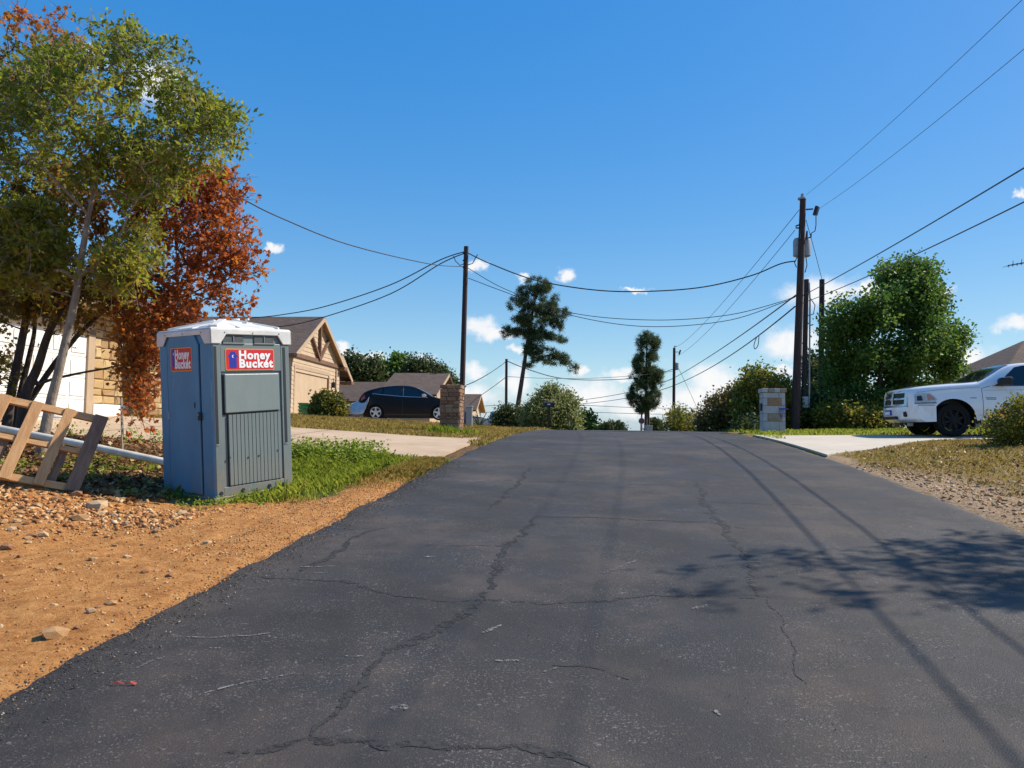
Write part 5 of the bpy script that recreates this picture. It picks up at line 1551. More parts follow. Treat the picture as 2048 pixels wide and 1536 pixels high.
def wheel(parent, x, y, r, w, sd, rim_mat, rim_r, spokes, sw, disc=None):
    t = MB(); c = (x, y, r)
    wl = lathe_y(t, c, [(rim_r, -sd * w * .3), (rim_r * 1.02, sd * w * .42), (r * .86, sd * w * .5), (r * .97, sd * w * .42), (r, sd * w * .25), (r, -sd * w * .3), (r * .95, -sd * w * .48), (rim_r, -sd * w * .5)], cap=False)
    wh = t.build('wheel', M['tyre'], parent, smooth=35)
    rm = MB(); lathe_y(rm, c, [(rim_r, sd * w * .40), (rim_r * 1.0, sd * w * .47), (rim_r * .90, sd * w * .46), (rim_r * .86, sd * w * .22), (rim_r * .85, -sd * .02)], cap=False)
    rm.build('rim', rim_mat, wh, smooth=35)
    MB_ = MB(); lathe_y(MB_, c, [(rim_r * .84, sd * w * .05), (rim_r * .84, sd * w * .02)]); MB_.build('brake_disc', M['black_trim'], wh)
    for k in range(spokes):
        a = 2 * math.pi * k / spokes + .3
        d = Vector((math.cos(a), 0, math.sin(a))); o = Vector(c) + Vector((0, sd * w * .38, 0))
        q = MB(); n_ = Vector((0, 1, 0)); tv = n_.cross(d)
        p0, p1 = o + d * rim_r * .12 + n_ * sd * .012, o + d * rim_r * .92
        vs = []
        for p, hw in ((p0, sw * .55), (p1, sw * .5)):
            for e in (-1, 1):
                vs.append(p + tv * e * hw); vs.append(p + tv * e * hw * .7 - n_ * sd * .05)
        q.add(vs, [(0, 1, 3, 2), (4, 5, 7, 6), (0, 2, 6, 4), (1, 3, 7, 5), (0, 1, 5, 4), (2, 3, 7, 6)])
        q.build('spoke', rim_mat, wh)
    hb = MB(); lathe_y(hb, c, [(rim_r * .20, sd * w * .34), (rim_r * .19, sd * w * .45), (rim_r * .12, sd * w * .47)]); hb.build('hub_cap', rim_mat, wh, smooth=40)
    return wh

def box_on(parent, name, x0, x1, y0, y1, z0, z1, mat, bevel=.01): return MB().bx(min(x0, x1), max(x0, x1), min(y0, y1), max(y0, y1), z0, z1).build(name, mat, parent, bevel=bevel)

def pickup_truck():
    Y = 19.3
    fw = P(1904, 873, Y)
    yaw = R_(-6)
    # nose points to -X: local x runs from the nose to the tail
    t = thing('pickup_truck', 'white pickup truck with black wheels parked on the right driveway', 'truck')
    wx = 1.02
    hw = 1.0
    zg = gz(fw.x, fw.y) + .035
    Rm = Matrix.Rotation(yaw, 4, 'Z')
    # the near front wheel's outer face sits at fw
    t.matrix_world = Matrix.Translation((fw.x, fw.y, zg)) @ Rm @ Matrix.Translation((-wx, .86, 0))
    r = .425
    top = [(0, 1.17), (.06, 1.235), (.30, 1.295), (.8, 1.35), (1.45, 1.395), (1.62, 1.41), (1.75, 1.46), (2.05, 1.63), (2.35, 1.81), (2.55, 1.885), (2.9, 1.93), (3.5, 1.94), (4.3, 1.93), (4.55, 1.88), (4.62, 1.36), (4.75, 1.33), (6.1, 1.33)]
    belt = [(0, 1.02), (.3, 1.10), (1.0, 1.19), (1.6, 1.25), (2.2, 1.29), (4.5, 1.33), (4.62, 1.29), (6.1, 1.29)]
    width = [(0, .86), (.06, .92), (.22, .97), (.6, 1.0), (1.6, 1.005), (6.1, 1.0)]
    low = [(0, .55), (.3, .50), (.6, .46), (1.5, .42), (6.1, .45)]
    c = Car(6.1, top, belt, width, .42, [(wx, r - .01, .555), (wx + 3.56, r - .01, .53)], .42, low)
    body = c.body('body', M['truck_white'], t)
    # glass
    c.side_patch('window', [(2.02, 1.315), (2.12, 1.36), (2.62, 1.80), (2.82, 1.845), (3.16, 1.85), (3.19, 1.82), (3.20, 1.325)], M['glass'], t, label=None)
    c.side_patch('window', [(3.36, 1.33), (3.36, 1.83), (3.40, 1.85), (4.25, 1.84), (4.40, 1.78), (4.42, 1.34)], M['glass'], t)
    c.top_patch('windshield', 1.70, 2.52, .97, M['glass'], t)
    # door seams, handles, badges
    c.seam('door_seam', [(1.74, .50), (1.72, 1.24), (1.92, 1.30)], .011, M['black_trim'], t)
    c.seam('door_seam', [(3.27, .48), (3.28, 1.86)], .011, M['black_trim'], t)
    c.seam('panel_gap', [(.56, .80), (.16, .80)], .012, M['black_trim'], t, off=.016)
    c.seam('sill_crease', [(1.62, .56), (3.25, .56)], .010, M['post_grey'], t)
    c.seam('body_crease', [(1.76, 1.19), (3.26, 1.22)], .008, M['post_grey'], t)
    c.seam('window_trim', [(1.98, 1.305), (3.22, 1.318)], .012, M['black_trim'], t, off=.007)
    for sd in (-1, 1):
        y = sd * c.side_y(2.98, 1.12)
        box_on(t, 'door_handle', 2.90, 3.14, y, y + sd * .035, 1.10, 1.14, M['black_trim'], .012)
        y = sd * c.side_y(1.55, 1.02)
        box_on(t, 'badge', 1.43, 1.58, y, y + sd * .008, .985, 1.0, M['steel_dark'], .001)
        y = sd * c.side_y(1.95, 1.02)
        box_on(t, 'badge', 1.80, 2.05, y, y + sd * .008, .99, 1.005, M['steel_dark'], .001)
        box_on(t, 'badge', 1.82, 2.05, y, y + sd * .008, .955, .97, M['steel_dark'], .001)
        # mirror
        y = sd * c.side_y(2.15, 1.32)
        mi = MB().prism([(2.05, 1.33), (2.36, 1.32), (2.37, 1.50), (2.30, 1.525), (2.10, 1.51), (2.04, 1.45)], lambda a, b, cc: Vector((a, y + sd * (.10 + cc), b)), .17).build('mirror', M['black_trim'], t, bevel=.03)
        MB().beam((2.2, y - sd * .02, 1.34), (2.2, y + sd * .14, 1.39), .09, .06).build('mirror_arm', M['black_trim'], mi)
        # headlamp wraps round the wing
        hl = c.side_patch('headlight', [(.10, .86), (.10, 1.09), (.28, 1.115), (.46, 1.105), (.62, .96), (.57, .875), (.3, .855)], M['lamp_lens'], t, (sd,), off=.012)[0]
        c.side_patch('indicator', [(.40, .93), (.38, 1.08), (.46, 1.09), (.585, .965), (.55, .93)], M['lamp_amber'], hl, (sd,), off=.017)
        c.side_patch('lamp_bezel', [(.09, .835), (.60, .85), (.60, .872), (.09, .857)], M['black_trim'], hl, (sd,), off=.018)
        c.side_patch('lamp_glass', [(.15, .91), (.15, 1.03), (.26, 1.05), (.28, .92)], M['steel_dark'], hl, (sd,), off=.016)
        c.seam('hood_gap', [(.16, 1.135), (.8, 1.21), (1.70, 1.275)], .012, M['post_grey'], t, (sd,), off=.004)
        for q, xw in ((0, wx), (1, wx + 3.56)):
            wheel(t, xw, sd * .845, r, .30, sd, M['black_wheel'], .29, 8, .05)
        # mud flap, running board
        box_on(t, 'mud_flap', wx + .50, wx + .53, sd * .72, sd * .98, .20, .52, M['black_trim'], .01)
        box_on(t, 'running_board', 1.9, 4.2, sd * .86, sd * 1.02, .35, .41, M['black_trim'], .02)
        # dark liner inside the wheel arch
        for xw in (wx, wx + 3.56):
            vs, fs = [], []
            for a in np.linspace(0, math.pi, 19):
                for yy in (.62, .93): vs.append((xw + .548 * math.cos(a), sd * yy, r - .01 + .548 * math.sin(a)))
            for i in range(18): fs.append((2 * i, 2 * i + 1, 2 * i + 3, 2 * i + 2))
            MB().add(vs, fs).build('arch_liner', M['black_trim'], t)
    # hood shape: a raised centre and shut lines
    c.top_patch('hood_bulge', .25, 1.60, .62, M['truck_white'], t, off=.022)
    # grille: dark back, chrome frame and cross bars in front of the nose
    zg0, zg1 = .80, 1.16
    def gx(a, b): return -.085 + .10 * (b - zg0) + .07 * (a / .7) ** 2
    def gp(poly, t0, th, nm, mat, prt): return MB().prism(poly, lambda a, b, cc: Vector((gx(a, b) - t0 - cc, a, b)), th).build(nm, mat, prt, bevel=.006)
    def strip_poly(y0, y1, z0, z1, n=8): return [(y0 + (y1 - y0) * i / n, z0) for i in range(n + 1)] + [(y1 + (y0 - y1) * i / n, z1) for i in range(n + 1)]
    gr = gp(strip_poly(-.70, .70, zg0, zg1), -.12, .12, 'grille', M['black_trim'], t)
    for (y0, y1, z0, z1) in ((-.74, .74, zg1 - .035, zg1 + .035), (-.74, .74, zg0 - .03, zg0 + .04), (-.74, .74, .955, 1.005)):
        gp(strip_poly(y0, y1, z0, z1), .0, .03, 'grille_bar', M['chrome'], gr)
    for (y0, y1) in ((-.74, -.64), (.64, .74), (-.045, .045)):
        gp([(y0, zg0), (y1, zg0), (y1, zg1), (y0, zg1)], .002, .034, 'grille_bar', M['chrome'], gr)
    gp([(.075 * math.cos(q), .98 + .06 * math.sin(q)) for q in np.linspace(0, 2 * math.pi, 13)[:-1]], .036, .012, 'grille_badge', M['chrome'], gr)
    # bumper
    bm_ = MB()
    prof = [(-.06, .775), (-.17, .755), (-.19, .60), (-.13, .43), (.0, .36), (.25, .37), (.25, .79)]
    ring = []
    ysn = np.linspace(-1, 1, 21)
    vs, fs = [], []
    for q in ysn:
        y = q * .985; back = .30 * abs(q) ** 4 + .05 * q * q
        for (px_, pz) in prof: vs.append((px_ + back, y, pz + .01 * q * q))
    m = len(prof)
    for i in range(len(ysn) - 1):
        for j in range(m): fs.append((i * m + j, i * m + (j + 1) % m, (i + 1) * m + (j + 1) % m, (i + 1) * m + j))
    fs.append(tuple(range(m))); fs.append(tuple((len(ysn) - 1) * m + j for j in range(m)))
    bp = bm_.add(vs, fs).build('bumper', M['truck_white'], t, smooth=35)
    MB().bx(-.185, -.10, -.44, .44, .44, .52).build('bumper_intake', M['black_trim'], bp, bevel=.01)
    for sd in (-1, 1): 
        c2 = .05 * .70 ** 2 + .3 * .7 ** 4
        MB().bx(-.197 + c2, -.10 + c2, sd * .72 - .055, sd * .72 + .055, .50, .64).build('fog_lamp', M['black_trim'], bp, bevel=.03)
    pl = MB().bx(-.225, -.185, -.17, .17, .55, .69).build('licence_plate', M['sign_blue'], t, bevel=.004)
    MB().bx(-.229, -.2255, -.155, .155, .565, .65).build('plate_face', M['white_paint'], pl)
    # fender side of the bumper reaching the wheel arch
    for sd in (-1, 1):
        c.side_patch('bumper_end', [(.16, .41), (.47, .44), (.55, .70), (.52, .79), (.16, .79)], M['truck_white'], t, (sd,), off=.014)
    MB().bx(.35, 5.9, -.72, .72, .36, .72).build('underbody', M['black_trim'], t)
    MB().bx(.55, wx + .56, -.70, .70, .5, .98).build('wheel_well', M['black_trim'], t)
    ax = MB().tube([(wx, -.8, r), (wx, .8, r)], .06, 10).build('axle', M['steel_dark'], t)
    for sd in (-1, 1): box_on(t, 'tow_hook', .10, .25, sd * .42, sd * .46, .26, .36, M['galv'], .01)
    box_on(t, 'tail_bed', 4.75, 5.98, -.80, .80, 1.334, 1.337, M['black_trim'], 0)
    c.seam('door_highlight', [(2.32, 1.20), (2.86, .86)], .085, M['white_paint'], t, off=.006)  # reflected highlight on the door, painted on as a white band
    return t
pickup_truck()

def hatchback():
    Y = 32
    rw = P(751, 838, Y)
    z0 = gz(rw.x, rw.y) + .03
    t = thing('hatchback_car', 'black hatchback with silver wheels parked across the lawn by the tan house', 'car')
    # nose points to +X
    L = 4.46; wxf, wxr = .95, 3.65
    t.matrix_world = Matrix.Translation((rw.x + (wxr), rw.y + .85, z0)) @ Matrix.Rotation(math.pi, 4, 'Z')
    top = [(0, .62), (.12, .74), (.5, .86), (.95, .955), (1.2, 1.02), (1.6, 1.24), (2.0, 1.42), (2.35, 1.485), (2.7, 1.49), (3.2, 1.45), (3.7, 1.35), (4.1, 1.22), (4.22, 1.15), (4.38, .95), (4.46, .80)]
    belt = [(0, .55), (.3, .72), (.95, .87), (1.4, .93), (2.4, .985), (3.4, 1.06), (4.0, 1.11), (4.3, .95), (4.46, .72)]
    width = [(0, .55), (.12, .70), (.4, .82), (.9, .87), (3.6, .875), (4.1, .83), (4.35, .76), (4.46, .68)]
    low = [(0, .26), (.3, .16), (1.0, .14), (3.6, .14), (4.1, .22), (4.46, .36)]
    c = Car(L, top, belt, width, .19, [(wxf, .30, .345), (wxr, .30, .345)], .34, low)
    c.body('body', M['black_paint'], t)
    c.side_patch('window', [(1.50, 1.00), (2.02, 1.33), (2.30, 1.40), (2.46, 1.41), (2.46, 1.02)], M['glass'], t)
    c.side_patch('window', [(2.56, 1.03), (2.56, 1.41), (3.1, 1.39), (3.32, 1.34), (3.36, 1.09)], M['glass'], t)
    c.side_patch('quarter_window', [(3.42, 1.10), (3.40, 1.325), (3.72, 1.235), (3.84, 1.16), (3.78, 1.135)], M['glass'], t)
    c.top_patch('windshield', 1.14, 1.98, .97, M['glass'], t)
    c.top_patch('rear_window', 3.35, 4.10, .9, M['glass'], t)
    c.seam('window_trim', [(1.46, .975), (2.5, 1.005), (3.4, 1.075), (3.82, 1.115)], .016, M['alloy'], t, off=.008)
    c.seam('door_seam', [(1.55, .30), (1.50, .96)], .01, M['black_trim'], t)
    c.seam('door_seam', [(2.51, .25), (2.51, 1.41)], .03, M['black_trim'], t, off=.007)
    c.seam('window_trim', [(2.50, 1.02), (2.49, 1.40)], .012, M['alloy'], t, off=.009)
    c.seam('sill_strip', [(1.35, .235), (3.28, .235)], .03, M['steel_dark'], t)
    for sd in (-1, 1):
        for x in (2.30, 3.30):
            y = sd * c.side_y(x, .92); box_on(t, 'door_handle', x - .10, x + .10, y, y + sd * .03, .90, .93, M['black_paint'], .01)
        y = sd * c.side_y(1.62, .99)
        MB().prism([(1.50, 1.0), (1.66, .99), (1.69, 1.10), (1.60, 1.13), (1.50, 1.09)], lambda a, b, cc: Vector((a, y + sd * (.06 + cc), b)), .13).build('mirror', M['alloy'], t, bevel=.025)
        c.side_patch('headlight', [(.10, .60), (.10, .66), (.5, .80), (.62, .79), (.45, .66)], M['lamp_lens'], t, (sd,), off=.01)
        c.side_patch('tail_lamp', [(4.10, .92), (4.16, 1.08), (4.30, .94), (4.30, .80)], M['red_lens'], t, (sd,), off=.01)
        for xw in (wxf, wxr): wheel(t, xw, sd * .77, .312, .19, sd, M['alloy'], .235, 5, .075)
    MB().bx(.3, 4.2, -.72, .72, .10, .5).build('underbody', M['black_trim'], t)
    MB().bx(.02, .12, -.4, .4, .33, .44).build('lower_grille', M['black_trim'], t, bevel=.02)
    MB().bx(4.44, 4.475, -.26, .26, .56, .69).build('licence_plate', M['white_paint'], t)
    return t, rw, z0
car, rw, cz = hatchback()

def tarp():
    # crumpled sheet hanging from the hatch and spread out behind the car
    Y = 31.85
    o = P(712, 832, Y)
    t = (0, 0, 0)
    nx, ny = 26, 22
    vs = []
    g = np.random.default_rng(5)
    for i in range(nx):
        f = i / (nx - 1)
        for j in range(ny):
            q = j / (ny - 1)
            # profile from the hatch (f=0) down and out behind
            px = 737 - 54 * f
            ztop = np.interp(f, [0, .25, .6, 1], [786, 794, 804, 811])
            zb = np.interp(f, [0, .15, .4, 1], [803, 826, 829, 826])
            a = P(px, ztop, Y)
            depth = q * 1.75
            drop = max(0, .28 - q) / .28
            z = a.z + (P(px, zb, Y).z - a.z) * drop ** 1.1
            b = (float(fbm(f * 7, q * 6, 12)) - .5) * .16 + (float(fbm(f * 19, q * 15, 13)) - .5) * .06
            vs.append((a.x + b * .5 - (1 - f) * 0, a.y - .10 + depth + b * .6 * (1 if q > .02 else .5), z + b * (.8 if q > .1 else .6)))
    fs = [(i * ny + j, i * ny + j + 1, (i + 1) * ny + j + 1, (i + 1) * ny + j) for i in range(nx - 1) for j in range(ny - 1)]
    ob = MB().add(vs, fs).build('plastic_sheet', M['tarp'], None, smooth=70)
    md = ob.modifiers.new('s', 'SOLIDIFY'); md.thickness = .006
    tag(ob, 'crumpled silver plastic sheet over the tail of the black hatchback', 'sheet')
    # what it rests on
    b = P(702, 838, Y + .5); z = gz(b.x, b.y)
    k = thing('timber_stack', 'low stack of timber offcuts under the silver sheet', 'timber', loc=(b.x, b.y, z))
    for i, (dx, dz, l, a) in enumerate(((-.25, .08, 1.1, .1), (.1, .08, .9, -.1), (-.1, .2, 1.0, .3), (.05, .32, .8, -.2), (-.05, .44, .7, .15))):
        MB().box((dx, 0, dz), (.22, l, .10), Matrix.Rotation(a, 3, 'Z')).build('offcut', M['wood_old_and_shade'] if i % 2 else M['wood_grey'], k, bevel=.01)
tarp()
a, b = P(694, 838, 29.5), P(812, 839, 29.8)
mb = MB().beam((a.x, a.y, gz(a.x, a.y) + .10), (b.x, b.y, gz(b.x, b.y) + .09), .12, .05)
tag(mb.build('plank', M['wood_grey'], None, bevel=.006), 'long weathered plank lying on the lawn before the black car', 'plank')

def small_car(name, label, px, py, Y, scale, mat, yaw, kind):
    p = P(px, py, Y); z0 = gz(p.x, p.y)
    t = thing(name, label, 'car' if kind == 'suv' else 'truck')
    t.matrix_world = Matrix.Translation((p.x, p.y, z0 + .02)) @ Matrix.Rotation(yaw, 4, 'Z') @ Matrix.Diagonal((scale, scale, scale, 1))
    if kind == 'suv':
        top = [(0, .85), (.15, .98), (1.1, 1.10), (1.3, 1.16), (1.75, 1.55), (2.0, 1.66), (3.2, 1.68), (4.1, 1.62), (4.4, 1.4), (4.6, 1.0)]
        belt = [(0, .75), (.5, .93), (1.3, 1.03), (4.4, 1.10), (4.6, .9)]
        gl = [[(1.62, 1.09), (1.95, 1.5), (2.55, 1.56), (2.55, 1.10)], [(2.65, 1.10), (2.65, 1.56), (3.5, 1.54), (3.5, 1.13)], [(3.6, 1.14), (3.6, 1.53), (4.05, 1.48), (4.25, 1.2)]]
        L, ws = 4.6, (.9, 3.6)
    else:
        top = [(0, .9), (.1, 1.0), (1.2, 1.12), (1.4, 1.18), (1.95, 1.62), (2.2, 1.72), (3.2, 1.72), (3.4, 1.65), (3.5, 1.15), (5.2, 1.13)]
        belt = [(0, .8), (.5, .98), (1.4, 1.08), (3.4, 1.12), (3.5, 1.08), (5.2, 1.08)]
        gl = [[(1.72, 1.13), (2.08, 1.52), (2.6, 1.6), (2.6, 1.14)], [(2.7, 1.14), (2.7, 1.6), (3.25, 1.58), (3.3, 1.15)]]
        L, ws = 5.2, (.95, 4.2)
    c = Car(L, top, belt, [(0, .62), (.15, .78), (.5, .88), (L - .4, .88), (L, .78)], .28, [(w_, .34, .40) for w_ in ws], .36, [(0, .38), (.5, .28), (L - .5, .28), (L, .42)])
    c.body('body', mat, t, .06)
    for q in gl: c.side_patch('window', q, M['glass'], t)
    c.top_patch('windshield', top[3][0] + .03, top[4][0] + .1, .95, M['glass'], t)
    for sd in (-1, 1):
        for w_ in ws: wheel(t, w_, sd * .78, .34, .2, sd, M['alloy'], .22, 5, .07)
        c.side_patch('headlight', [(.05, .70), (.05, .85), (.4, .92), (.45, .78)], M['lamp_lens'], t, (sd,), off=.012)
        c.side_patch('tail_lamp', [(L - .28, .82), (L - .28, 1.02), (L - .1, .98), (L - .06, .80)], M['red_lens'], t, (sd,), off=.012)
    MB().bx(.3, L - .3, -.68, .68, .22, .6).build('underbody', M['black_trim'], t)
    return t
small_car('parked_car', 'dark car parked beyond the spiky plant left of the slim pole', 966, 853, 56, .92, M['navy_paint'], R_(205), 'suv')
small_car('parked_pickup', 'silver vehicle half hidden below the round olive shrub', 1066, 862, 52, .85, M['silver_paint'], R_(170), 'pickup')

# recycling bins by the tan house
for (px, w_, hpx, mat, label) in ((608, .42, 26, 'bin_green', 'stack of green crates against the tan garage wall'), (621, .36, 22, 'bin_black', 'black tub next to the green crates by the garage')):
    Y = 32.6; b = on_ground(px, 838, Y)
    t = thing('crate_stack' if mat == 'bin_green' else 'garden_tub', label, 'crates' if mat == 'bin_green' else 'tub', loc=b)
    Hh = hpx / F * Y
    n = 4 if mat == 'bin_green' else 1
    for k in range(n):
        z0, z1 = k * Hh / n, (k + 1) * Hh / n - .015
        q = .02
        vs = [(-w_ / 2 + q, -w_ / 2 + q, z0), (w_ / 2 - q, -w_ / 2 + q, z0), (w_ / 2 - q, w_ / 2 - q, z0), (-w_ / 2 + q, w_ / 2 - q, z0), (-w_ / 2, -w_ / 2, z1), (w_ / 2, -w_ / 2, z1), (w_ / 2, w_ / 2, z1), (-w_ / 2, w_ / 2, z1)]
        o = MB().add(vs, [(0, 1, 2, 3), (4, 5, 6, 7), (0, 1, 5, 4), (1, 2, 6, 5), (2, 3, 7, 6), (3, 0, 4, 7)]).build('crate' if n > 1 else 'tub_wall', M[mat], t, bevel=.012)
        MB().bx(-w_ / 2 - .015, w_ / 2 + .015, -w_ / 2 - .015, w_ / 2 + .015, z1 - .035, z1 + .004).build('rim', M[mat], o if n > 1 else t, bevel=.006)

# ------------------------------------------------------------------ trees and shrubs
LM = {}
LM['ash'] = leafmat('ash_leaves', [(0, (.12, .17, .02)), (.32, (.22, .265, .028)), (.60, (.36, .345, .038)), (.82, (.42, .26, .036)), (1, (.44, .18, .03))], .64)
LM['oak'] = leafmat('oak_leaves', [(0, (.085, .10, .018)), (.25, (.18, .16, .026)), (.45, (.32, .16, .03)), (.65, (.52, .20, .034)), (.85, (.50, .135, .03)), (1, (.31, .075, .034))], .60)
LM['leafy'] = leafmat('leafy_green', [(0, (.05, .105, .02)), (.5, (.095, .185, .032)), (.85, (.17, .25, .042)), (1, (.25, .25, .06))], .48)
LM['pine'] = leafmat('pine_needles', [(0, (.036, .064, .021)), (.5, (.062, .10, .03)), (1, (.12, .14, .04))], .30)
LM['scrub'] = leafmat('scrub_leaves', [(0, (.075, .10, .018)), (.4, (.18, .19, .028)), (.7, (.29, .27, .036)), (.88, (.30, .19, .036)), (1, (.31, .12, .04))], .50)
LM['scrub_red'] = leafmat('scrub_red', [(0, (.10, .11, .022)), (.5, (.19, .15, .035)), (1, (.28, .13, .04))], .36)
LM['scrub_dark'] = leafmat('scrub_dark', [(0, (.032, .055, .016)), (.6, (.075, .10, .026)), (1, (.16, .165, .04))], .34)
LM['olive'] = leafmat('olive_leaves', [(0, (.15, .17, .05)), (.5, (.27, .29, .09)), (1, (.42, .42, .17))], .38)
LM['hedge'] = leafmat('hedge_leaves', [(0, (.05, .075, .012)), (.45, (.14, .15, .02)), (.8, (.30, .24, .03)), (1, (.36, .22, .04))], .3)
LM['weed'] = leafmat('weed_leaves', [(0, (.13, .19, .02)), (.5, (.24, .33, .032)), (.85, (.36, .40, .05)), (1, (.42, .34, .07))], .50)
LM['grass'] = leafmat('green_grass', [(0, (.15, .21, .022)), (.45, (.27, .35, .038)), (.8, (.40, .42, .06)), (1, (.48, .40, .12))], .52)
LM['dry'] = leafmat('dry_grass', [(0, (.19, .20, .036)), (.35, (.34, .265, .058)), (.7, (.46, .315, .095)), (1, (.56, .40, .15))], .32)
LM['litter'] = leafmat('litter', [(0, (.10, .045, .018)), (.4, (.22, .10, .035)), (.75, (.36, .20, .08)), (1, (.48, .32, .16))], .12)
LM['yucca'] = leafmat('yucca_leaves', [(0, (.07, .10, .035)), (1, (.20, .22, .08))], .2)

def tree(name, label, cat, polys, Y, mat, bark, per=40, spread=.28, size=.08, kind='round', trunks=(), thick=.8, depth=None, seed=1, up=.3, rfun=None, group=None, tip=.006, wig=.08, flat=1.0, base=None, mids=2, clump=None, sprays=0):
    """polys: [(outline, number of twigs, distance or None)]; trunks: [(points, radii)] in the world"""
    g = np.random.default_rng(seed)
    cs = []
    for poly, n, yy in polys: cs += crown_points(poly, yy or Y, n, thick, g, depth) if clump is None else crown_clumps(poly, yy or Y, n, thick, g, depth, *clump)
    b = Vector(trunks[0][0][0]) if base is None else base
    t = thing(name, label, cat, loc=b, group=group)
    mb = grow(trunks, cs, g, tip=tip, wig=wig, mids=mids)
    mb.v = [(v[0] - b.x, v[1] - b.y, v[2] - b.z) for v in mb.v]
    lm = make_leaves('crown', [c - b for c in cs], per, spread, size, kind, g, up=up, flat=flat, sprays=sprays, twigs=mb, rfun=(None if rfun is None else (lambda pos, r, g: rfun(pos + np.array(b), r, g))))
    me = bpy.data.meshes.new('trunk'); me.from_pydata(mb.v, [], mb.f)
    for p in me.polygons: p.use_smooth = True
    link('trunk', me, bark, t)
    link('crown', lm, mat, t)
    return t

def path(pix, Y, r0, r1, ground=True, Ys=None):
    pts = [P(x, y, (Ys[i] if Ys else Y)) for i, (x, y) in enumerate(pix)]
    if ground:
        g = gz(pts[0].x, pts[0].y); pts[0].z = min(pts[0].z, g) - .15
    # refine
    out, k = [], 4
    n = len(pts)
    for i in range(n - 1):
        p0, p1, p2_, p3_ = pts[max(i - 1, 0)], pts[i], pts[i + 1], pts[min(i + 2, n - 1)]
        for q in range(k):
            f = q / k
            out.append(.5 * ((2 * p1) + (p2_ - p0) * f + (2 * p0 - 5 * p1 + 4 * p2_ - p3_) * f * f + (3 * p1 - p0 - 3 * p2_ + p3_) * f ** 3))
    out.append(pts[-1])
    m = len(out)
    return out, [r0 + (r1 - r0) * (i / (m - 1)) ** .8 for i in range(m)]


# slender tree with the pale trunk
def ash_r(pos, r, g):
    # leaves low and deep inside have turned first
    h = (pos[:, 2] - 3.0) / 4.0
    return np.clip(r * .76 - .05 + .32 * np.clip(.75 - h, 0, 1), 0, 1)
YA = 11.4
tree('young_tree', 'slender leaning tree with pale trunk and yellow-green leaves behind the pallet', 'tree',
     [([(-60, 120), (0, 95), (60, 85), (150, 70), (165, 50), (205, 44), (300, 30), (318, 62), (300, 95), (345, 95), (385, 100), (382, 165), (430, 178), (452, 178), (498, 228), (492, 268), (462, 292), (436, 322), (452, 335), (396, 340), (350, 400), (300, 430), (262, 400), (215, 470), (120, 440), (0, 430), (-60, 420)], 430, None),
      ([(-60, 420), (0, 400), (110, 420), (130, 520), (100, 600), (40, 580), (-60, 560)], 150, None),
      ([(205, 480), (300, 440), (310, 520), (260, 590), (200, 600), (170, 560)], 60, None)],
     YA, LM['ash'], M['bark_pale'], per=46, spread=.26, size=.092, kind='lance', sprays=6, thick=.62, seed=21, up=.15, rfun=ash_r, clump=(5, .26),
     trunks=[path([(80, 880), (101, 808), (118, 740), (150, 600), (162, 520), (178, 430), (196, 340), (204, 250), (198, 170), (205, 100)], YA, .085, .012),
             path([(158, 552), (190, 530), (235, 480), (262, 420), (290, 380)], YA, .035, .01, False, [YA, YA - .1, YA - .2, YA - .3, YA - .3]),
             path([(192, 352), (245, 300), (290, 270), (350, 240), (390, 225)], YA, .03, .008, False, [YA, YA + .1, YA + .2, YA + .3, YA + .3]),
             path([(178, 430), (130, 380), (80, 330), (30, 280)], YA, .03, .01, False, [YA, YA - .2, YA - .3, YA - .4])])

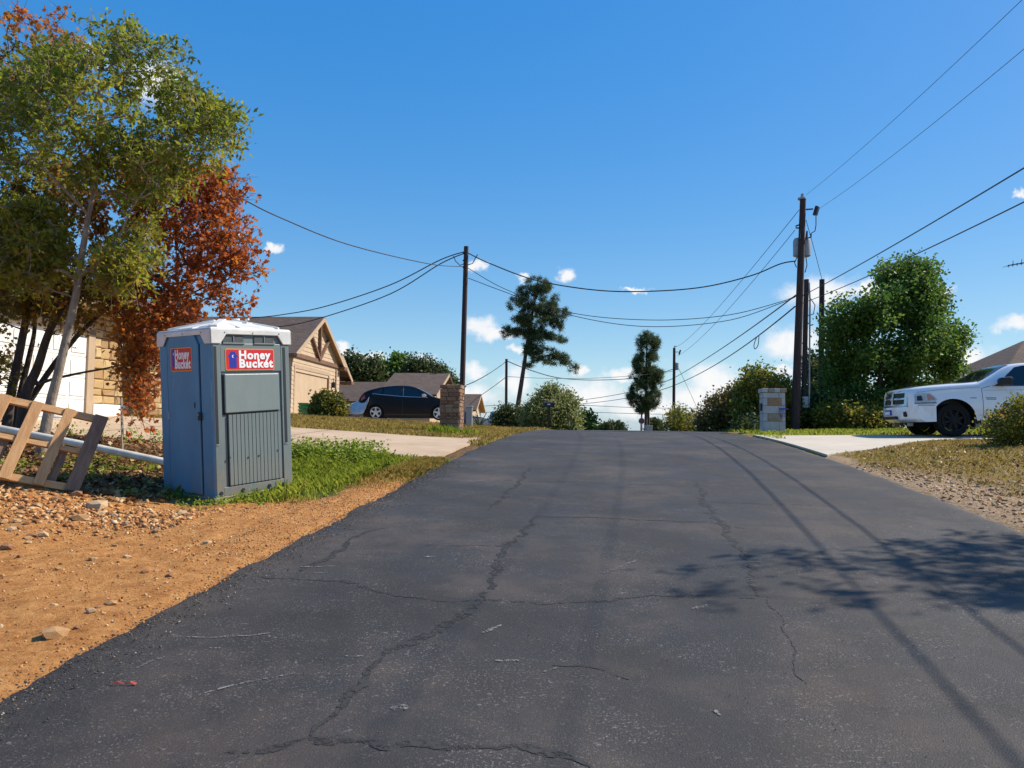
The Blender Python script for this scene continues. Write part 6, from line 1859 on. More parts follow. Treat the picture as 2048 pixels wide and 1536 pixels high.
def oak_r(pos, r, g):
    # the sunny road side and the very top have turned, the shaded left side is still green
    x, z = pos[:, 0], pos[:, 2]
    red = np.clip((x + 7.9) / 1.7, 0, 1) * np.clip((7.0 - z) / 1.1, 0, 1) + np.clip((z - 8.3) / .8, 0, 1)
    return np.clip(.10 + .45 * r + .50 * np.clip(red, 0, 1) - .12 * np.clip((-8.7 - x) / .55, 0, 1), 0, 1)
YB = 13.6
tree('autumn_oak', 'multi-stemmed oak turning rust red behind the slender tree and toilet', 'tree',
     [([(200, 330), (330, 320), (420, 335), (485, 345), (528, 352), (520, 372), (480, 392), (486, 440), (468, 470), (505, 470), (512, 505), (490, 520), (528, 548), (490, 552), (470, 572), (480, 605), (530, 600), (528, 612), (470, 622), (440, 640), (400, 652), (345, 652), (325, 700), (322, 760), (300, 800), (262, 790), (240, 720), (225, 640), (180, 600), (190, 450)], 470, None),
      ([(-40, 90), (0, 110), (8, 40), (30, 0), (45, 4), (42, 40), (62, 62), (100, 30), (112, 40), (98, 70), (122, 78), (128, 22), (140, 28), (142, 70), (170, 120), (150, 200), (60, 210), (-40, 230)], 90, None),
      ([(-60, 420), (0, 400), (120, 470), (190, 560), (170, 650), (140, 690), (110, 620), (60, 640), (20, 640), (-60, 660)], 290, None),
      ([(235, 640), (322, 660), (320, 850), (290, 860), (250, 830), (270, 760), (230, 720)], 34, 13.0),
      ([(-40, 300), (60, 290), (210, 330), (215, 480), (120, 480), (-40, 440)], 110, None),
      ([(0, 690), (30, 680), (28, 760), (10, 790), (-20, 770)], 12, None)],
     YB, LM['oak'], M['bark_dark'], per=28, spread=.28, size=.082, kind='oak', sprays=6, thick=.50, depth=1.5, seed=31, up=.2, rfun=oak_r, tip=.0065, clump=(5, .27),
     trunks=[path([(12, 862), (20, 800), (36, 720), (52, 640), (70, 560), (95, 460), (110, 350), (90, 220), (60, 110)], YB, .095, .02),
             path([(40, 862), (52, 790), (75, 735), (100, 660), (140, 590), (190, 520), (250, 450), (310, 400)], YB - .3, .105, .02),
             path([(30, 865), (38, 800), (58, 715), (70, 650), (60, 580), (20, 480)], YB + .3, .07, .02),
             path([(76, 768), (110, 757), (165, 745), (220, 735), (280, 720)], YB - .3, .034, .012, False),
             path([(60, 800), (130, 700), (210, 620), (300, 560), (390, 520)], YB, .06, .015, False)])

# pines beyond the crest
def pine_tufts(name, centers, g, per, length, mat, parent, b):
    C = np.array([tuple(c - b) for c in centers]); k = np.repeat(np.arange(len(C)), per)
    n = len(k); pos = C[k] + g.normal(size=(n, 3)) * length * .32
    me = leaf_mesh(name, pos, rand_rots(n, g, .25), length * (1 + g.uniform(-.3, .3, n)), 'needle', .5 * g.uniform(0, 1, len(C))[k] + .5 * g.uniform(0, 1, n))
    # widen the needles into visible bundles
    return link(name, me, mat, parent)

def pine(name, label, polys, Y, trunks, seed, thick=.55, per=120, length=.36):
    g = np.random.default_rng(seed); cs = []
    for poly, n in polys: cs += crown_clumps(poly, Y, int(n * 1.9), thick, g, None, 4.2, .30)
    b = Vector(trunks[0][0][0])
    t = thing(name, label, 'tree', loc=b, group='pines beyond the crest')
    mb = grow(trunks, cs, g, tip=.014, wig=.05, up=.3)
    mb.v = [(v[0] - b.x, v[1] - b.y, v[2] - b.z) for v in mb.v]
    me = bpy.data.meshes.new('trunk'); me.from_pydata(mb.v, [], mb.f)
    for p in me.polygons: p.use_smooth = True
    link('trunk', me, M['bark_pine'], t)
    pine_tufts('crown', cs, g, per, length, LM['pine'], t, b)
    return t
pine('leaning_pine', 'tall leaning pine with open crown left of the road crest',
     [([(1060, 556), (1075, 551), (1095, 562), (1104, 580), (1117, 590), (1114, 605), (1106, 622), (1080, 632), (1045, 628), (1020, 622), (1011, 598), (1030, 592), (1036, 572)], 105),
      ([(1022, 628), (1060, 630), (1104, 622), (1125, 612), (1141, 625), (1132, 645), (1124, 664), (1100, 652), (1085, 668), (1060, 672), (1035, 652), (1026, 645)], 84),
      ([(1003, 660), (1012, 652), (1040, 657), (1060, 660), (1085, 664), (1112, 668), (1136, 678), (1130, 690), (1110, 678), (1085, 680), (1060, 684), (1040, 670), (1020, 676), (1006, 678)], 62),
      ([(1048, 690), (1065, 682), (1095, 686), (1118, 704), (1135, 712), (1160, 738), (1158, 752), (1144, 746), (1118, 728), (1085, 726), (1055, 737), (1048, 728)], 74)],
     55, [path([(1028, 858), (1036, 810), (1046, 745), (1054, 690), (1060, 650), (1070, 600), (1076, 560)], 55, .22, .05)], 41, length=.27, per=78)
pine('upright_pine', 'dense narrow pine right of the road crest behind the octagonal sign',
     [([(1290, 662), (1305, 664), (1320, 678), (1319, 692), (1310, 704), (1316, 718), (1314, 732), (1326, 744), (1326, 764), (1318, 780), (1323, 796), (1316, 808), (1306, 818), (1284, 826), (1258, 824), (1250, 812), (1264, 802), (1250, 792), (1258, 782), (1264, 764), (1260, 752), (1268, 740), (1264, 725), (1272, 712), (1268, 694), (1276, 674)], 300)],
     72, [path([(1291, 868), (1292, 820), (1293, 740), (1294, 670)], 72, .2, .04), path([(1297, 868), (1297, 830), (1295, 790)], 72.3, .16, .08), path([(1283, 868), (1283, 838), (1286, 800)], 71.6, .13, .05)], 42, length=.32, per=72)

# big leafy tree by the truck and its neighbours
tree('leafy_tree', 'big bushy green tree with pointed top behind the white truck', 'tree',
     [([(1800, 512), (1815, 512), (1850, 522), (1868, 530), (1866, 552), (1878, 560), (1876, 590), (1896, 608), (1900, 632), (1882, 640), (1895, 660), (1920, 655), (1934, 668), (1926, 690), (1910, 708), (1924, 738), (1900, 760), (1908, 785), (1860, 800), (1850, 862), (1800, 862), (1742, 866), (1690, 864), (1660, 850), (1656, 780), (1650, 700), (1652, 640), (1672, 620), (1680, 588), (1705, 572), (1735, 578), (1760, 588), (1770, 560), (1752, 555), (1772, 528), (1790, 522)], 640, None),
      ([(1790, 520), (1812, 511), (1850, 520), (1868, 532), (1868, 556), (1880, 590), (1840, 610), (1780, 600), (1772, 560), (1756, 554), (1775, 530)], 110, None), ([(1880, 660), (1918, 655), (1932, 668), (1924, 692), (1908, 710), (1922, 738), (1890, 750), (1870, 700)], 50, None)],
     31, LM['leafy'], M['bark_dark'], per=85, spread=.36, size=.125, kind='round', thick=.85, seed=51, up=.35, clump=(9, .40),
     trunks=[path([(1752, 868), (1756, 800), (1765, 720), (1790, 640), (1806, 560)], 31, .13, .03), path([(1745, 868), (1730, 800), (1715, 720), (1700, 640)], 31.2, .10, .03), path([(1770, 868), (1800, 800), (1840, 740), (1870, 690)], 30.8, .10, .03)])
tree('dark_tree', 'dark tree seen between the stub pole and the leafy tree', 'tree',
     [([(1622, 690), (1650, 684), (1672, 700), (1690, 740), (1690, 860), (1630, 862), (1618, 800), (1612, 730)], 150, None)],
     36, LM['scrub_dark'], M['bark_dark'], per=90, spread=.36, size=.13, kind='round', thick=.9, seed=52, clump=(8, .4),
     trunks=[path([(1652, 866), (1652, 790), (1650, 710)], 36, .12, .03)])
SHRUBS = [
    ('roadside_shrub', 'tall yellow-green shrub right behind the block pillar', [(1488, 760), (1500, 745), (1520, 742), (1545, 752), (1575, 762), (1590, 790), (1592, 864), (1520, 866), (1490, 860), (1470, 820), (1478, 780)], 29.5, 'scrub', 230, 61),
    ('roadside_shrub', 'reddish shrub sloping down left of the block pillar', [(1424, 800), (1450, 788), (1480, 775), (1500, 790), (1500, 864), (1440, 866), (1398, 864), (1392, 846), (1410, 820)], 32, 'scrub_red', 150, 62),
    ('roadside_shrub', 'wispy pale shrub beside the distant utility pole', [(1338, 826), (1352, 818), (1378, 812), (1394, 824), (1400, 850), (1396, 866), (1340, 866), (1326, 856)], 46, 'scrub', 70, 63),
    ('roadside_shrub', 'low dark shrub between the stubby post and block pillar', [(1478, 856), (1490, 846), (1508, 848), (1516, 858), (1512, 870), (1476, 872)], 27.5, 'scrub_dark', 40, 64),
    ('roadside_shrub', 'dark undergrowth around the foot of the transformer pole', [(1588, 812), (1608, 796), (1640, 800), (1660, 790), (1664, 862), (1590, 866)], 30.5, 'scrub_dark', 130, 65),
    ('roadside_shrub', 'mixed low brush under the leafy tree left of the truck', [(1630, 818), (1670, 810), (1700, 822), (1740, 820), (1782, 830), (1786, 866), (1636, 866)], 29, 'scrub', 150, 66),
]
for nm, label, poly, Y, mt, n, sd in SHRUBS:
    xs = [p[0] for p in poly]; cx = sum(xs) / len(xs); bot = max(p[1] for p in poly)
    tops = sorted(poly, key=lambda p: p[1])[:3]
    trs = [path([(cx + dx, bot + 2), (cx + dx * 2.2, (bot + tp[1]) / 2), ((tp[0] + cx) / 2 + dx, tp[1] + 14)], Y + dy, .035, .01) for dx, dy, tp in ((-8, 0, tops[0]), (5, .3, tops[1]), (12, -.3, tops[2]))]
    tree(nm, label, 'shrub', [(poly, n, None)], Y, LM[mt], M['bark_dark'], per=70, spread=.34, size=.11, kind='round', thick=1.0, depth=1.2, seed=sd, trunks=trs, group='shrubs along the right verge')

# shrub in front of the truck, loose and leafy
YS = 15.2
tree('verge_shrub', 'loose olive-green shrub in front of the truck at the right edge', 'shrub',
     [([(1965, 850), (1985, 826), (2000, 830), (2020, 812), (2040, 800), (2090, 790), (2120, 830), (2120, 900), (2030, 905), (2000, 895), (1978, 880)], 150, None)], YS, LM['scrub'], M['bark_dark'], per=60, spread=.14, size=.052, kind='round', thick=1.0, depth=.55, seed=71,
     trunks=[path([(2040, 912), (2020, 880), (1990, 850)], YS, .014, .005), path([(2046, 912), (2050, 870), (2040, 820)], YS, .016, .005), path([(2056, 912), (2075, 870), (2090, 820)], YS + .1, .014, .005)])

# hedge plant by the garage, trees behind the houses
tree('garden_bush', 'yellow-green leafy bush beside the tan garage and silver sheet', 'shrub',
     [([(630, 795), (626, 784), (640, 790), (652, 786), (668, 790), (682, 795), (690, 812), (692, 838), (628, 838), (624, 815)], 130, None)], 31, LM['hedge'], M['bark_dark'], per=60, spread=.16, size=.10, kind='round', thick=.9, seed=72,
     trunks=[path([(650, 842), (646, 815), (640, 795)], 31, .03, .01), path([(662, 842), (668, 815), (672, 798)], 31, .03, .01)])
tree('background_tree', 'thin-leaved tree just right of the tan gable', 'tree', [([(686, 716), (700, 704), (712, 712), (726, 728), (742, 716), (756, 724), (762, 770), (720, 772), (698, 752)], 90, None)], 60, LM['scrub_dark'], M['bark_dark'], per=50, spread=.5, size=.22, kind='round', seed=73,
     trunks=[path([(722, 860), (722, 790), (718, 735)], 60, .16, .05)], group='trees behind the houses')
tree('background_tree', 'rounded green tree over the brown roof, middle of the clump', 'tree', [([(745, 730), (770, 718), (800, 716), (820, 726), (828, 772), (745, 772)], 130, None)], 66, LM['leafy'], M['bark_dark'], per=70, spread=.55, size=.24, kind='round', seed=74,
     trunks=[path([(785, 860), (786, 790), (786, 735)], 66, .18, .05)], group='trees behind the houses')
tree('background_tree', 'feathery dark cedar-like tree at the right end of the roof clump', 'tree', [([(818, 726), (845, 722), (868, 724), (885, 742), (905, 758), (914, 764), (900, 778), (820, 776)], 130, None)], 64, LM['scrub_dark'], M['bark_dark'], per=90, spread=.5, size=.26, kind='lance', seed=75,
     trunks=[path([(860, 860), (860, 800), (862, 740)], 64, .16, .05)], group='trees behind the houses')
tree('olive_shrub', 'large round pale olive shrub behind the black mailbox', 'shrub',
     [([(1082, 800), (1090, 785), (1110, 778), (1125, 785), (1145, 800), (1154, 820), (1155, 845), (1148, 864), (1062, 864), (1052, 845), (1056, 825), (1068, 805)], 240, None)], 47, LM['olive'], M['bark_dark'], per=110, spread=.42, size=.20, kind='lance', thick=.9, seed=76,
     trunks=[path([(1100, 868), (1100, 830), (1098, 795)], 47, .10, .03), path([(1108, 868), (1120, 835), (1130, 805)], 47, .08, .03)])
tree('background_shrub', 'dark green shrub at the foot of the slim pole and leaning pine', 'shrub', [([(992, 838), (1000, 822), (1020, 816), (1040, 822), (1056, 838), (1058, 862), (990, 862)], 110, None)], 50, LM['scrub_dark'], M['bark_dark'], per=70, spread=.4, size=.18, kind='lance', seed=77,
     trunks=[path([(1025, 868), (1022, 845), (1020, 828)], 50, .06, .02)])
for (poly, Y, label, sd, mt) in (([(1156, 836), (1165, 826), (1178, 828), (1186, 842), (1190, 862), (1152, 862)], 70, 'small rounded tree at the right foot of the olive shrub', 81, 'leafy'),
                             ([(1202, 852), (1215, 846), (1228, 848), (1240, 850), (1248, 858), (1248, 864), (1200, 864)], 95, 'low far tree top peeping over the middle of the crest', 82, 'scrub_dark'),
                             ([(1302, 846), (1312, 844), (1318, 854), (1316, 866), (1300, 866)], 80, 'small dark tree right behind the pale cabinet', 83, 'scrub_dark')):
    cx = sum(p[0] for p in poly) / len(poly)
    tree('distant_tree', label, 'tree', [(poly, 70, None)], Y, LM[mt], M['bark_dark'], per=60, spread=.45, size=.24, kind='round', seed=sd, trunks=[path([(cx, 872), (cx, 850), (cx, min(p[1] for p in poly) + 6)], Y, .12, .04)], group='small trees past the crest')

# tree standing on the verge to the right of the camera; its shade falls over the road
def shade_tree():
    g = np.random.default_rng(91)
    # place the crown so that its shadow reaches the patch seen on the asphalt
    c = on_road(2030, 1150); gz_ = zr_at(c.x, c.y)
    hgt = 6.2
    cc = Vector((c.x, c.y, gz_)) + SUN_DIR * (hgt / SUN_DIR.z)
    cc = cc + Vector((.35, .05, 0))
    cs = []
    for i in range(150):
        v = Vector(g.normal(size=3).tolist()); v.normalize(); r = g.uniform(.25, 1) ** .5
        cs.append(cc + Vector((v.x * 1.75 * r + .25, v.y * 1.3 * r, v.z * .7 * r)))
    for i in range(12):       # thin outer sprays
        a = g.uniform(-.7, .7)
        cs.append(cc + Vector((-1.5 - g.uniform(0, 1.15), a * 1.1, g.uniform(-.3, .4))))
    px_, py_ = px_of(np.array([tuple(q) for q in cs])); cs = [q for q, a in zip(cs, px_) if a > 2150]
    b = Vector((cc.x + .5, cc.y + .2, gz(cc.x + .5, cc.y + .2) - .1))
    trunk = [b.lerp(cc + Vector((0, 0, .6)), f) for f in np.linspace(0, 1, 10)]
    t = thing('verge_tree', 'small spreading tree on the right verge shading the near road', 'tree', loc=b)
    mb = grow([(trunk, [.13 - .1 * i / 9 for i in range(10)])], cs, g)
    mb.v = [(v[0] - b.x, v[1] - b.y, v[2] - b.z) for v in mb.v]
    me = bpy.data.meshes.new('trunk'); me.from_pydata(mb.v, [], mb.f); link('trunk', me, M['bark_dark'], t)
    link('crown', make_leaves('crown', [c_ - b for c_ in cs], 46, .30, .09, 'lance', g, sprays=5), LM['ash'], t)
shade_tree()

# spiky plant next to the marker post
Y = 30; b = on_ground(958, 852, Y)
t = thing('yucca_plant', 'spiky yucca plant between the grey post and the parked dark car', 'plant', loc=b)
g = random.Random(4)
for k in range(26):
    a = g.uniform(0, 2 * math.pi); e = g.uniform(.25, 1.3); L = g.uniform(.6, .85)
    d = Vector((math.cos(a) * math.cos(e), math.sin(a) * math.cos(e), math.sin(e))); s_ = Vector((-math.sin(a), math.cos(a), 0))
    vs = []
    for f, w in ((0, .03), (.45, .035), (.8, .018), (1, .001)):
        q = d * L * f - Vector((0, 0, .22 * f * f * math.cos(e)))
        vs += [q + s_ * w, q - Vector((0, 0, .012)), q - s_ * w]
    fs = []
    for i in range(3):
        for j in range(2): fs.append((i * 3 + j, i * 3 + j + 1, i * 3 + j + 4, i * 3 + j + 3))
    o = MB().add(vs, fs).build('leaf', LM['yucca'], t)

# ------------------------------------------------------------------ grass, weeds, litter, stones
def scatter_su(n, fn, box, g):
    """n points (s,u) inside box with probability fn"""
    S, U = [], []
    tot = 0
    while tot < n:
        s = g.uniform(box[0], box[1], n); u = g.uniform(box[2], box[3], n)
        ok = g.uniform(0, 1, n) < fn(s, u)
        S.append(s[ok]); U.append(u[ok]); tot += ok.sum()
        if ok.sum() == 0: break
    return np.concatenate(S)[:n], np.concatenate(U)[:n]

def grass(name, label, mat, n, fn, box, h, w, seed, lean=.45):
    g = np.random.default_rng(seed)
    s, u = scatter_su(n, fn, box, g); n = len(s)
    x, y = xy(s, u); z = ground_su(s, u)
    hh = h * (.5 + g.uniform(0, 1, n) ** 1.5) * (.6 + .8 * fbm(s * 1.7, u * 1.7, seed))
    a = g.uniform(0, 2 * np.pi, n); l = g.uniform(.1, 1, n) * lean
    bx_, by_ = np.cos(a), np.sin(a)
    p0 = np.stack([x, y, z - .01], -1)
    side = np.stack([-by_, bx_, 0 * a], -1) * (w * g.uniform(.6, 1.3, n))[:, None]
    mid = p0 + np.stack([bx_ * l * hh * .35, by_ * l * hh * .35, hh * .6], -1)
    tip_ = p0 + np.stack([bx_ * l * hh * 1.1, by_ * l * hh * 1.1, hh * (1 - .25 * l)], -1)
    V = np.stack([p0 - side, p0 + side, mid + side * .7, tip_, mid - side * .7], 1).reshape(-1, 3)
    idx = (np.arange(n) * 5)[:, None] + np.array([0, 1, 2, 3, 4])[None]
    r = np.clip(.6 * fbm(s * 1.3, u * 1.3, seed + 3) + .5 * g.uniform(0, 1, n) - .08, 0, 1)
    o = link(name, np_mesh(name, V, idx.ravel(), np.full(n, 5), r), mat)
    return tag(o, label, 'grass', kind='stuff')

def toilet_mask(s, u):
    # keep plants out of the toilet
    x, y = xy(s, u); c = toilet.matrix_world.translation
    dx, dy = x - c.x, y - c.y; a = R_(35.2)
    lx, ly = dx * math.cos(a) - dy * math.sin(a), dx * math.sin(a) + dy * math.cos(a)
    return ~((np.abs(lx) < .60) & (np.abs(ly) < .60))
def f_lush(s, u):
    w = fbm(s * 1.3, u * 1.3, 40) - .5
    d = np.clip((u + 3.45) / -.5, 0, 1)                 # thins out towards the asphalt
    near = sstep(8.5, 8.9, s + w * 1.0 + .22 * (u + 4.8))
    left = sstep(-5.9, -5.2, u + w)
    return (d * near * left * (s < 13.2)) * toilet_mask(s, u) * (.22 + .78 * sstep(9.2, 10.4, s))
grass('green_grass', 'bright green grass growing between the toilet and the left driveway', LM['grass'], 26000, f_lush, (8, 13.3, -6, -3.3), .115, .0045, 1, .7)
def f_verge(s, u):
    w = fbm(s * 2, u * 2, 44) - .5
    return sstep(-3.7, -3.3, u + w * .4) * (1 - sstep(-3.05, -2.85, u + w * .3)) * sstep(9.5, 11, s + w) * (.25 + .75 * sstep(10.5, 12.5, s))
grass('verge_grass', 'short dry grass along the left edge of the asphalt', LM['dry'], 7000, f_verge, (9, 13.2, -3.9, -2.8), .07, .005, 2, .8)
def f_lawn(s, u): return (1 - sstep(-3.0, -2.7, u)) * (1 - .0 * s) * ((s > 18.65) | (u > -3.25)) * ~((s > 29.3) & (s < 33.3) & (u < -3.3))
grass('left_lawn', 'dry yellowing lawn in front of the black hatchback and tan house', LM['dry'], 60000, f_lawn, (16.5, 29.3, -14, -2.75), .085, .010, 3, .7)
grass('far_lawn', 'dry grass beyond the second driveway running up to the crest', LM['dry'], 16000, f_lawn, (33.3, 52, -12, -2.8), .12, .02, 4, .7)
grass('lawn_tufts', 'greener tufts of grass at the foot of the brown stone pillar', LM['weed'], 1500, lambda s, u: np.exp(-(((s - 20.8) / .35) ** 2 + ((u + 4.5) / .5) ** 2)), (19.8, 22.2, -6, -3.2), .16, .009, 5)
def f_right(s, u):
    w = fbm(s * 1.3, u * 1.3, 40) - .5
    a, b = drive_right_edges(u)
    gravel = (1 - sstep(5.0, 5.9, u + w * 2.2 + .20 * np.maximum(s - 9.5, 0))) * (1 - sstep(11.0, 14.0, s + w * 2))
    return sstep(4.1, 4.5, u + w * .4) * (1 - gravel * .95) * ((s < a - .05) | (s > b + .05)) * (.4 + .6 * fbm(s * .9, u * .9, 90))
grass('right_lawn', 'patchy dry lawn on the right verge before the truck', LM['dry'], 42000, f_right, (6.5, 20.5, 4.0, 13), .055, .0075, 6, .9)
grass('right_lawn_far', 'grass strip along the far side of the right driveway', LM['grass'], 14000, lambda s, u: ((s > 22.05) | (u < 4.4)) * sstep(4.05, 4.3, u), (20, 30, 4.0, 16), .09, .012, 7, .8)

def f_litter(s, u):
    return ((u < -5.3) & (s > 7.9) & (s < 13.2)) * toilet_mask(s, u) * (.3 + .7 * fbm(s * 1.5, u * 1.5, 33))
g = np.random.default_rng(12)
s, u = scatter_su(14000, f_litter, (7.6, 13.2, -11.5, -5.2), g); x, y = xy(s, u)
pos = np.stack([x, y, ground_su(s, u) + .012], -1)
o = link('leaf_litter', leaf_mesh('leaf_litter', pos, rand_rots(len(pos), g, 1.1), .07 * (1 + g.uniform(-.3, .3, len(pos))), 'oak', g.uniform(0, 1, len(pos))), LM['litter'])
tag(o, 'fallen brown oak leaves covering the ground behind the pallet', 'leaves', kind='stuff')
s, u = scatter_su(2600, lambda s, u: f_right(s, u), (7, 17, 4.1, 11), g); x, y = xy(s, u)
pos = np.stack([x, y, ground_su(s, u) + .015], -1)
o = link('fallen_leaves', leaf_mesh('fallen_leaves', pos, rand_rots(len(pos), g, 1.1), .055 * (1 + g.uniform(-.3, .3, len(pos))), 'round', g.uniform(0, 1, len(pos))), LM['litter'])
tag(o, 'fallen tan leaves sprinkled over the right verge', 'leaves', kind='stuff')

def weed_patch(label, n, fn, box, seed, per, hgt, size, name='weed_patch'):
    g = np.random.default_rng(seed); s, u = scatter_su(n, fn, box, g); x, y = xy(s, u); z = ground_su(s, u)
    hh = hgt * g.uniform(.25, 1, n)
    k = np.repeat(np.arange(n), per); f = g.uniform(.15, 1, len(k))
    pos = np.stack([x[k] + g.normal(size=len(k)) * .05, y[k] + g.normal(size=len(k)) * .05, z[k] + hh[k] * f], -1)
    o = link(name, leaf_mesh(name, pos, rand_rots(len(k), g, .7), size * (1 + g.uniform(-.4, .4, len(k))), 'round', .5 * g.uniform(0, 1, n)[k] + .5 * g.uniform(0, 1, len(k))), LM['weed'])
    return tag(o, label, 'weeds', kind='stuff')
weed_patch('leafy weeds growing along the near edge of the left driveway', 520, lambda s, u: np.exp(-((s - 12.4) / .45) ** 2) * sstep(-6.0, -5.0, u) * (u < -3.9), (11.3, 13.3, -6.2, -3.8), 14, 12, .40, .045)
weed_patch('small weeds at the foot of the toilet corner', 80, lambda s, u: np.exp(-(((s - 8.75) / .35) ** 2 + ((u + 4.75) / .55) ** 2)) * toilet_mask(s, u), (7.8, 9.6, -6.0, -3.6), 15, 14, .12, .03)
weed_patch('dark weeds in the shade between pallet and toilet', 70, lambda s, u: np.exp(-(((s - 9.4) / .7) ** 2 + ((u + 7.2) / 1.0) ** 2)) * toilet_mask(s, u), (8.2, 11, -9, -5.6), 16, 12, .16, .04)
weed_patch('weeds beside the marker flags at the driveway edge', 90, lambda s, u: np.exp(-((s - 12.7) / .4) ** 2) * (u < -6), (11.8, 13.2, -10.5, -6), 17, 10, .35, .045)

# stones
def rock_mesh(seed, flat=.6):
    g = np.random.default_rng(seed)
    bm = bmesh.new(); bmesh.ops.create_icosphere(bm, subdivisions=1, radius=.5)
    ax = np.array([1.0, g.uniform(.6, .95), flat * g.uniform(.7, 1.2)])
    pl = [Vector(g.normal(size=3).tolist()).normalized() for _ in range(5)]
    for v in bm.verts:
        v.co += Vector(g.normal(size=3).tolist()) * .05
        for n in pl:
            d = v.co.dot(n)
            if d > .36: v.co -= n * (d - .36)
        v.co = Vector((v.co.x * ax[0], v.co.y * ax[1], v.co.z * ax[2]))
    me = bpy.data.meshes.new('rock'); bm.to_mesh(me); bm.free()
    return me
rocks = []
for k in range(9):
    me = rock_mesh(200 + k, .55); me.materials.append(ROCK[k % 3]); rocks.append(me)

def gravel(name, label, mats, n, fn, box, smin, smax, seed, lift=.25, on_asphalt=False):
    g = np.random.default_rng(seed)
    s, u = scatter_su(n, fn, box, g); n = len(s); x, y = xy(s, u)
    z = ground_su(s, u)
    rd = zroad(s) + .006
    z = np.where((u > UL) & (u < UR), np.maximum(z, rd), z)
    T = np.array([(1, 0, 0), (-1, 0, 0), (0, 1, 0), (0, -1, 0), (0, 0, 1), (0, 0, -1.)]) * .5
    FS = np.array([(0, 2, 4), (2, 1, 4), (1, 3, 4), (3, 0, 4), (2, 0, 5), (1, 2, 5), (3, 1, 5), (0, 3, 5)])
    sz = smin + (smax - smin) * g.uniform(0, 1, n) ** 3
    R3 = rand_rots(n, g, 1.2)
    shape = np.stack([np.ones(n), g.uniform(.55, 1, n), g.uniform(.3, .7, n)], -1)
    V = np.einsum('nij,nkj->nki', R3, T[None] * shape[:, None, :] * (1 + g.uniform(-.25, .25, (n, 6, 3)))) * sz[:, None, None] + np.stack([x, y, z + sz * .3 * lift], -1)[:, None, :]
    idx = ((np.arange(n) * 6)[:, None, None] + FS[None]).ravel()
    r = np.repeat(g.uniform(0, 1, n), 8)
    o = link(name, np_mesh(name, V.reshape(-1, 3), idx, np.full(n * 8, 3), r), mats)
    return tag(o, label, 'gravel', kind='stuff')
PEB = leafmat('pebbles', [(0, (.20, .075, .026)), (.4, (.42, .185, .062)), (.7, (.50, .265, .10)), (.9, (.56, .36, .18)), (1, (.62, .48, .30))], 0.0, .9)
PEB2 = leafmat('pebbles_pale', [(0, (.22, .11, .05)), (.4, (.38, .22, .11)), (.75, (.50, .34, .20)), (1, (.62, .50, .36))], 0.0, .9)
PEB3 = leafmat('pebbles_dark', [(0, (.03, .03, .03)), (.5, (.07, .06, .055)), (.85, (.20, .15, .11)), (1, (.42, .33, .25))], 0.0, .9)
def f_dirt(s, u):
    w = fbm(s * 1.6, u * 1.6, 50)
    return (u < UL + .05 + (w - .5) * .5) * (1 - sstep(8.6, 9.2, s + .08 * (u + 4.8))) * (.25 + .75 * sstep(.4, .7, w)) * toilet_mask(s, u)
gravel('dirt_gravel', 'small stones strewn over the orange dirt shoulder', PEB, 26000, f_dirt, (2.2, 9.2, -9.5, -2.6), .006, .036, 60)
gravel('rubble', 'denser rubble in front of the dirt heap and pallet', PEB, 5200, lambda s, u: np.exp(-((s - 7.25 - .05 * (u + 6)) / .45) ** 2) * (u < -4.3) * (.3 + .7 * fbm(s * 2, u * 2, 51)) * toilet_mask(s, u), (5.8, 8.6, -9.5, -4.0), .02, .10, 61)
gravel('verge_gravel', 'orange gravel strip along the left road edge', PEB, 3000, lambda s, u: np.exp(-((u + 3.3) / .28) ** 2) * (s < 11.5), (6, 11.5, -4.2, -2.7), .008, .03, 62)
gravel('edge_chippings', 'loose dark chippings along the ragged left asphalt edge', PEB3, 9000, lambda s, u: np.exp(-((u + 2.80) / .20) ** 2), (2.2, 13, -3.3, -2.1), .005, .02, 63)
gravel('road_grit', 'loose grit scattered on the asphalt', PEB3, 3500, lambda s, u: .2 + .8 * sstep(.5, .75, fbm(s * 1.2, u * 1.2, 52)), (2.2, 12, -2.8, 3.9), .003, .010, 64)
gravel('limestone_gravel', 'pale limestone gravel on the right verge by the shaded road', PEB2, 3200, lambda s, u: sstep(4.0, 4.25, u) * (1 - sstep(5.0, 6.2, u + (fbm(s * 1.3, u * 1.3, 40) - .5) * 2.2 + .20 * np.maximum(s - 9.5, 0))), (5.5, 13.5, 3.95, 8.0), .015, .085, 65)

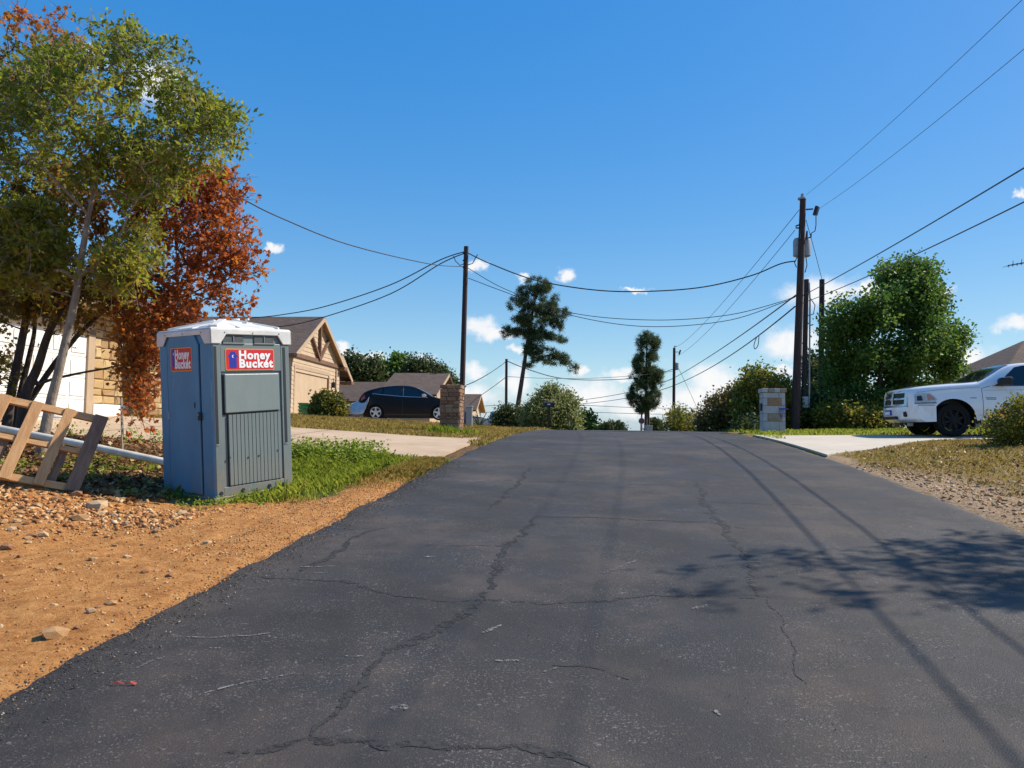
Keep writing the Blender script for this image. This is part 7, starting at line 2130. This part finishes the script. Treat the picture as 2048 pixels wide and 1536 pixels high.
# bigger single stones one can pick out
def put_rock(px, py, size, label=None, k=0, rz=0.0, near=(4, 12)):
    # meet the ground along the view ray
    lo, hi = near
    for i in range(300):
        Y = lo + (hi - lo) * i / 300; p = P(px, py, Y)
        if p.z <= gz(p.x, p.y, True): break
    o = link('rock', rocks[k % 9], None)
    o.location = (p.x, p.y, gz(p.x, p.y, True) + size * .10); o.rotation_euler = (random.uniform(-.2, .2), random.uniform(-.2, .2), rz)
    o.scale = (size, size, size)
    tag(o, label or 'loose orange-brown stone lying on the dirt shoulder', 'rock', 'loose stones on the dirt')
    return o
put_rock(152, 992, .18, 'rounded brown stone just under the pallet corner', 2, .3)
put_rock(196, 1014, .26, 'large flat pale stone at the edge of the toilet shadow', 1, .8)
put_rock(112, 1000, .13, 'reddish round stone left of the pallet foot', 2, 1.4)
put_rock(158, 1040, .20, 'grey-brown stone block below the pallet', 0, .2)
put_rock(380, 1036, .13, 'square reddish stone in front of the toilet corner', 2, .5)
put_rock(362, 1030, .15, 'flat tan stone in front of the toilet door', 1, .1)
put_rock(105, 1276, .17, 'flat brown stone near the lower left road edge', 0, .6)
put_rock(415, 1088, .10, 'pale pebble alone in the middle of the dirt', 1, .6)
put_rock(15, 1099, .17, 'dark flat stone at the left picture edge', 2, .1)
rr = random.Random(8)
for i in range(70):
    t_ = rr.random()
    if t_ < .62: px, py = rr.uniform(0, 330), rr.gauss(1050, 22)
    else: px, py = rr.uniform(0, 520), rr.uniform(1075, 1290)
    if px > 560 or py > 1395 - .6 * px - 30 or (px > 210 and py < 1030): continue
    put_rock(px, py, rr.uniform(.05, .12) * (1 if py < 1080 else .75), ('loose orange-brown', 'loose pale tan', 'loose dark reddish')[i % 3] + (' stone in the rubble below the pallet' if py < 1085 else ' stone out on the open orange dirt'), i, rr.uniform(0, 6))

# scrap of red ribbon on the road
a, b, c = on_road(222, 1380), on_road(248, 1372), on_road(272, 1378)
vs = []
pts = [a, a.lerp(b, .5), b, b.lerp(c, .5), c]
for i, p in enumerate(pts):
    z = zr_at(p.x, p.y) + .006 + (.012 if i in (1, 3) else 0)
    w_ = (.009, .003, .002, .003, .010)[i]
    vs += [(p.x, p.y - w_, z), (p.x, p.y + w_, z + .004)]
o = MB().add(vs, [(2 * i, 2 * i + 1, 2 * i + 3, 2 * i + 2) for i in range(4)]).build('ribbon_scrap', M['ribbon'], None)
md = o.modifiers.new('s', 'SOLIDIFY'); md.thickness = .002
tag(o, 'scrap of red plastic ribbon on the asphalt at lower left', 'ribbon')
